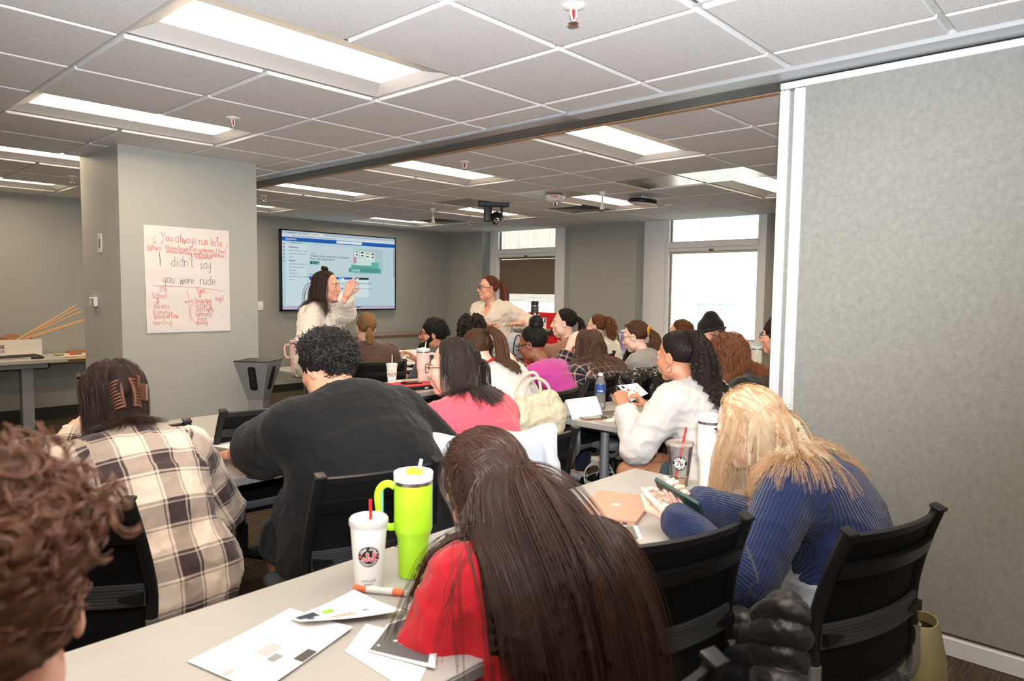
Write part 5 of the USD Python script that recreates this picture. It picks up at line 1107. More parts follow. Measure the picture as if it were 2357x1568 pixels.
f = Field(0.02); H_ = lambda p: q.hc+q.hp@A(p)*q.S; f.ell(H_((0, -0.022, 0.055)), (0.088, 0.108, 0.098), q.hp); f.ell(H_((0, -0.045, 0.125)), (0.052, 0.062, 0.062), q.hp)
HZ = q.hp[:, 2]; HC_ = q.hc
ht = lambda D_, X, Y, Z: np.maximum(D_, 0.022-((X-HC_[0])*HZ[0]+(Y-HC_[1])*HZ[1]+(Z-HC_[2])*HZ[2])+0.35*((X-HC_[0])*q.hp[0, 1]+(Y-HC_[1])*q.hp[1, 1]+(Z-HC_[2])*q.hp[2, 1])*-1.0*0)
KN = cloth('black_knit', (18, 18, 20), 240, 0.8); v, fc = f.mesh(0.008, extra=ht); bn = obj(q.x, 'beanie', trimesh.Trimesh(v, fc, process=False), KN, True)
a_ = np.linspace(0, 2*np.pi, 41); obj(bn, 'folded_brim', sweep(H_((0, -0.018, 0.038))+(np.stack([0.084*np.cos(a_), 0.104*np.sin(a_), 0.012*np.sin(a_)], 1)*q.S)@q.hp.T, 0.020, 10, flat=0.42, ref=tuple(q.hp[:, 2])), KN, True)
rg = np.random.default_rng(141); D = roots(160, rg, -0.6); D = D[D[:, 2] < 0.1]; strands(bn, kids(grow(q, D, 0.05, rg, steps=8, ease=0.02), 3, rg, 0.006), HBR, 0.003); seat_for(q, 'black mesh task chair of the person in the beanie', 0)
# --- third row beyond, by the screen
q = person('woman in a brown hoodie with a low blonde ponytail seen from behind', (2.449, 1.784, 1.129), -24, lean=6, bend=8, curve=6, heady=-4, skinm=SKL, res=0.010, top=dict(mat_=cloth('brown_fleece', (84, 64, 54), 500, sheen=0.3), sleeve=2, ease=0.034, loose=0.02, hood=True, folds=0.010), pants=dict(mat_=JEAN), eyes=False)
ponytail(q, 151, 340, 'hair_dirty_blonde', (0, -0.94, -0.32), 0.15, v0=(0.3, -0.6, -0.6), w=0.0024, spread=0.03); seat_for(q, 'black mesh task chair of the woman in the brown hoodie', -20)
q = person('bearded man with glasses and black hair in a charcoal T-shirt', (2.985, 1.561, 1.058), 18, lean=2, bend=8, curve=6, heady=32, headp=-2, skinm=SKT, male=True, res=0.010, build=1.2, shoulder=1.12, hands=((3.077, 1.880, 0.809), (2.642, 1.613, 0.802)), top=dict(mat_=cloth('charcoal_tee', (66, 68, 70), 800), sleeve=0.95, ease=0.026, loose=0.02), pants=dict(mat_=JEAN)); glasses(q, (24, 22, 22), 0.003)
afro(q, 161, 420, 'hair_black', 0.035, m=4, w=0.0024, helix=0.006, turns=1.6); f = Field(0.02); H_ = lambda p: q.hc+q.hp@A(p)*q.S
f.cone(H_((0.068, 0.010, -0.030)), H_((0.034, 0.070, -0.105)), 0.016, 0.034); f.cone(H_((-0.068, 0.010, -0.030)), H_((-0.034, 0.070, -0.105)), 0.016, 0.034); f.ell(H_((0, 0.082, -0.125)), (0.046, 0.036, 0.050), q.hp); f.cone(H_((-0.028, 0.090, -0.050)), H_((0.028, 0.090, -0.050)), 0.007, 0.007)
v, fc = f.mesh(0.008); v = fold(v, fc, 0.006, 60, 4); bd = obj(q.x, 'beard', trimesh.Trimesh(v, fc, process=False), K('hair_black'), True); seat_for(q, 'black mesh task chair of the bearded man', 10)
q = person('woman with big loose black curls seen from behind in front of the tall desk', (3.420, 1.533, 1.083), -20, lean=4, skinm=SKB, res=0.012, top=dict(mat_=cloth('white_top', (222, 222, 224)), sleeve=2), pants=dict(mat_=JEAN), eyes=False); ringlets(q, 171, 300, 'hair_curl_dark', 0.36, w=0.0026, helix=0.012, turns=6, kw=dict(out=0.8, vol=0.05, stiff=0.25, ease=0.03), pts=30); seat_for(q, 'black mesh task chair of the woman with loose black curls', -16)
q = person('woman in a brown top with a black ponytail in profile, looking at the speaker', (4.151, 1.035, 1.156), 24, lean=4, bend=6, curve=4, heady=12, skinm=SKP, res=0.010, build=1.18, scale=1.06, full=0.4, hands=((4.491, 1.231, 0.898), (4.301, 1.439, 0.894)), top=dict(mat_=cloth('cocoa_top', (152, 106, 84), 800), sleeve=2, ease=0.020), pants=dict(mat_=BLKP))
ponytail(q, 181, 320, 'hair_black', (0, -0.97, 0.12), 0.32, v0=(0, -0.8, -0.3), w=0.0026, spread=0.03); seat_for(q, 'black mesh task chair of the woman in the brown top', 16)
q = person('woman in a cream fleece with a curly ginger ponytail near the back', (5.015, 1.272, 1.089), 8, lean=6, heady=6, skinm=SKP, res=0.012, top=dict(mat_=cloth('cream_fleece', (226, 220, 206), 200, 0.8), sleeve=2, ease=0.034), pants=dict(mat_=JEAN))
ponytail(q, 191, 260, 'hair_auburn', (0, -0.82, 0.55), 0.26, v0=(0, -1, 0.3), w=0.003, spread=0.06, curl=dict(helix=0.012, turns=3)); seat_for(q, 'black mesh task chair of the woman in the cream fleece', 6)
# --- standing
q = person('standing speaker in a white pullover with half up dark hair, one hand raised', (2.016, 1.698, 1.466), -150, sit=False, lean=-2, bend=2, curve=4, heady=4, headp=0, skinm=SKW, res=0.008, build=1.0, scale=0.97,
    hands=((1.875, 1.660, 1.035), (1.971, 1.370, 1.402), (None, (0.30, -0.25, 0.9))), palm=((0, 0, -1), (0.65, 0.6, -0.1)), elbow=((0.4, 0.2, -1), (-0.5, 0.4, -1)), hkind=('relax', 'pinch'), top=dict(mat_=cloth('offwhite_pullover', (222, 216, 206), 500, 0.35), sleeve=1.92, ease=0.026, folds=0.010, loose=0.012, hem=0.10, vneck=0.075, lapel=0.020), pants=dict(mat_=BLKP))
loose(q, 201, 420, 0.44, 'hair_presenter', m=4, w=0.0018, kw=dict(out=0.12, vol=0.008, stiff=0.42, back=0.05, sdf=False, ease=0.03), cp=150); H_ = lambda p: q.hc+q.hp@A(p)*q.S
f = Field(0.01); f.ell(H_((0, -0.015, 0.140)), (0.030, 0.026, 0.018)); f.ell(H_((0.012, -0.02, 0.148)), (0.018, 0.016, 0.016)); v, fc = f.mesh(0.006); v = fold(v, fc, 0.005, 70, 2); obj(q.x, 'hair_bun', trimesh.Trimesh(v, fc, process=False), K('hair_presenter'), True)
q = person('standing woman in a white V neck blouse with glasses behind the tall desk', (4.081, 1.963, 1.475), 98, sit=False, lean=2, bend=4, curve=4, heady=-30, headp=-2, skinm=SKW, res=0.009, build=1.12, scale=1.0, hands=((3.880, 1.773, 1.100), (4.120, 1.588, 1.131)), hkind=('flat', 'flat'), elbow=((0.8, -0.2, -0.8), (-0.9, 0.0, -0.6)),
    top=dict(mat_=cloth('white_linen', (220, 211, 198), 500, 0.4), sleeve=1.62, ease=0.026, folds=0.010, loose=0.015, hem=0.12, vneck=0.10, lapel=0.016), pants=dict(mat_=JEAN)); glasses(q, (36, 40, 52), 0.003)
ponytail(q, 211, 320, 'hair_red_brown', (0, -0.90, 0.40), 0.36, v0=(0, -1, 0.1), w=0.0026, spread=0.03)
# ================================================================ screen on the back wall
t = thing('wall_screen', 'large wall mounted screen showing a web page behind the standing speaker', 'screen', (3.99, 5.95, 1.135))
SW, SH = 1.99, 1.135; GB = mat('gloss_black', (12, 12, 14), 0.15)
obj(t, 'bezel', cat(bx(0, SW, -0.075, -0.02, 0, 0.022), bx(0, SW, -0.075, -0.02, SH-0.016, SH), bx(0, 0.020, -0.075, -0.02, 0, SH), bx(SW-0.016, SW, -0.075, -0.02, 0, SH)), GB, False)
obj(t, 'back_case', bx(0.01, SW-0.01, -0.066, -0.018, 0.01, SH-0.01, 0.01), BLACKP, False); obj(t, 'wall_mount', bx(0.6, 1.4, -0.018, 0, 0.3, 0.8), BLACKP, False)
scr = obj(t, 'screen_glass', bx(0.018, SW-0.014, -0.0685, -0.066, 0.020, SH-0.014), emit('scr_base', (190, 214, 222), 0.66), False)
NL = [0]
def R_(x0, y0, x1, y1, rgb, s=0.66, name='page_block'):   # 0..100 across, 0..100 down
    X, Y = SW-0.034, SH-0.036; NL[0] += 1; d = -0.0687-0.00004*NL[0]
    m = bx(0.018+x0/100*X, 0.018+x1/100*X, d-0.0003, -0.0684, 0.021+(1-y1/100)*Y, 0.021+(1-y0/100)*Y)
    obj(scr, name, m, emit('scr_%d_%d_%d' % rgb, rgb, s), False)
def TX(x, y, h, text, rgb=(40, 46, 54), bold=False):
    X, Y = SW-0.034, SH-0.036; m = meshkit.text_mesh(text, h/100*Y, 0.0004, bold); m.vertices = np.c_[m.vertices[:, 0], -m.vertices[:, 2], m.vertices[:, 1]]
    m.apply_translation((0.018+x/100*X, -0.0735, 0.021+(1-y/100)*Y)); obj(scr, 'page_text', m, emit('scr_%d_%d_%d' % rgb, rgb, 0.66), False)
R_(0, 0, 100, 4, (178, 196, 210)); R_(22, 1, 34, 4.5, (222, 232, 236)); R_(0, 4, 100, 8, (214, 226, 232)); R_(0, 8, 100, 13, (38, 96, 178)); R_(45, 8.6, 68, 12, (226, 238, 242)); R_(3, 16, 20, 96, (206, 226, 230))
R_(20, 17, 88, 52, (200, 220, 224)); R_(60, 17, 88, 52, (176, 204, 208))
R_(0, 95.2, 100, 100, (188, 184, 204))
R_(58, 40, 84, 46, (96, 172, 160)); R_(56, 44, 86, 50, (84, 158, 148)); R_(62, 30, 80, 40, (206, 232, 228)); R_(77, 35, 84, 43, (104, 186, 176)); R_(60, 29, 63, 37, (206, 150, 164))
for k in range(4): R_(61+k*5.0, 19.5+k*0.8, 65.3+k*5.0, 28.5+k*0.8, (232, 238, 236)); R_(62+k*5.0, 20.5+k*0.8, 64.6+k*5.0, 22.5+k*0.8, [(150, 160, 164), (60, 70, 60), (196, 168, 64), (120, 52, 56)][k]); R_(62.2+k*5.0, 25+k*0.8, 64.4+k*5.0, 26.6+k*0.8, (70, 62, 58))
for k in range(5): R_(58.5+k*1.6, 45.5, 59.6+k*1.6, 48.8, (176, 220, 214))
TX(4.5, 3.1, 1.6, 'SharePoint'); TX(23.5, 3.6, 1.6, 'SharePoint'); TX(2.8, 11.6, 2.2, 'SharePoint', (226, 236, 246), True); TX(8, 7, 1.5, 'https://mydashboard.sharepoint.com/_layouts/15/sharepoint.aspx')
TX(5, 15.6, 1.7, '+ Create new post'); TX(5.5, 21.5, 2.0, 'Following', bold=True)
for k, s in enumerate(('UNL DCFS Training - Internal', 'UNL Center on Children, Fa...', 'See all')): TX(5.5, 25.5+k*4, 1.4, s)
TX(5.5, 38.5, 2.0, 'Recent', bold=True)
for k, s in enumerate(('UNL Center on Children, Fa...', 'Welcome to SharePoint', 'UNL CARE', 'UNL Nurtures', 'UNL DCFS Training - Internal', 'See all')): TX(5.5, 42.5+k*4, 1.4, s)
TX(22.5, 31.5, 2.6, 'Create, share, and track your pages'); TX(22.5, 35.3, 2.6, 'from one single place'); R_(22.5, 37.3, 30.3, 41.0, (22, 104, 96)); TX(24, 40, 1.6, 'Go to pages', (225, 240, 238)); TX(23.5, 27.5, 1.4, 'Pages')
TX(21.5, 55.6, 1.9, 'Frequent sites')
for k, (hd, nm, ic) in enumerate((((70, 84, 92), 'UNL Center on Children, Families, and...', (40, 86, 200)), ((30, 92, 190), 'Welcome to SharePoint', (220, 120, 60)), ((38, 92, 190), 'UNL CARE', (236, 240, 240)), ((62, 74, 76), 'UNL DCFS Training - Internal', (226, 236, 232)))):
    x = 21.5+k*13.4+(0 if k < 2 else 0.2); R_(x, 57, x+12.4, 84, (214, 232, 234)); R_(x, 57, x+12.4, 60, hd); R_(x+0.6, 58, x+3.2, 62, ic); TX(x+0.8, 65.5, 1.3, nm, bold=True); TX(x+0.8, 68.0, 1.2, 'Group'); R_(x+0.6, 71, x+2.2, 73.5, (140, 140, 190)); TX(x+3, 72.6, 1.1, 'You viewed Home on 2/14/2025')
R_(21.5, 86.5, 33.9, 89.5, (30, 80, 170)); 
for k, c in enumerate(((226, 74, 60), (120, 178, 64), (70, 150, 226), (240, 196, 66))): R_(22.2+(k % 2)*1.3, 87+(k//2)*2.2, 23.4+(k % 2)*1.3, 89.1+(k//2)*2.2, c)
TX(21.8, 93.5, 1.5, 'Microsoft', bold=True)
for k, c in enumerate(((70, 120, 200), (220, 170, 60), (40, 150, 190), (60, 70, 84), (210, 120, 70))): R_(57.5+k*2.2, 96.4, 58.9+k*2.2, 99, c)
for k in range(6): R_(1.0, 16+k*4.3, 2.0, 17.6+k*4.3, (120, 132, 144))
TX(95.5, 98.4, 1.2, '12:33 PM'); R_(98.8, 15, 99.3, 55, (120, 130, 140)); TX(92, 98.4, 1.4, '^ o')
# ================================================================ handwriting (single strokes)
GL = {'a': [[(5, 5), (3, 6), (1, 5), (0, 3), (1, 0.6), (3, 0), (5, 2)], [(5, 6), (5, 1), (6, 0)]], 'b': [[(0, 10), (0, 0)], [(0, 4), (2, 6), (4, 5), (5, 3), (4, 0.5), (2, 0), (0, 1.5)]], 'c': [[(5, 5), (3, 6), (1, 5), (0, 3), (1, 0.7), (3, 0), (5, 1)]],
 'd': [[(5, 5), (3, 6), (1, 5), (0, 3), (1, 0.6), (3, 0), (5, 2)], [(5, 10), (5, 0)]], 'e': [[(0.3, 3), (4.8, 3.2), (4.4, 5), (2.6, 6), (0.8, 5), (0, 3), (1, 0.6), (3, 0), (5, 1)]], 'f': [[(4.5, 9), (3, 10), (2, 8.5), (2, -1)], [(0.3, 5.5), (4.2, 5.8)]],
 'g': [[(5, 5), (3, 6), (1, 5), (0, 3), (1, 0.6), (3, 0), (5, 2)], [(5, 6), (5, -2.5), (3.5, -4), (1, -3.2)]], 'h': [[(0, 10), (0, 0)], [(0, 3.5), (2, 6), (4, 5.5), (4.5, 3.5), (4.6, 0)]], 'i': [[(1, 6), (1, 0.6), (2, 0)], [(1, 8), (1.1, 8.4)]], 'k': [[(0, 10), (0, 0)], [(4, 6), (0, 2.6), (4.5, 0)]],
 'l': [[(1, 10), (1, 0.6), (2, 0)]], 'm': [[(0, 6), (0, 0)], [(0, 4), (1.5, 6), (3, 5), (3.1, 0)], [(3.1, 4), (4.6, 6), (6, 5), (6.2, 0)]], 'n': [[(0, 6), (0, 0)], [(0, 3.8), (2, 6), (4, 5.2), (4.4, 3), (4.6, 0)]], 'o': [[(2.5, 6), (0.7, 5), (0, 3), (0.8, 0.7), (2.6, 0), (4.5, 1), (5, 3), (4.3, 5.2), (2.5, 6)]],
 'p': [[(0, 6), (0, -4)], [(0, 4.2), (2, 6), (4, 5.2), (4.8, 3), (4, 0.6), (2, 0), (0, 1.5)]], 'r': [[(0, 6), (0.2, 0)], [(0.1, 3.6), (1.6, 5.8), (3.6, 5.6)]], 's': [[(4.2, 5.2), (2.2, 6), (0.5, 4.8), (2, 3.2), (4, 2), (3.4, 0.4), (1.6, 0), (0, 0.9)]], 't': [[(2, 9), (2, 1), (3, 0), (4, 0.6)], [(0, 6.2), (4, 6.5)]],
 'u': [[(0, 6), (0, 2), (1.4, 0), (3.4, 0.4), (4.6, 2.6)], [(4.6, 6), (4.7, 0)]], 'v': [[(0, 6), (2.2, 0), (4.6, 6)]], 'w': [[(0, 6), (1.5, 0), (3, 4.5), (4.6, 0), (6.2, 6)]], 'x': [[(0, 6), (4.5, 0)], [(4.5, 6), (0, 0)]], 'y': [[(0, 6), (0.4, 2.4), (2, 1), (4.2, 2.6)], [(4.6, 6), (4.2, -2), (2.8, -4), (0.6, -3)]],
 'Y': [[(0, 10), (3, 5)], [(6.5, 10.5), (1.5, -3), (-1, -4)]], 'W': [[(0, 9), (2, 0), (4, 6.5), (6, 0), (8.4, 9)]], 'I': [[(1, 10), (1, 0)]], 'S': [[(5, 9), (3, 10), (0.6, 8.6), (1.5, 6), (4.4, 4), (4.8, 1.6), (2.6, 0), (0, 1)]], 'T': [[(0, 9.5), (6.5, 9.8)], [(3.2, 9.6), (3, 0)]],
 "'": [[(0.6, 10), (0.4, 8)]], ',': [[(0.6, 0.6), (0, -1.4)]], '.': [[(0.4, 0.2), (0.6, 0.4)]], '$': [[(5, 8), (3, 9), (0.8, 7.6), (1.6, 5.2), (4.4, 3.8), (4.6, 1.4), (2.6, 0.4), (0, 1.4)], [(2.8, 10.5), (2.6, -1)]]}
GL['F'] = [[(0.5, 10), (0.5, 0)], [(0, 9.5), (5, 10)], [(0.5, 5), (4, 5.2)]]
GL['-'] = [[(0, 3), (4, 3)]]
def stroke(pts, w, jit, rg):
    p = A(pts, float)
    if len(p) > 3: p = spline(p, 4*len(p))
    elif len(p) == 3: pass
    else: p = p[0]+(p[1]-p[0])*np.linspace(0, 1, 3)[:, None]
    return LineString(p).buffer(w, cap_style=1, quad_segs=2)
def write(text, x, y, h, w=0.0016, slope=0.0, wide=None, seed=0, gap=2.2):
    rg = np.random.default_rng(seed+len(text)); out = []; cx = 0.0; k = h/10
    for ch in text:
        if ch == ' ': cx += 3.6; continue
        dy = rg.uniform(-0.4, 0.4); sc = rg.uniform(0.92, 1.08); mx = 0
        for st in GL[ch]:
            out.append([(cx+px*sc+0.06*py, py*sc+dy) for px, py in st]); mx = max(mx, max(px for px, _ in st)*sc)
        cx += mx+gap
    s = (wide/cx) if wide else k
    return [stroke([(x+px*s, y+py*k+px*s*slope) for px, py in st], w, 0, rg) for st in out]
FW_, FH_ = 0.622, 0.772
t = thing('flip_chart_sheet', 'white flip chart sheet with red and grey handwriting on the grey pillar', 'flip chart sheet', (0.893, 2.27, 1.115))
u, v = np.meshgrid(np.linspace(0, 1, 26), np.linspace(0, 1, 30), indexing='ij'); bulge = 0.004+0.012*np.maximum(0, 0.25-v)**1.0+0.0022*np.sin(u*9+v*6)+0.003*np.exp(-((v-0.40)/0.05)**2)+0.002*np.sin(v*23+u*2)
fz = lambda x, z: np.interp(z/FH_, [0, 0.25, 1], [0.007, 0.004, 0.004])
obj(t, 'sheet', grid_surf(np.stack([u*FW_*(1-0.012*(1-v))+0.006*(1-v)*1, -bulge, v*FH_], -1), 0.0006), mat('flip_paper', (226, 221, 220), 0.8), True)
def ink(gs, m, name):
    g = unary_union(gs); me = prism(g, 0, 0.0008); me.vertices = np.c_[me.vertices[:, 0], -0.0165-me.vertices[:, 2], me.vertices[:, 1]]
    x, z = me.vertices[:, 0]/FW_, me.vertices[:, 2]/FH_
    bl = 0.004+0.012*np.maximum(0, 0.25-z)+0.0022*np.sin(x*9+z*6)+0.003*np.exp(-((z-0.40)/0.05)**2)+0.002*np.sin(z*23+x*2)
    me.vertices[:, 1] = -bl-0.0006-(-0.0165-me.vertices[:, 1]); obj(t, name, me, m, False)
def P_(px, py): return (px-150)/960*FW_, FH_*(1-(py-183)/1205)     # sheet position from a proportional reading
RI = mat('red_marker', (206, 58, 58), 0.6); GI = mat('grey_marker', (84, 86, 90), 0.6)
def wr(text, px, py, pw, ph, slope=-0.05, w=0.0011): x, y = P_(px, py); return write(text, x, y, ph/1205*FH_, w, slope, pw/960*FW_)
def ln_(*pts, w=0.0010): return [stroke([P_(*p_) for p_ in pts], w, 0, None)]
red = wr('You always run late.', 330, 345, 720, 92, -0.045, 0.0014)+ln_((283, 305), (255, 315), (250, 345), (266, 378))+ln_((252, 368), (268, 380), (276, 366))+ln_((1070, 352), (1084, 362), (1084, 390), (1076, 398))
red += wr('When', 190, 455, 150, 62)+wr('I have to wait on someone, I feel', 375, 445, 690, 52, -0.02)+wr('anxious because something could have', 385, 478, 665, 40, -0.045)+wr('happened', 705, 532, 200, 42, 0)
red += ln_((235, 855), (420, 858), (700, 870), (1040, 912))+wr('You', 305, 902, 85, 45, 0)+ln_((318, 915), (398, 912))+wr('Them', 705, 925, 108, 48, 0)+ln_((718, 934), (845, 934))+wr('$', 728, 985, 50, 55, 0)
red += ln_((600, 905), (620, 990), (628, 1120), (640, 1270))+ln_((575, 1040), (660, 1026))+ln_((605, 1020), (575, 1040), (612, 1058))+ln_((640, 1010), (662, 1026), (642, 1042))+ln_((670, 1048), (646, 1090), (648, 1190), (668, 1260), (704, 1284))
red += wr('housing', 690, 1048, 190, 62, 0)+wr('legal', 932, 1028, 105, 68, 0)+wr('Safety', 692, 1100, 200, 60, 0)+wr('custody', 708, 1148, 200, 55, 0)+wr('Sobriety', 695, 1205, 190, 58, 0)+wr('food', 715, 1262, 112, 55, 0)+wr('moving', 702, 1305, 130, 50, 0)
red += wr('School', 220, 995, 165, 60, 0)+wr('$', 258, 1050, 50, 52, 0)+wr('illness', 238, 1112, 178, 62, 0)+wr('Family', 228, 1178, 185, 52, 0)+wr('being on time', 240, 1228, 268, 55, 0.02)+wr('moving', 225, 1295, 205, 55, 0)
ink(red, RI, 'red_writing')
ink(ln_((310, 478), (316, 560), (316, 625), w=0.0019)+wr('didn\'t', 435, 632, 265, 112, 0, 0.0013)+wr('say', 760, 648, 140, 105, 0, 0.0013)+wr('you', 345, 822, 130, 95, 0, 0.0013)+wr('were', 530, 828, 160, 88, 0, 0.0013)+wr('rude', 752, 838, 195, 105, 0, 0.0013), GI, 'grey_writing')
# ================================================================ outdoors
st_m = mat('limestone', (214, 204, 190), 0.8, bump=(6, 0.3, 0.02), var=(3, 0.06)); wg = mat('dark_window', (104, 108, 100), 0.6)
t = thing('office_building', 'pale stone building with windows across the street behind the near window', 'building', (24.0, 0, -6))
obj(t, 'facade', bx(0.35, 6, -26, 11.6, 0, 32), st_m, False)
for z in (3.6, 8.5, 8.95, 13.0, 17.4): obj(t, 'cornice', bx(-0.05 if z > 8 and z < 9 else 0.1, 0.36, -26, 11.6, z, z+0.22), st_m, False)
for fl_, z0 in enumerate((0.6, 4.6, 9.8, 14.0, 18.2)):
    for k in range(12):
        y = -24.5+k*3.0
        w_ = obj(t, 'window', cat(bx(0.22, 0.36, y, y+0.10, z0, z0+2.6), bx(0.22, 0.36, y+1.7, y+1.8, z0, z0+2.6), bx(0.23, 0.355, y+0.1, y+1.7, z0, z0+0.12), bx(0.23, 0.355, y+0.1, y+1.7, z0+2.48, z0+2.6), bx(0.25, 0.34, y+0.85, y+0.95, z0+0.12, z0+2.48)), WHITE, False)
        obj(w_, 'pane', bx(0.32, 0.354, y+0.102, y+1.698, z0+0.122, z0+2.478), wg, False)
for k in range(18): obj(t, 'medallion', mv(lathe([(0, 0), (0.42, 0.0), (0.48, 0.05), (0.40, 0.10), (0.36, 0.06), (0, 0.06)], 16), (0.34, -25+k*1.5, 7.8), ry=-90), st_m, False)
t = thing('brick_building', 'dark brown building seen through the blind of the far window', 'building', (22.0, 0, -6))
obj(t, 'facade', bx(0.3, 6, 11.9, 40, 7.0, 30), mat('brown_brick', (92, 78, 64), 0.8, var=(4, 0.1)), False)
obj(t, 'shopfront', bx(0.4, 6, 11.9, 40, 0, 7.0), mat('pale_front', (216, 206, 204), 0.7), False)
for k in range(6): obj(t, 'red_panel', bx(0.28, 0.41, 13.2+k*4.4, 14.6+k*4.4, 3.5, 6.4), mat('red_front', (168, 60, 60), 0.6), False); obj(t, 'shop_window', bx(0.28, 0.41, 15.2+k*4.4, 17.0+k*4.4, 1.0, 5.8), wg, False)
struct('street', bx(7.8, 30, -40, 50, -6.2, -6.0), mat('asphalt', (120, 120, 120), 0.9))
# ================================================================ things on the tables
STRAWR = mat('red_straw', (214, 36, 42), 0.35); LIDC = mat('milky_lid', (232, 232, 230), 0.3, extra={'transmission_weight': 0.25}); STEEL = mat('brushed_steel', (190, 190, 192), 0.22, 0.95)
def straw(t, a, b, m, r=0.0034): return obj(t, 'straw', sweep([a, b], r, 10, ref=(0.3, 0.9, 0)), m)
def wrap(poly, r0, r1, z0, z1, off=0.0006, a0=0.0):
    """print wrapped round a cup: polygons drawn in metres (x along the girth, y = height from z0)"""
    g = [x for x in (poly.geoms if hasattr(poly, 'geoms') else [poly]) if x.area > 1e-10]; ms = []
    for q in g:
        m = trimesh.creation.extrude_polygon(q.segmentize(0.004), 0.0004, engine='earcut'); m = trimesh.Trimesh(*trimesh.remesh.subdivide_to_size(m.vertices, m.faces, 0.006), process=False)
        y = m.vertices[:, 1]; r = r0+(r1-r0)*np.clip((y)/(z1-z0), 0, 1)+off+m.vertices[:, 2]; th = a0+m.vertices[:, 0]/((r0+r1)/2)
        ms.append((np.stack([r*np.cos(th), r*np.sin(th), z0+y], 1), m.faces))
    return cat(*ms)
def letters(text, h, bold=True):
    m = meshkit.text_mesh(text, h, 0.001, bold); f = m.faces[np.asarray(m.face_normals)[:, 2] > 0.9]
    return unary_union([Polygon(m.vertices[q][:, :2]) for q in f]).buffer(0)
def ctr(p, x=0, y=0):
    from shapely import affinity
    b = p.bounds; return affinity.translate(p, x-(b[0]+b[2])/2, y-(b[1]+b[3])/2)
def arc_text(text, R, h, a0, a1, flip=False):
    from shapely import affinity
    out = []; n = len(text)
    for k, ch in enumerate(text):
        if ch == ' ': continue
        a = a0+(a1-a0)*(k+0.5)/n; g = ctr(letters(ch, h)); g = affinity.rotate(g, math.degrees(a)-90+(180 if flip else 0), origin=(0, 0)); out.append(affinity.translate(g, R*math.cos(a), R*math.sin(a)))
    return unary_union(out)
def face_cam(p): return math.degrees(math.atan2(CAM[1]-p[1], CAM[0]-p[0]))
def tumbler(name, label, loc, body, lid, strawm, handle=None, h=0.255, r=0.049, rz=0.0, hm=None, straw_lean=(0.012, 0.0), sh=0.10, accent=None, grip=None, hside=-1):
    t = thing(name, label, 'tumbler', loc, rz)
    obj(t, 'cup_body', lathe([(r*0.74, 0), (r*0.78, 0.003), (r*0.82, h*0.36), (r*0.95, h*0.43), (r, h*0.46), (r, h*0.90), (0, h*0.90)], 40), body, 25)
    obj(t, 'steel_rim', lathe([(r*1.002, h*0.888), (r*1.004, h*0.925), (0, h*0.925)], 40), STEEL, 25)
    obj(t, 'lid', lathe([(r*1.02, h*0.925), (r*1.03, h*0.99), (r*0.99, h), (r*0.86, h*0.995), (r*0.82, h*0.975), (0, h*0.975)], 40), lid, 25)
    obj(t, 'lid_slider', bx(-r*0.35, r*0.5, -r*0.34, r*0.34, h*0.975, h*1.03, 0.006), accent or lid, 30)
    if strawm is not None: straw(t, (0.01, 0, h*0.96), (0.01+straw_lean[0], straw_lean[1], h+sh), strawm, 0.0045)
    if handle:
        x = hside; pts = spline([(x*r*0.98, 0, h*0.84), (x*(r+0.030), 0, h*0.85), (x*(r+0.040), 0, h*0.80), (x*(r+0.040), 0, h*0.62), (x*(r+0.036), 0, h*0.52), (x*(r+0.024), 0, h*0.465), (x*r*0.98, 0, h*0.46)], 40)
        g = obj(t, 'handle', sweep(pts, 0.0095, 12, ref=(0, 1, 0), flat=0.8), handle)
        if grip: obj(g, 'grip_strip', bx(x*(r+0.0295), x*(r+0.0325), -0.005, 0.005, h*0.56, h*0.80, 0.001), grip, False)
    return t
# --- near table
p = (-0.069, -1.701, 0.735); t = thing('paper_cup', 'white paper cup with round black and red sandwich shop emblem and red straw', 'cup', p, face_cam(p))
H = 0.162; obj(t, 'cup_body', lathe([(0.030, 0.004), (0.031, 0.0), (0.0325, 0.003), (0.0435, H), (0, H)], 44), PAPER, 25)
obj(t, 'lid', lathe([(0.0455, H-0.008), (0.0465, H-0.002), (0.046, H+0.006), (0.043, H+0.010), (0.040, H+0.004), (0, H+0.004)], 44), LIDC, 25); straw(t, (0.0, 0.006, 0.06), (0.004, 0.004, H+0.052), STRAWR, 0.0038)
disc = Point(0, 0).buffer(0.0245, 32); ring = disc.difference(Point(0, 0).buffer(0.0235, 32)); wt = unary_union([arc_text("JIMMY JOHN'S", 0.0192, 0.0058, math.radians(165), math.radians(15)), arc_text('SANDWICHES', 0.0196, 0.0050, math.radians(200), math.radians(340), True)])
jj = ctr(letters('JJ', 0.0185)).buffer(0.0004); rb = lambda g, m, o, n: obj(t, n, wrap(__import__('shapely').affinity.translate(g, 0, 0.088), 0.0325, 0.0435, 0.0, H, o), m, False)
INKB = mat('black_ink', (22, 21, 22), 0.5); INKW = mat('white_ink', (242, 240, 240), 0.5); INKR = mat('emblem_red', (228, 84, 88), 0.5)
rb(disc, INKB, 0.0005, 'emblem'); rb(wt, INKW, 0.0010, 'emblem_text'); rb(jj.buffer(0.0011), INKW, 0.0010, 'emblem_letters'); rb(jj, INKR, 0.0014, 'emblem_letters')
for s in (1, -1): rb(ctr(Point(0, 0).buffer(0.0028, 3), s*0.0198, 0), INKR, 0.0010, 'emblem_star')
rb(ctr(unary_union(write('Coca Cola'.lower(), 0, 0, 0.006, 0.0003)), 0, -0.058), mat('grey_ink', (120, 120, 122), 0.5), 0.0006, 'print'); rb(ctr(letters('JIMMYJOHNS.COM', 0.0017), 0, -0.068), INKB, 0.0006, 'print')
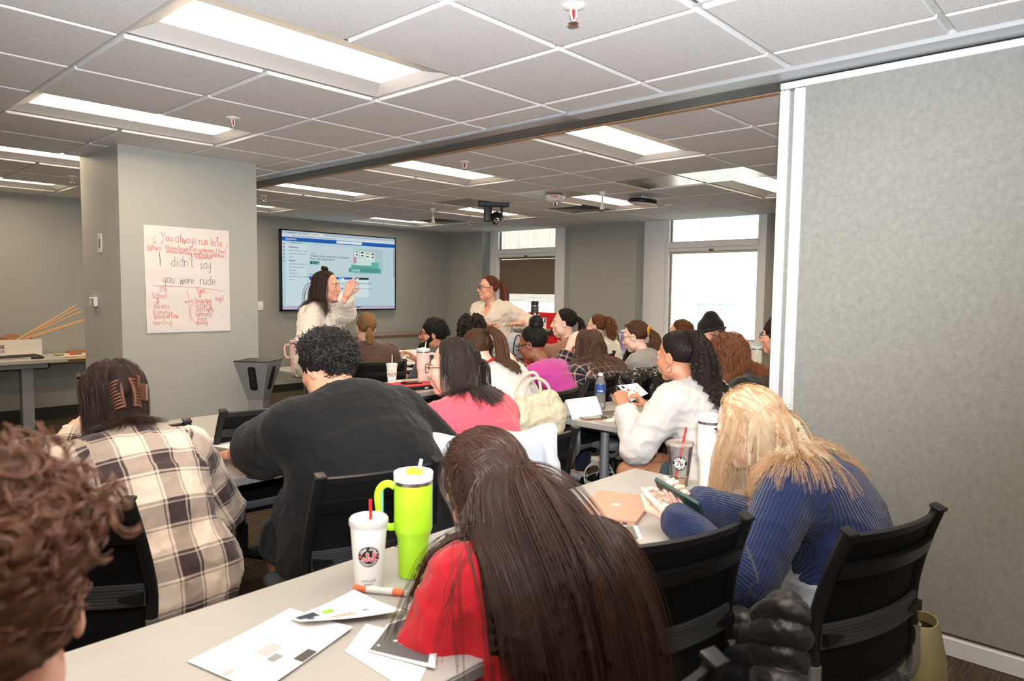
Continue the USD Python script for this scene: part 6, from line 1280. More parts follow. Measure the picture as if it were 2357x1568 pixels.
LIME = mat('lime_enamel', (178, 232, 44), 0.35); ICE = mat('ice_white', (226, 232, 242), 0.4); AQUA = mat('aqua_grip', (120, 206, 226), 0.4)
p = (0.054, -1.717, 0.735); tumbler('tumbler', 'bright lime green handled tumbler with pale straw beside the white paper cup', p, LIME, ICE, mat('pale_straw', (206, 226, 240), 0.3), LIME, 0.262, 0.0475, math.degrees(YAW)-90-6, accent=LIME, grip=AQUA, straw_lean=(0.010, 0.0), sh=0.030)
a, b = A((-0.108, -1.696, 0.735)), A((-0.039, -1.809, 0.735)); d = b-a; L = np.linalg.norm(d)
t = thing('marker_pen', 'white marker pen with orange cap lying by the paper cup', 'marker', (a[0], a[1], 0.735+0.0085), math.degrees(math.atan2(d[1], d[0])))
MO = mat('orange_cap', (238, 120, 78), 0.4); cy = lambda x0, x1, r: lathe([(r*0.8, x0), (r, x0+0.002), (r, x1-0.002), (r*0.8, x1)], 20).apply_transform(trimesh.transformations.rotation_matrix(math.pi/2, (0, 1, 0)))
obj(t, 'barrel', cy(0.03, L-0.035, 0.0080), WPLAST, 30); obj(t, 'cap', cy(0, 0.032, 0.0085), MO, 30); obj(t, 'end_band', cy(L-0.036, L-0.008, 0.0082), MO, 30); obj(t, 'end_plug', cy(L-0.008, L, 0.0078), WPLAST, 30)
def sheet(label, corners, marks=(), z=0.736, curl=0.0, m=None, name='paper_sheet', back=None, n=9, lift=None):
    """corners: world points going round; marks: (u0, v0, u1, v1, colour)"""
    c = [A(q, float) for q in corners]; o = c[0].copy(); t = thing(name, label, 'paper', o)
    c = [q-o for q in c]
    def at_(u, v): 
        q = (1-u)*(1-v)*c[0]+u*(1-v)*c[1]+u*v*c[2]+(1-u)*v*c[3]; w = lift(u, v) if lift else 0; return q+A([0, 0, curl*(4*(u-0.5)**2)*0.5+curl*(v**3)+w])
    us = np.linspace(0, 1, n); obj(t, 'sheet', grid_surf(A([[at_(u, v) for v in us] for u in us]), 0.0004), m or PAPER, True)
    for k, (u0, v0, u1, v1, rgb) in enumerate(marks):
        if isinstance(rgb, str):
            g = letters(rgb, 1.0); b_ = g.bounds; me = trimesh.util.concatenate([trimesh.creation.triangulate_polygon(q, engine='earcut') and trimesh.Trimesh(np.c_[trimesh.creation.triangulate_polygon(q, engine='earcut')[0], np.zeros(len(trimesh.creation.triangulate_polygon(q, engine='earcut')[0]))], trimesh.creation.triangulate_polygon(q, engine='earcut')[1], process=False) for q in (g.geoms if hasattr(g, 'geoms') else [g])])
            uu = u0+(u1-u0)*(me.vertices[:, 0]-b_[0])/(b_[2]-b_[0]); vv = v0+(v1-v0)*(me.vertices[:, 1]-b_[1])/(b_[3]-b_[1])
            nr = np.cross(c[1], c[3]); nr = nr/np.linalg.norm(nr); nr = nr*np.sign(nr[2]+1e-9)
            obj(t, 'printed_text', trimesh.Trimesh(A([at_(x, y)+nr*0.0010 for x, y in zip(uu, vv)]), me.faces, process=False), mat('print_white', (236, 236, 236), 0.6) if k >= 0 and len(marks[k]) == 5 and m is None and any(isinstance(q[4], tuple) and sum(q[4]) < 330 and (q[2]-q[0])*(q[3]-q[1]) > 0.3 for q in marks) else INKB, False)
        else:
            P = A([[at_(u, v) for v in np.linspace(v0, v1, 4)] for u in np.linspace(u0, u1, 4)]); nr = np.cross(c[1], c[3]); nr = nr/np.linalg.norm(nr); nr *= np.sign(nr[2]+1e-9)
            obj(t, 'printed_block', grid_surf(P+nr*(0.0005+0.00015*(k+1)), 0.0001), mat('ink_%d_%d_%d' % rgb, rgb, 0.5), True)
    return t
sheet('white handout with faint grey squares lying flat nearest the bottom left', ((-0.511, -1.735, 0.736), (-0.260, -1.673, 0.736), (-0.220, -1.853, 0.736), (-0.469, -1.936, 0.736)), ((0.35, 0.42, 0.52, 0.58, (190, 190, 192)), (0.62, 0.62, 0.80, 0.80, (205, 212, 230)), (0.32, 0.62, 0.42, 0.73, (150, 150, 152)), (0.18, 0.32, 0.26, 0.42, (222, 222, 222)), (0.02, 0.45, 0.10, 0.52, (190, 190, 190)), (0.42, 0.86, 0.58, 0.99, (70, 70, 72))), curl=0.004)
sheet('white handout with navy and lime squares, curled up at one end', ((-0.293, -1.725, 0.739), (-0.113, -1.704, 0.739), (-0.113, -1.888, 0.739), (-0.285, -1.783, 0.739)), ((0.05, 0.12, 0.30, 0.40, (44, 58, 74)), (0.36, 0.22, 0.50, 0.40, (150, 200, 70)), (0.12, 0.42, 0.2, 0.55, (60, 90, 130)), (0.72, 0.62, 0.78, 0.68, (120, 180, 200)), (0.35, 0.62, 0.60, 0.65, (226, 150, 120)), (0.30, 0.70, 0.62, 0.73, (200, 190, 150))), curl=0.010)
sheet('dark printed booklet page with white lettering next to the red sleeve', ((-0.255, -1.946, 0.737), (-0.159, -1.890, 0.737), (-0.011, -1.901, 0.737), (-0.209, -2.097, 0.737)), ((0.05, 0.04, 0.95, 0.90, (88, 90, 94)), (0.30, 0.40, 0.62, 0.52, 'MindMap'), (0.36, 0.30, 0.40, 0.36, (240, 240, 240)), (0.2, 0.1, 0.24, 0.14, (240, 240, 240))), curl=0.003)
sheet('white sheet under the dark booklet page at the bottom edge', ((-0.282, -1.916, 0.736), (-0.185, -1.850, 0.736), (-0.133, -2.023, 0.736), (-0.286, -2.127, 0.736)), ((0.5, 0.5, 0.52, 0.52, (200, 200, 200)),))
sheet('small white card with a teal square beside the red sleeve', ((-0.083, -1.848, 0.738), (0.032, -1.835, 0.738), (-0.006, -1.910, 0.738), (-0.086, -1.900, 0.738)), ((0.30, 0.15, 0.62, 0.72, (36, 118, 128)),), name='printed_card')
sheet('small blank white card half under the red sleeve', ((-0.146, -1.935, 0.738), (-0.106, -1.944, 0.738), (-0.127, -2.003, 0.738), (-0.159, -1.980, 0.738)), ((0.2, 0.4, 0.6, 0.45, (215, 215, 215)),), name='printed_card')
# --- laptop
c = [A((0.699, -1.732, 0.745)), A((0.748, -1.923, 0.745)), A((1.025, -1.827, 0.745)), A((0.966, -1.636, 0.745))]
o = sum(c)/4; ux = (c[2]-c[1]+c[3]-c[0]); ang = math.degrees(math.atan2(ux[1], ux[0])); LX, LY = np.linalg.norm(ux)/4, np.linalg.norm(c[1]-c[0]+c[2]-c[3])/4
t = thing('laptop', 'closed rose gold laptop with a white fruit emblem on its lid', 'laptop', (o[0], o[1], 0.735), ang)
RG = mat('rose_gold', (206, 158, 138), 0.36, 0.35); rr = lambda x, y, r: sbox(-x+r, -y+r, x-r, y-r).buffer(r)
obj(t, 'base', prism(rr(LX, LY, 0.012), 0.002, 0.0085), RG, 30); obj(t, 'lid', prism(rr(LX, LY, 0.012), 0.0093, 0.0145), RG, 30)
ap = unary_union([Point(-0.0052, 0).buffer(0.0098), Point(0.0052, 0).buffer(0.0098), sbox(-0.006, -0.0098, 0.006, 0.006)]).difference(Point(0.0185, 0.002).buffer(0.0078)).difference(Point(0, 0.0115).buffer(0.0032)); lf = Point(0.0008, 0.0150).buffer(0.0052).intersection(Point(0.0055, 0.0118).buffer(0.0052))
obj(t, 'emblem', mv(prism(unary_union([ap, lf]), 0.0145, 0.0148), rz=-90), WPLAST, False)
for k in range(2): obj(t, 'port', bx(-LX-0.0006+0.0, -LX+0.002, -0.05-k*0.022, -0.036-k*0.022, 0.0035, 0.007), BLACKP, False)
sheet('dark printed handout with white lettering under the laptop edge', ((0.630, -1.796, 0.736), (0.763, -1.921, 0.736), (0.676, -1.994, 0.736), (0.480, -1.962, 0.736)), ((0.0, 0.05, 0.93, 0.97, (112, 110, 106)), (0.55, 0.2, 0.62, 0.8, 'FACING'), (0.42, 0.2, 0.49, 0.8, 'AGENDA')))
sheet('white card with a teal square below the phone', ((0.928, -1.857, 0.737), (1.028, -1.849, 0.737), (1.015, -1.919, 0.737), (0.912, -1.937, 0.737)), ((0.25, 0.3, 0.6, 0.75, (36, 100, 124)),), name='printed_card')
# --- iced drink
p = (1.267, -1.784, 0.735); t = thing('iced_drink', 'clear plastic cup with round black coffee emblem, red straw and a little iced coffee left', 'cup', p, face_cam(p))
H = 0.155; CP = glass('cup_plastic', (244, 245, 246), ior=1.4, mix=0.10)
obj(t, 'cup_body', lathe([(0.030, 0), (0.031, 0.002), (0.047, H)], 44, False), CP, 25); obj(t, 'cup_base', lathe([(0.0, 0.001), (0.030, 0.001)], 30, False), CP)
obj(t, 'drink', lathe([(0.0295, 0.002), (0.0318, 0.026), (0, 0.026)], 36), mat('iced_coffee', (206, 160, 112), 0.2), 25)
obj(t, 'lid', lathe([(0.0485, H-0.004), (0.0505, H), (0.0500, H+0.006), (0.044, H+0.010), (0.041, H+0.005), (0.018, H+0.006)], 44, False), mat('clear_lid', (214, 204, 190), 0.2, extra={'transmission_weight': 0.6}), 25)
straw(t, (0.004, -0.016, 0.006), (-0.004, 0.020, H+0.062), STRAWR, 0.0042)
tr_ = lambda g: __import__('shapely').affinity.translate(g, 0, 0.090); dc = Point(0, 0).buffer(0.0265, 32); em = lambda g, m, o_, n: obj(t, n, wrap(tr_(g), 0.031, 0.047, 0, H, o_), m, False)
em(dc, INKB, 0.0005, 'emblem'); em(unary_union([arc_text('SEVEN BREW', 0.0212, 0.0050, math.radians(160), math.radians(20)), arc_text('DRIVE THRU COFFEE', 0.0216, 0.0040, math.radians(195), math.radians(345), True)]), INKW, 0.0009, 'emblem_text')
em(Point(0, 0).buffer(0.0175), INKW, 0.0010, 'emblem_field'); em(ctr(letters('7', 0.0200), -0.005, 0.001), mat('crimson_ink', (150, 24, 40), 0.5), 0.0018, 'emblem_letters'); em(ctr(letters('B', 0.0145), 0.0062, -0.002), INKB, 0.0015, 'emblem_letters'); em(ctr(letters('Kindly Yours', 0.0052), 0, -0.0545), INKB, 0.0006, 'print')
p = (1.319, -1.878, 0.735); CRE = mat('cream_enamel', (236, 232, 224), 0.4); tumbler('tumbler', 'tall cream white tumbler standing beside the clear iced drink', p, CRE, ICE, None, None, 0.268, 0.0475, 20)
# --- phone in the hands
pc = A((0.778, -2.051, 0.852)); t = thing('smartphone', 'phone in a dark green case held by the woman in the navy sweater', 'phone', pc, 16)
T4 = trimesh.transformations.euler_matrix(math.radians(24), math.radians(40), 0)
for n_, m_, mm in (('case', prism(rr(0.038, 0.077, 0.010), -0.005, 0.004), mat('case_green', (44, 74, 68), 0.5)), ('screen', prism(rr(0.034, 0.073, 0.008), 0.004, 0.0045), mat('phone_reflection', (140, 88, 52), 0.08, coat=0.5)), ('notch', prism(sbox(-0.012, 0.066, 0.012, 0.073), 0.0045, 0.0047), BLACKP)):  # screen: brown base colour paints in a reflection on the glass
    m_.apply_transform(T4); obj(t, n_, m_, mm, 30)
# --- table with tent card (room behind the wall)
def tent(label, p, rz, w=0.25, h=0.105):
    t = thing('tent_card', label, 'card', p, rz)
    d = 0.055
    obj(t, 'front_leaf', grid_surf(A([[(-w/2, -d, 0), (-w/2, 0, h)], [(w/2, -d, 0), (w/2, 0, h)]]), 0.0008), PAPER, False); obj(t, 'back_leaf', grid_surf(A([[(-w/2, 0, h), (-w/2, d, 0)], [(w/2, 0, h), (w/2, d, 0)]]), 0.0008), PAPER, False); return t
def bottle(label, p, liquid=None, label_rgb=None, h=0.205, r=0.033, cap=(240, 238, 236), text=None, frosted=False, name='water_bottle', dark=None):
    t = thing(name, label, 'bottle', p, face_cam(p)); n = []
    for z in np.linspace(0.02, h*0.52, 9): n += [(r*(0.97+0.03*math.cos(z*260)), z)]
    prof = [(r*0.75, 0.0), (r*0.95, 0.006)]+n+[(r, h*0.60), (r*0.98, h*0.72), (r*0.75, h*0.82), (r*0.42, h*0.90), (r*0.40, h*0.95)]
    obj(t, 'bottle_body', lathe(prof, 36, False), dark or CLEAR, 25)
    if liquid: obj(t, 'liquid', lathe([(r*0.72, 0.002)]+[(a*0.96, z) for a, z in n if z < h*0.5]+[(r*0.9, h*0.5), (0, h*0.5)], 32), liquid, 25)
    obj(t, 'cap', lathe([(r*0.46, h*0.925), (r*0.47, h*0.93), (r*0.47, h*0.995), (r*0.42, h), (0, h)], 28), mat('cap_%d_%d' % cap[:2], cap, 0.4), 25)
    if label_rgb:
        lb = obj(t, 'label', lathe([(r*1.015, h*0.46), (r*1.015, h*0.70)], 36, False), mat('label_%d_%d' % label_rgb[:2], label_rgb, 0.45), 25)
        if text: obj(lb, 'print', wrap(__import__('shapely').affinity.translate(ctr(letters(text, 0.010)), 0, h*0.52), r*1.015, r*1.015, 0, h, 0.0006), INKW, False)
    return t
_p = A((2.124, -0.675, 0.735)); tent('blank white tent card beside the water bottle near the folding wall', _p+A([0.06, 0.03, 0]), -8)
p = (2.458, -0.585, 0.735); b = bottle('clear water bottle with blue label and pink white cap beside the blank tent card', p, None, (36, 74, 140), 0.222, 0.034, (238, 216, 214), 'PURE')
sheet('grey black photo handout on the table before the curly haired woman', ((2.151, -0.716, 0.737), (2.354, -0.630, 0.737), (2.659, -0.702, 0.737), (2.262, -0.898, 0.737)), ((0.04, 0.05, 0.96, 0.62, (108, 104, 96)), (0.1, 0.12, 0.3, 0.5, (150, 146, 138)), (0.4, 0.1, 0.9, 0.55, (88, 82, 74))))
sheet('blank white sheet under the curly haired woman\'s sleeve', ((2.124, -0.833, 0.736), (2.282, -0.797, 0.736), (2.361, -0.949, 0.736), (2.218, -1.011, 0.736)), ((0.4, 0.4, 0.41, 0.41, (220, 220, 220)),))
sheet('white handout with navy, orange and lime squares held by the curly haired woman', ((2.059, -0.976, 0.954), (2.248, -0.975, 0.952), (2.270, -1.034, 0.898), (2.068, -1.053, 0.877)), ((0.10, 0.06, 0.24, 0.22, (40, 84, 118)), (0.24, 0.30, 0.36, 0.44, (236, 104, 76)), (0.12, 0.42, 0.2, 0.55, (140, 180, 70)), (0.55, 0.62, 0.60, 0.70, (60, 60, 62)), (0.75, 0.30, 0.78, 0.36, (50, 50, 52)), (0.50, 0.42, 0.54, 0.60, (226, 140, 110)), (0.68, 0.2, 0.70, 0.7, (170, 170, 172)), (0.76, 0.2, 0.78, 0.7, (170, 170, 172))), name='paper_sheet')
def phone(label, p, rz, frame=(150, 120, 90)):
    t = thing('smartphone', label, 'phone', p, rz); obj(t, 'body', prism(rr(0.036, 0.075, 0.009), 0, 0.008), mat('phone_frame_%d' % frame[0], frame, 0.3, 0.6), 30); obj(t, 'screen', prism(rr(0.033, 0.072, 0.007), 0.008, 0.0085), mat('phone_dark', (20, 21, 24), 0.06, coat=0.5), 30); return t
phone('phone with bronze frame lying in front of the tent card', (2.164, -0.751, 0.735), 62)
p = (4.401, -0.316, 0.735); t = thing('drink_bottle', 'periwinkle blue drink bottle with lilac lid beside the woman in black knit', 'bottle', p, 200)
PB = mat('periwinkle', (124, 148, 220), 0.4); PL = mat('lilac_lid', (176, 160, 232), 0.4)
obj(t, 'body', lathe([(0.033, 0), (0.036, 0.004), (0.036, 0.17), (0.032, 0.19), (0.029, 0.195), (0, 0.195)], 36), PB, 25); obj(t, 'lid', lathe([(0.035, 0.193), (0.036, 0.196), (0.036, 0.220), (0.030, 0.228), (0, 0.228)], 36), PL, 25); obj(t, 'spout_loop', sweep(spline([(0.02, 0, 0.226), (0.036, 0, 0.232), (0.05, 0, 0.226), (0.047, 0, 0.214), (0.034, 0, 0.212)], 14), 0.006, 8, ref=(0, 1, 0)), PL)
tent('small cream card standing behind the periwinkle bottle', (4.000, -0.609, 0.735), 20, 0.08, 0.10)
p = (3.507, -0.827, 0.735); t = thing('juice_cup', 'clear cup of pink drink half hidden by the blonde hair', 'cup', p); obj(t, 'cup_body', lathe([(0.028, 0), (0.038, 0.10)], 30, False), CP, 25); obj(t, 'drink', lathe([(0.027, 0.002), (0.034, 0.07), (0, 0.07)], 30), mat('pink_drink', (226, 150, 140), 0.2), 25)
p = (5.029, -0.459, 0.735); tumbler('tumbler', 'white handled tumbler by the right window next to the folding wall', p, CRE, ICE, None, CRE, 0.25, 0.048, 30, accent=AQUA)
# --- table with the red folder
p = (2.250, 1.187, 0.735); t = thing('paper_cup', 'white paper juice cup with maroon JUICE lettering and yellow sun', 'cup', (p[0], p[1], 0.737), face_cam(p)); H = 0.145
obj(t, 'cup_body', lathe([(0.029, 0), (0.030, 0.003), (0.042, H), (0, H)], 40), PAPER, 25); obj(t, 'lid', lathe([(0.044, H-0.006), (0.045, H), (0.044, H+0.008), (0.038, H+0.010), (0, H+0.008)], 40), WPLAST, 25); straw(t, (0, 0, 0.05), (0.004, 0.002, H+0.075), WPLAST, 0.0035)
ju = lambda g, y, m, o: obj(t, 'print', wrap(__import__('shapely').affinity.translate(g, 0, y), 0.030, 0.042, 0, H, o), m, False)
MAR = mat('maroon_ink', (120, 28, 54), 0.5); PUR = mat('purple_ink', (66, 48, 130), 0.5); ju(ctr(letters('JUICE', 0.016)), 0.076, MAR, 0.0006); ju(ctr(letters('STOP', 0.009)), 0.060, PUR, 0.0006); ju(ctr(letters('Taste', 0.006)), 0.036, PUR, 0.0006); ju(ctr(letters('the flavor', 0.006)), 0.026, PUR, 0.0006)
ju(Point(0, 0.0).buffer(0.011).intersection(sbox(-1, 0, 1, 1)), 0.091, mat('sun_yellow', (240, 200, 50), 0.5), 0.0006)
C0 = A((2.228, 0.914, 0.735)); t = thing('binder', 'closed black binder under the red folder', 'binder', (C0[0], C0[1], 0.735), -8)
obj(t, 'cover', bx(-0.14, 0.16, -0.13, 0.12, 0, 0.028, 0.004), BLACKP, False); obj(t, 'spine_label', bx(0.02, 0.05, -0.1315, -0.129, 0.006, 0.018), WPLAST, False)
t = thing('folder', 'red paper folder lying on the black binder', 'folder', (C0[0], C0[1], 0.7635), -10); obj(t, 'cover', cat(bx(-0.155, 0.155, -0.125, 0.125, 0, 0.002), bx(-0.152, 0.150, -0.121, 0.12, 0.0024, 0.004)), mat('folder_red', (214, 44, 62), 0.5), False)
phone('phone with dark amber case lying on the red folder', (C0[0]-0.01, C0[1]+0.0, 0.768), 74, (70, 44, 26))
sheet('stack of white papers with printed cover behind the red folder', ((2.101, 1.067, 0.744), (2.343, 1.289, 0.744), (2.614, 1.193, 0.744), (2.347, 1.007, 0.744)), ((0.15, 0.3, 0.9, 0.9, (178, 174, 166)),), curl=0.006)
p = (2.392, 0.991, 0.735); PK = mat('blush_enamel', (238, 210, 204), 0.4); tumbler('tumbler', 'blush pink tumbler with white straw between the red folder and the coral T-shirt', p, PK, ICE, WPLAST, PK, 0.275, 0.05, math.degrees(YAW)-90, hside=1, sh=0.05)
sheet('white printed sheet behind the juice cup on the middle table', ((2.947, 2.094, 0.737), (3.294, 2.203, 0.737), (3.047, 1.814, 0.737), (2.746, 1.805, 0.737)), ((0.3, 0.4, 0.7, 0.6, (150, 150, 150)),))
p = (3.632, 1.325, 0.735); CO = mat('coral_enamel', (240, 146, 116), 0.4); tumbler('tumbler', 'coral orange handled tumbler behind the white sweatshirt', p, CO, CO, CO, CO, 0.26, 0.05, math.degrees(YAW)-90, hside=1, sh=0.05)
p = (3.693, 1.177, 0.735); b = bottle('clear bottle with black and white label next to the red drink cup', p, None, None, 0.235, 0.031, (232, 230, 222)); obj(b, 'label', lathe([(0.0318, 0.06), (0.0318, 0.13)], 30, False), mat('bw_label', (86, 82, 78), 0.5, var=(60, 0.8)), 25)
p = (3.768, 1.158, 0.735); t = thing('drink_cup', 'large red drink cup with white lettering next to the clear bottle', 'cup', p, face_cam(p)); H = 0.19
obj(t, 'cup_body', lathe([(0.034, 0), (0.036, 0.004), (0.048, H), (0, H)], 40), mat('cup_red', (206, 26, 44), 0.4), 25); obj(t, 'lid', lathe([(0.050, H-0.006), (0.051, H), (0.049, H+0.008), (0, H+0.009)], 40), LIDC, 25)
for tx_, y, h_ in (('LET YOUR SUN', 0.135, 0.010), ('try this item', 0.085, 0.009), ('scan to win', 0.03, 0.006)): obj(t, 'print', wrap(__import__('shapely').affinity.translate(ctr(letters(tx_, h_)), 0, y), 0.035, 0.048, 0, H), INKW, False)
# --- table by the pedestal
p = (2.137, 2.365, 0.735); P2 = mat('soft_pink', (238, 196, 190), 0.4); tumbler('tumbler', 'soft pink handled tumbler with tall straw beside the power pedestal', p, P2, P2, P2, P2, 0.27, 0.052, math.degrees(YAW)-90, sh=0.07)
p = (3.539, 2.711, 0.735); t = thing('deli_cup', 'clear deli cup of dark green salad in front of a tent card', 'cup', p); obj(t, 'cup_body', lathe([(0.045, 0), (0.058, 0.10)], 36, False), CP, 25); obj(t, 'salad', lathe([(0.044, 0.002), (0.052, 0.066), (0.03, 0.074), (0, 0.070)], 24), mat('salad_green', (58, 86, 36), 0.6, var=(70, 0.5)), 40); obj(t, 'lid', lathe([(0.059, 0.097), (0.060, 0.104), (0, 0.106)], 36), glass('lid_clear', (225, 228, 230)), 25); obj(t, 'sticker', wrap(ctr(letters('GARDEN', 0.012), 0, 0.04), 0.045, 0.058, 0, 0.10), INKW, False)
tent('blank white tent card before the bearded man', (3.498, 2.505, 0.735), -6, 0.24, 0.11)
sheet('white papers on the table between hoodie and bearded man', ((3.034, 2.218, 0.737), (3.373, 2.468, 0.737), (3.458, 2.170, 0.737), (3.078, 1.881, 0.737)), ((0.3, 0.4, 0.7, 0.6, (160, 160, 160)),))
p = (3.98, 2.50, 0.735); bottle('empty clear water bottle behind the bearded man\'s head', p, None, None, 0.24, 0.034, (240, 240, 238))
p = (6.05, 1.80, 0.735); OL = mat('olive_enamel', (64, 72, 52), 0.45); tumbler('tumbler', 'olive green tumbler with black straw beside the lilac one', p, OL, BLACKP, BLACKP, OL, 0.25, 0.05, math.degrees(YAW)-90, hside=1, sh=0.05)
p = (6.26, 1.74, 0.735); LI = mat('lilac_enamel', (186, 162, 222), 0.4); tumbler('tumbler', 'lilac tumbler with purple straw beside the olive one', p, LI, ICE, mat('purple_straw', (142, 92, 200), 0.4), None, 0.255, 0.05, 0, sh=0.06)
p = (6.45, 1.72, 0.735); t = thing('laptop', 'open laptop seen from behind, half hidden by the grey sweatshirt', 'laptop', (p[0], p[1], 0.735), 20); LS = mat('laptop_silver', (150, 152, 156), 0.35, 0.6)
obj(t, 'base', bx(-0.16, 0.16, -0.11, 0.11, 0, 0.016, 0.004), LS, False); obj(t, 'screen', mv(bx(-0.16, 0.16, -0.005, 0.005, 0, 0.21, 0.003), (0, 0.11, 0.012), rx=-18), LS, False)
# --- tall desk with the second standing woman
DX, DY, DR = 4.545, 1.955, -34.4
DK = mat('desk_grey', (120, 114, 106), 0.45); t = thing('standing_desk', 'tall grey lectern desk with drinks in front of the woman in the V neck blouse', 'desk', (DX, DY, 0), DR); DZ = 1.05
obj(t, 'table_top', bx(-0.36, 0.34, -0.05, 0.50, DZ-0.03, DZ, 0.004), DK, False); obj(t, 'under_rail', bx(-0.34, 0.30, -0.02, 0.46, DZ-0.085, DZ-0.031, 0.004), LEGM, False)
for x in (-0.28, 0.26): obj(t, 'leg', bx(x-0.035, x+0.035, 0.18, 0.26, 0.04, DZ-0.08, 0.006), LEGM, False); obj(t, 'foot', bx(x-0.035, x+0.035, -0.05, 0.48, 0, 0.04, 0.008), LEGM, False)
obj(t, 'corner_bumper', bx(0.335, 0.37, -0.05, 0.06, DZ-0.075, DZ-0.005, 0.006), BLACKP, False)
B3 = RZ(DR); dk = lambda x, y, z=0.0: tuple(B3@A([x, y, 0])+A([DX, DY, DZ+z]))
p = dk(-0.305, 0.03); t = thing('soda_can', 'red soda can on the tall desk next to the cola bottle', 'can', p, face_cam(p)); obj(t, 'can_body', lathe([(0.024, 0), (0.033, 0.008), (0.033, 0.108), (0.027, 0.118)], 30), mat('can_red', (206, 26, 40), 0.25, 0.3), 25); obj(t, 'can_top', lathe([(0.027, 0.118), (0.026, 0.122), (0, 0.119)], 30), STEEL, 25); obj(t, 'print', wrap(__import__('shapely').affinity.rotate(ctr(unary_union(write('cola', 0, 0, 0.03, 0.0022))), 90, origin=(0, 0)).buffer(0), 0.033, 0.033, 0.06, 0.108), INKW, False)
p = dk(-0.225, 0.03); bottle('small dark cola bottle with red cap on the tall desk', p, None, (30, 22, 24), 0.205, 0.030, (190, 40, 48), None, name='cola_bottle', dark=mat('cola_dark', (26, 14, 12), 0.08, coat=0.4))
t = thing('document_tray', 'shallow white tray on the tall desk behind the cola bottle', 'tray', dk(0.0, 0.08), DR); obj(t, 'tray', cat(bx(-0.16, 0.12, -0.06, 0.12, 0, 0.004), bx(-0.16, 0.12, -0.06, -0.055, 0, 0.030), bx(-0.16, 0.12, 0.115, 0.12, 0, 0.03), bx(-0.16, -0.155, -0.06, 0.12, 0, 0.03), bx(0.115, 0.12, -0.06, 0.12, 0, 0.03)), WPLAST, False); obj(t, 'contents', bx(-0.14, 0.10, -0.045, 0.105, 0.004, 0.016), mat('tray_dark', (60, 60, 62), 0.7), False)
t = thing('tissue_box', 'white tissue box with a tissue pulled up on the tall desk', 'tissue box', dk(0.20, 0.02), DR-6); obj(t, 'carton', bx(-0.115, 0.10, -0.05, 0.06, 0, 0.062, 0.002), mat('carton_white', (226, 220, 212), 0.7), False)
tv_, tf_ = Field(0.01).cone((-0.03, 0, 0.06), (0.0, 0.005, 0.10), 0.03, 0.02, sq=((0, 1, 0), 0.35)).cone((0, 0.005, 0.10), (0.035, 0.0, 0.165), 0.02, 0.004, sq=((0, 1, 0), 0.4)).mesh(0.005); obj(t, 'tissue', trimesh.Trimesh(fold(tv_, tf_, 0.006, 60, 2), tf_, process=False), PAPER, True); obj(t, 'print_mark', bx(0.04, 0.055, -0.0515, -0.05, 0.02, 0.034), mat('blue_grey', (96, 110, 130), 0.6), False)
p = dk(0.255, 0.30); t = thing('thermos', 'dark grey thermos flask with round white badge on the tall desk', 'flask', p, face_cam(p)); TG = mat('thermos_grey', (62, 62, 60), 0.45); obj(t, 'body', lathe([(0.040, 0), (0.044, 0.006), (0.044, 0.24), (0.040, 0.252), (0, 0.252)], 32), TG, 25); obj(t, 'lid', lathe([(0.042, 0.252), (0.043, 0.256), (0.043, 0.285), (0.036, 0.293), (0, 0.293)], 32), BLACKP, 25); obj(t, 'steel_band', lathe([(0.0445, 0.238), (0.0445, 0.246)], 32, False), STEEL, 25); obj(t, 'badge', wrap(__import__('shapely').affinity.scale(Point(0, 0.13).buffer(0.024), 0.7, 1.3), 0.044, 0.044, 0, 0.25), INKW, False); obj(t, 'badge_mark', wrap(Point(0.0, 0.14).buffer(0.009), 0.044, 0.044, 0, 0.25, 0.0012), INKR, False)
p = dk(0.33, 0.20); t = thing('drink_can', 'plain silver can at the end of the tall desk', 'can', p); obj(t, 'can_body', lathe([(0.024, 0), (0.032, 0.008), (0.032, 0.108), (0.026, 0.118), (0, 0.116)], 30), STEEL, 25)
t = thing('red_chair', 'red fabric chair behind the tall desk', 'chair', (5.35, 2.35, 0), 100); RC = cloth('red_fabric', (206, 30, 34), 600)
obj(t, 'backrest', bx(-0.30, 0.30, -0.26, -0.20, 0.50, 1.20, 0.03), RC, 30); obj(t, 'seat', bx(-0.28, 0.28, -0.22, 0.26, 0.44, 0.54, 0.03), RC, 30)
for x in (-0.25, 0.25):
    for y in (-0.2, 0.22): obj(t, 'leg', bx(x-0.018, x+0.018, y-0.018, y+0.018, 0, 0.45, 0.003), BLACKP, False)
t = thing('backpack', 'light grey backpack with black piping hanging on a chair below the tall desk', 'backpack', (3.647, 1.198, 0.973), 20); GY = cloth('backpack_grey', (168, 172, 182), 500); f = Field(0.02); f.ell((0, 0, -0.02), (0.15, 0.08, 0.12)); f.ell((0, -0.06, -0.06), (0.10, 0.05, 0.07)); v, fc = f.mesh(0.010); obj(t, 'bag', trimesh.Trimesh(fold(v, fc, 0.012, 14, 5), fc, process=False), GY, True)
for s in (-1, 1): obj(t, 'piping', sweep(spline([(s*0.13, -0.04, -0.10), (s*0.14, -0.05, 0.0), (s*0.09, -0.06, 0.085), (s*0.02, -0.07, 0.06), (s*0.03, -0.085, -0.02)], 20), 0.006, 6), BLACKP)
chair(4.15, 1.30, 30, 'black mesh task chair carrying the grey backpack, before the tall desk')
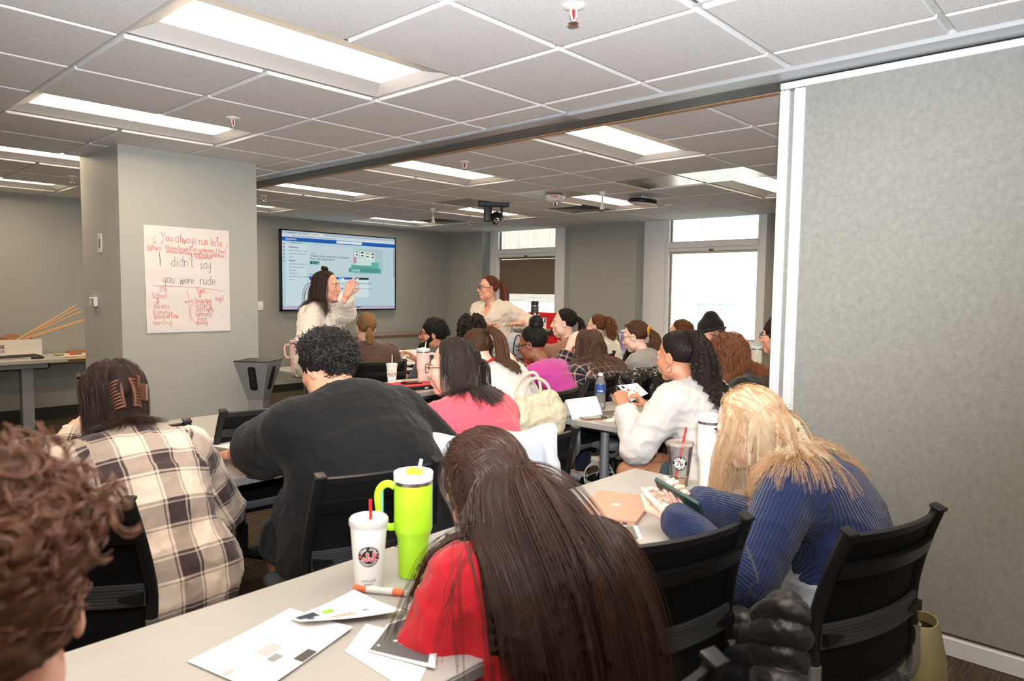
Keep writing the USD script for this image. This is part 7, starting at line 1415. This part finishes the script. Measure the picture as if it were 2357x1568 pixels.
# --- power pedestal
p = (2.600, 3.681, 0.000); PX0, PY0 = 1.57, 1.93
t = thing('power_pedestal', 'silver flared power pedestal with black outlets beside the pillar', 'pedestal', (PX0, PY0, 0), 45-8); PS = mat('pedestal_silver', (150, 153, 156), 0.4, 0.45)
def fr_(a, b, z0, z1): v = [(sx*r, sy*r, z) for r, z in ((a, z0), (b, z1)) for sx, sy in ((-1, -1), (1, -1), (1, 1), (-1, 1))]; f = [(0, 2, 1), (0, 3, 2), (4, 5, 6), (4, 6, 7)]; [f.extend([(c, (c+1) % 4, (c+1) % 4+4), (c, (c+1) % 4+4, c+4)]) for c in range(4)]; return trimesh.Trimesh(A(v), A(f), process=False)
obj(t, 'post', fr_(0.056, 0.056, 0, 0.61), PS, False); obj(t, 'flared_head', fr_(0.058, 0.131, 0.61, 0.90), PS, False); obj(t, 'top_pad', fr_(0.132, 0.132, 0.90, 0.907), mat('pad_black', (40, 38, 36), 0.4), False)
sl = math.atan2(0.073, 0.29)
for k in range(4):
    a = k*90; T_ = trimesh.transformations.rotation_matrix(math.radians(a), (0, 0, 1))@trimesh.transformations.translation_matrix((0, -0.100, 0.775))@trimesh.transformations.rotation_matrix(math.pi/2+sl, (1, 0, 0))
    m = prism(sbox(-0.013, -0.076, 0.013, 0.076).buffer(0.016), -0.002, 0.003); m.apply_transform(T_); ou = obj(t, 'outlet_panel', m, BLACKP, 30)
    for zz in (-0.05, 0.0, 0.05): m = bx(-0.014, 0.014, zz-0.012, zz+0.012, 0.003, 0.0045); m.apply_transform(T_); obj(ou, 'socket', m, mat('socket_dark', (34, 34, 36), 0.5), False)
for s in (1, -1): obj(t, 'screw', mv(trimesh.creation.icosphere(1, 0.006), (-0.01*s, -0.063, 0.13)), SILVER, True)
# --- left background: desk, keyboard, box, shelf
D0 = A((1.095, 5.462, 0.735)); t = thing('standing_desk', 'grey height adjustable desk at the left edge carrying keyboard and mouse', 'desk', (D0[0], D0[1]-0.02, 0), 0)
obj(t, 'table_top', bx(-1.5, 0, -0.62, 0.0, 0.70, 0.735, 0.003), LAM, False); obj(t, 'frame', bx(-1.45, -0.14, -0.5, -0.1, 0.645, 0.70, 0.003), LEGM, False); obj(t, 'corner_cap', bx(-0.14, -0.10, -0.42, -0.2, 0.645, 0.70, 0.004), BLACKP, False)
for x in (-1.25, -0.28): obj(t, 'leg', bx(x-0.05, x+0.05, -0.36, -0.26, 0.03, 0.645, 0.004), LEGM, False); obj(t, 'foot', bx(x-0.04, x+0.04, -0.60, -0.02, 0, 0.03, 0.004), LEGM, False)
kb = thing('keyboard', 'grey and black keyboard on the desk at the left edge', 'keyboard', (D0[0]-0.36, D0[1]-0.34, 0.735), 14); obj(kb, 'case', mv(bx(-0.22, 0.22, -0.08, 0.08, 0, 0.018, 0.004), rx=5), mat('kb_grey', (150, 150, 148), 0.5), False)
for r_ in range(5): obj(kb, 'key_row', mv(cat(*[bx(-0.205+k*0.0275, -0.181+k*0.0275, -0.066+r_*0.027, -0.043+r_*0.027, 0.018, 0.025, 0.002) for k in range(15)]), rx=5), BLACKP, False)
ms_ = thing('computer_mouse', 'black mouse beside the keyboard on the left desk', 'mouse', (D0[0]-0.22, D0[1]-0.50, 0.735), 0); v, fc = Field(0.01).ell((0, 0, 0.008), (0.055, 0.032, 0.026)).mesh(0.004); obj(ms_, 'body', trimesh.Trimesh(np.c_[v[:, :2], np.maximum(v[:, 2], 0)], fc, process=False), BLACKP, True); obj(ms_, 'wheel', mv(lathe([(0.006, -0.003), (0.006, 0.003)], 12), (0.028, 0, 0.028), rx=90), SILVER)
W2 = 5.95
sh_ = thing('wall_shelf', 'narrow table against the back wall at the left stacked with cream paper', 'table', (0.55, W2-0.42, 0)); obj(sh_, 'table_top', bx(-1.6, 1.6, 0, 0.415, 0.62, 0.65, 0.003), TBK, False)
for x in (-1.5, 1.5): obj(sh_, 'leg', bx(x-0.03, x+0.03, 0.15, 0.22, 0, 0.62), BLACKP, False)
pp = thing('paper_pad', 'stack of large cream paper pads with brown corner on the narrow table', 'paper pad', (1.52, W2-0.44, 0.6505)); 
for k, (c_, o_) in enumerate((((150, 106, 66), 0), ((238, 220, 186), 0.01), ((244, 228, 198), 0.004), ((240, 222, 190), 0.012))): obj(pp, 'pad', bx(-0.52+o_, 0.5, 0.02-o_, 0.40, k*0.012, k*0.012+0.011), mat('pad_%d_%d' % c_[:2], c_, 0.7), False)
obj(pp, 'brown_flap', bx(-0.14, 0.06, 0.34, 0.40, 0.047, 0.075, 0.004), mat('kraft', (150, 104, 66), 0.7), False)
mk = thing('marker_pen', 'red marker lying on the cream paper at the left background', 'marker', (1.33, W2-0.35, 0.707), 20); obj(mk, 'cap', cy(0, 0.05, 0.009), STRAWR, 30); obj(mk, 'barrel', cy(0.048, 0.13, 0.0085), mat('grey_barrel', (130, 126, 112), 0.4), 30)
mk = thing('marker_pen', 'green marker half under the desk edge on the cream paper', 'marker', (1.14, W2-0.36, 0.707), 5); obj(mk, 'cap', cy(0, 0.05, 0.009), mat('green_cap', (20, 110, 60), 0.4), 30); obj(mk, 'barrel', cy(0.048, 0.13, 0.0085), mat('grey_barrel', (130, 126, 112), 0.4), 30)
bp_ = A([0.80, 5.55, 0.6505]); cb = thing('carton', 'open white cardboard box with black lettering holding wooden sticks', 'box', bp_, 0); KR = mat('kraft', (150, 104, 66), 0.7); CW = mat('carton_white', (226, 220, 212), 0.7)
for n_, q_ in (('front_wall', (-0.45, 0.22, -0.16, -0.155, 0, 0.25)), ('back_wall', (-0.45, 0.22, 0.155, 0.16, 0, 0.26)), ('side_wall', (0.215, 0.22, -0.155, 0.155, 0, 0.25)), ('side_wall', (-0.45, -0.445, -0.155, 0.155, 0, 0.25)), ('bottom', (-0.445, 0.215, -0.155, 0.155, 0, 0.005))): obj(cb, n_, bx(*q_), KR if n_ == 'back_wall' else CW, False)
obj(cb, 'inner_flap', mv(bx(-0.05, 0.07, -0.003, 0.003, 0, 0.10), (0.0, 0.0, 0.20), rx=-20, rz=10), KR, False)
for tx_, z_, h_ in (('PAPER WISE', 0.165, 0.034), ('WRAPPER', 0.122, 0.028)):
    m = meshkit.text_mesh(tx_, h_, 0.001, h_ > 0.03); m.vertices = np.c_[m.vertices[:, 0], -m.vertices[:, 2], m.vertices[:, 1]]; m.apply_translation((-0.10-m.bounds[1, 0], -0.1605, z_)); obj(cb, 'lettering', m, INKB, False)
for k, (dx, dz, L_) in enumerate(((0.50, 0.32, 0.95), (0.54, 0.30, 0.95), (0.60, 0.28, 0.98), (0.70, 0.22, 1.0), (0.78, 0.24, 1.05))):
    d_ = unit([dx, 0.02*k, dz]); a_ = A([bp_[0]-0.20, 5.52+0.02*k, 0.74+0.015*k]); one('wooden_stick', sweep([a_, a_+d_*L_*0.97], 0.007, 8), mat('pale_wood', (214, 174, 130), 0.6), 'pale wooden stick leaning in the white carton, '+['steepest of the five', 'second steepest of the five', 'middle one of the five', 'second lowest of the five', 'lowest and longest of the five'][k], 'stick')
# --- clothes and bags on chairs and floor
def soft(name, label, cat_, loc, rz, parts, m, h=0.011, amp=0.008, freq=14, seed=1, k=0.03, part='cloth'):
    t = thing(name, label, cat_, loc, rz); f = Field(k)
    for p_ in parts:
        if p_[0] == 'e': f.ell(*p_[1:])
        else: f.cone(*p_[1:3], *p_[3:])
    v, fc = f.mesh(h); obj(t, part, trimesh.Trimesh(fold(v, fc, amp, freq, seed), fc, process=False), m, True); return t
LGH = cloth('pale_grey_fleece', (184, 190, 199), 500, 0.4, var=(200, 0.04)); hx, hy = 0.0, 0.0
c1, c2 = A((0.907, -1.158, 0.928)), A((1.056, -1.317, 0.970)); mid = (c1+c2)/2; dv = c2-c1; wv = np.linalg.norm(dv[:2]); az = math.degrees(math.atan2(dv[1], dv[0]))
chair(mid[0]+0.05, mid[1]+0.20, az, 'black mesh task chair under the pale grey hooded sweatshirt')
t = thing('hooded_sweatshirt', 'pale grey sweatshirt draped over a chair back beside the coral T-shirt', 'sweatshirt', (mid[0]+0.05, mid[1]+0.20, 0), az)
nu, nv = 34, 44; u, v = np.meshgrid(np.linspace(-1, 1, nu), np.linspace(-1, 1, nv), indexing='ij'); s_ = v*0.56
yy = np.where(np.abs(v) < 0.06, s_*0.9, 0); zt = 0.915+0.022*u+0.012*np.cos(u*7); drop = np.maximum(np.abs(s_)-0.035, 0)*np.where(v < 0, 1.0, 0.6)
P = np.stack([u*(0.245+0.03*np.clip(-v, 0, 1)+0.035*np.clip(-v-0.55, 0, 1)), np.array([[back_y(max(0.45, min(0.89, 0.9-d))) for d in r] for r in drop])+np.where(v < 0, -0.052, 0.035)*np.clip(np.abs(v)/0.06, 0, 1)*1.0, zt-drop+0.012*np.sin(u*5)*np.clip(-v, 0, 1)], -1)
P[..., 1] += -0.03*np.abs(np.sin(u*6.5+1.0+v*1.5))*np.clip(-v*2, 0, 1)-0.012*np.sin(u*13+v*4)*np.clip(-v, 0, 1)-0.03*(1-u**2)*(v < 0.0)
obj(t, 'cloth', grid_surf(P, 0.012), LGH, True); obj(t, 'hem_rib', sweep(P[:, 1], 0.011, 8), LGH, True); obj(t, 'sleeve', sweep(spline([(0.20, -0.30, 0.90), (0.245, -0.34, 0.74), (0.25, -0.33, 0.56), (0.235, -0.30, 0.42)], 20), A(np.linspace(0.055, 0.042, 20))*(1+0.10*np.sin(np.arange(20)*1.9)), 14, flat=0.55, ref=(1, 0, 0)), LGH, True)
PUF = mat('black_puffer', (24, 23, 25), 0.42, bump=(40, 0.25, 0.004), sheen=0.2); cp_ = (0.93, -2.32)
f = Field(0.02); f.ell((-0.215, -0.03, 0.47), (0.085, 0.19, 0.12), RX(-12)); f.ell((-0.235, -0.15, 0.56), (0.060, 0.075, 0.15), RX(14)); f.ell((-0.26, -0.10, 0.36), (0.080, 0.16, 0.13)); f.ell((-0.05, -0.235, 0.335), (0.27, 0.062, 0.125)); f.ell((-0.16, -0.245, 0.25), (0.16, 0.075, 0.13)); f.ell((0.10, -0.23, 0.27), (0.14, 0.06, 0.10))
f.cone((-0.27, -0.19, 0.50), (-0.24, -0.24, 0.28), 0.055, 0.05)
v, fc = f.mesh(0.008); nr = np.asarray(trimesh.Trimesh(v, fc, process=False).vertex_normals); qz = v[:, 2]+0.35*v[:, 0]+0.25*v[:, 1]+0.02*np.sin(v[:, 0]*19+v[:, 1]*13)
v = v+nr*(0.016*np.abs(np.sin(np.pi*qz/0.062))**0.6)[:, None]; v = fold(v, fc, 0.006, 34, 4)
t = thing('puffer_jacket', 'black quilted puffer jacket bunched on the chair by the folding wall', 'jacket', (*cp_, 0.0), -16); obj(t, 'cloth', trimesh.Trimesh(v, fc, process=False), PUF, True)
LEA = mat('black_leather', (20, 20, 21), 0.28, bump=(160, 0.3, 0.002), coat=0.2); FP = [p_ for p_ in stage.GetPrimAtPath('/World').GetChildren() if (p_.GetCustomDataByKey('label') or '').startswith('black mesh task chair with the leather')][0]; fo = FP.GetAttribute('xformOp:translate').Get()
soft('leather_jacket', 'black leather jacket hung over the chair behind the dark plaid flannel', 'jacket', (fo[0], fo[1], 0), -6, [('c', (-0.20, -0.29, 0.90), (0.20, -0.29, 0.90), 0.050, 0.050), ('c', (-0.20, -0.33, 0.88), (-0.17, -0.31, 0.66), 0.045, 0.040), ('c', (0.20, -0.33, 0.88), (0.24, -0.33, 0.62), 0.055, 0.045), ('c', (0.0, -0.35, 0.90), (0.22, -0.36, 0.84), 0.05, 0.05), ('c', (0.05, -0.33, 0.80), (0.12, -0.31, 0.55), 0.10, 0.11, None, ((0, 1, 0), 0.4))], LEA, 0.010, 0.012, 16, 6, 0.02)
NVQ = cloth('navy_quilt', (34, 40, 50), 60, 0.6); soft('vest', 'dark navy quilted vest hanging on a chair behind the water bottle', 'vest', (fo[0]+0.52, fo[1]+0.02, 0), 0, [('c', (-0.19, -0.29, 0.91), (0.19, -0.29, 0.91), 0.05, 0.05), ('c', (-0.10, -0.32, 0.80), (-0.10, -0.31, 0.50), 0.13, 0.13, None, ((0, 1, 0), 0.35)), ('c', (0.12, -0.32, 0.80), (0.12, -0.31, 0.50), 0.13, 0.13, None, ((0, 1, 0), 0.35)), ('c', (-0.20, -0.33, 0.88), (-0.16, -0.32, 0.62), 0.06, 0.05)], NVQ, 0.010, 0.006, 14, 7)
chair(fo[0]+0.52, fo[1]+0.02, 0, 'black mesh task chair under the dark navy quilted vest')
# cream tote on the chair, white tote on the floor, olive bag
TO = mat('cream_quilt', (204, 198, 172), 0.6, bump=(26, 0.5, 0.006)); bo = A((1.858, -0.576, 0.820)); t = thing('tote_bag', 'cream quilted tote bag with white handles hanging beside a chair', 'bag', bo, -20)
f = Field(0.03); f.cone((-0.10, 0, -0.07), (0.11, 0, -0.05), 0.08, 0.08); f.cone((-0.09, 0, 0.0), (0.10, 0, 0.035), 0.055, 0.05); f.cone((-0.08, 0, -0.13), (0.10, 0, -0.12), 0.08, 0.08); v, fc = f.mesh(0.008); v = fold(v, fc, 0.010, 17, 3); obj(t, 'bag', trimesh.Trimesh(v, fc, process=False), TO, True)
for sy in (-0.045, 0.04): obj(t, 'handle', sweep(spline([(-0.085, sy, 0.04), (-0.085, sy*1.1, 0.12), (-0.02+sy, sy*1.1, 0.165+sy*0.3), (0.05, sy, 0.12), (0.055, sy, 0.055)], 24), 0.009, 8, flat=0.45, ref=(0, 1, 0)), mat('cream_handle', (210, 200, 182), 0.5))
obj(t, 'zip_pull', sweep([(-0.155, -0.04, -0.02), (-0.158, -0.045, -0.05), (-0.15, -0.05, -0.09)], 0.006, 6), CHROME)
bo = A((2.868, -0.181, 0.000)); t = thing('tote_bag', 'white tote bag with black lining standing on the carpet below the table leg', 'bag', (bo[0]-0.35, bo[1]-0.38, 0), 15)
m = lathe([(0.13, 0), (0.15, 0.30), (0.145, 0.30), (0.125, 0.01)], 28, False); m.vertices *= [1, 0.55, 1]; obj(t, 'bag', m, mat('canvas_white', (228, 226, 218), 0.7), 25); m = lathe([(0.144, 0.296), (0.126, 0.08), (0, 0.08)], 28, False); m.vertices *= [1, 0.55, 1]; obj(t, 'lining', m, mat('lining_black', (18, 18, 18), 0.8), 25)
for sy in (-0.07, 0.07): obj(t, 'handle', sweep(spline([(-0.08, sy, 0.27), (-0.06, sy, 0.36), (0.03, sy*0.6, 0.37), (0.09, sy, 0.27)], 16), 0.011, 8, flat=0.3, ref=(0, 1, 0)), mat('canvas_white', (228, 226, 218), 0.7))
t = thing('handbag', 'olive bucket bag with a round handle opening standing by the folding wall', 'bag', (1.66, -2.52, 0), 10); OB = mat('olive_leather', (150, 142, 104), 0.5); m = lathe([(0.13, 0), (0.145, 0.035), (0.13, 0.19), (0.09, 0.30), (0.075, 0.33), (0.068, 0.33), (0.08, 0.29)], 32, False); m.vertices *= [1, 0.6, 1]; obj(t, 'bag', m, OB, 25); obj(t, 'bag_base', bx(-0.12, 0.12, -0.07, 0.07, 0, 0.012, 0.004), OB, False)
a_ = np.linspace(0, 2*np.pi, 33); obj(t, 'handle_ring', sweep(np.stack([0.075*np.cos(a_), 0.03+0*a_, 0.31+0.065*np.sin(a_)], 1), 0.012, 10, ref=(0, 1, 0)), OB); obj(t, 'lining', bx(-0.06, 0.06, -0.035, 0.035, 0.25, 0.26), mat('blush_lining', (222, 196, 176), 0.7), False)
# --- claw clip of the woman in plaid
S_, hp_, hc_ = PLAID.S, PLAID.hp, PLAID.hc; H_ = lambda p: hc_+hp_@A(p, float)*S_
cc = UsdGeom.Xform.Define(stage, str(PLAID.x.GetPath())+'/claw_clip'); CM = mat('claw_brown', (108, 72, 56), 0.4); bx0 = -0.02; hc_ = hc_+hp_@A([0, -0.030, 0.0])
for s in (-1, 1):
    obj(cc, 'jaw', sweep(spline([H_((bx0+s*0.012, -0.135, 0.030)), H_((bx0+s*0.018, -0.146, -0.02)), H_((bx0+s*0.014, -0.138, -0.060))], 14), 0.008, 8, flat=0.6, ref=(1, 0, 0)), CM)
    for k in range(9): z = 0.026-k*0.0105; obj(cc, 'tooth', sweep(spline([H_((bx0+s*0.013, -0.142, z)), H_((bx0+s*0.034, -0.134, z-0.003)), H_((bx0+s*0.038, -0.112, z-0.008))], 8), [0.0042, 0.0042, 0.004, 0.0036, 0.0032, 0.003, 0.0026, 0.002], 6), CM)
obj(cc, 'thumb_plate', mv(bx(-0.004, 0.004, -0.02, 0.02, -0.028, 0.028, 0.004), H_((bx0+0.046, -0.142, -0.02)), rz=20), CM, 30); obj(cc, 'thumb_plate', mv(bx(-0.004, 0.004, -0.02, 0.02, -0.022, 0.022, 0.004), H_((bx0+0.038, -0.136, 0.018)), rz=-10), CM, 30)
v, fc = Field(0.01).cone(H_((bx0-0.005, -0.115, 0.055)), H_((bx0-0.01, -0.125, 0.0)), 0.03, 0.026).mesh(0.006); hr = obj(cc, 'twisted_hair', trimesh.Trimesh(v, fc, process=False), K('hair_plum_brown'), True)
# papers of the man in black
sheet('white sheet with dark photo under the hand of the man in black', ((0.225, -0.028, 0.737), (0.403, 0.198, 0.737), (0.433, -0.090, 0.737), (0.272, -0.251, 0.737)), ((0.02, 0.2, 0.60, 0.98, (112, 108, 102)), (0.06, 0.05, 0.5, 0.14, 'CHANGE')), curl=0.012)
p = (0.022, 0.722, 0.735); t = thing('snack_bowl', 'white paper bowl in front of the woman in plaid', 'bowl', (p[0], p[1], 0.735)); obj(t, 'bowl', lathe([(0.05, 0), (0.075, 0.045), (0.072, 0.045), (0.045, 0.006), (0, 0.006)], 30), PAPER, 25); obj(t, 'napkin', mv(bx(-0.04, 0.04, -0.03, 0.03, 0.03, 0.034), rx=20), STRAWR, False)
chair(0.60, 0.28, -5, 'empty black mesh task chair between the two left tables'); chair(0.02, 0.20, -8, 'empty black mesh task chair half hidden by the plaid shirt')
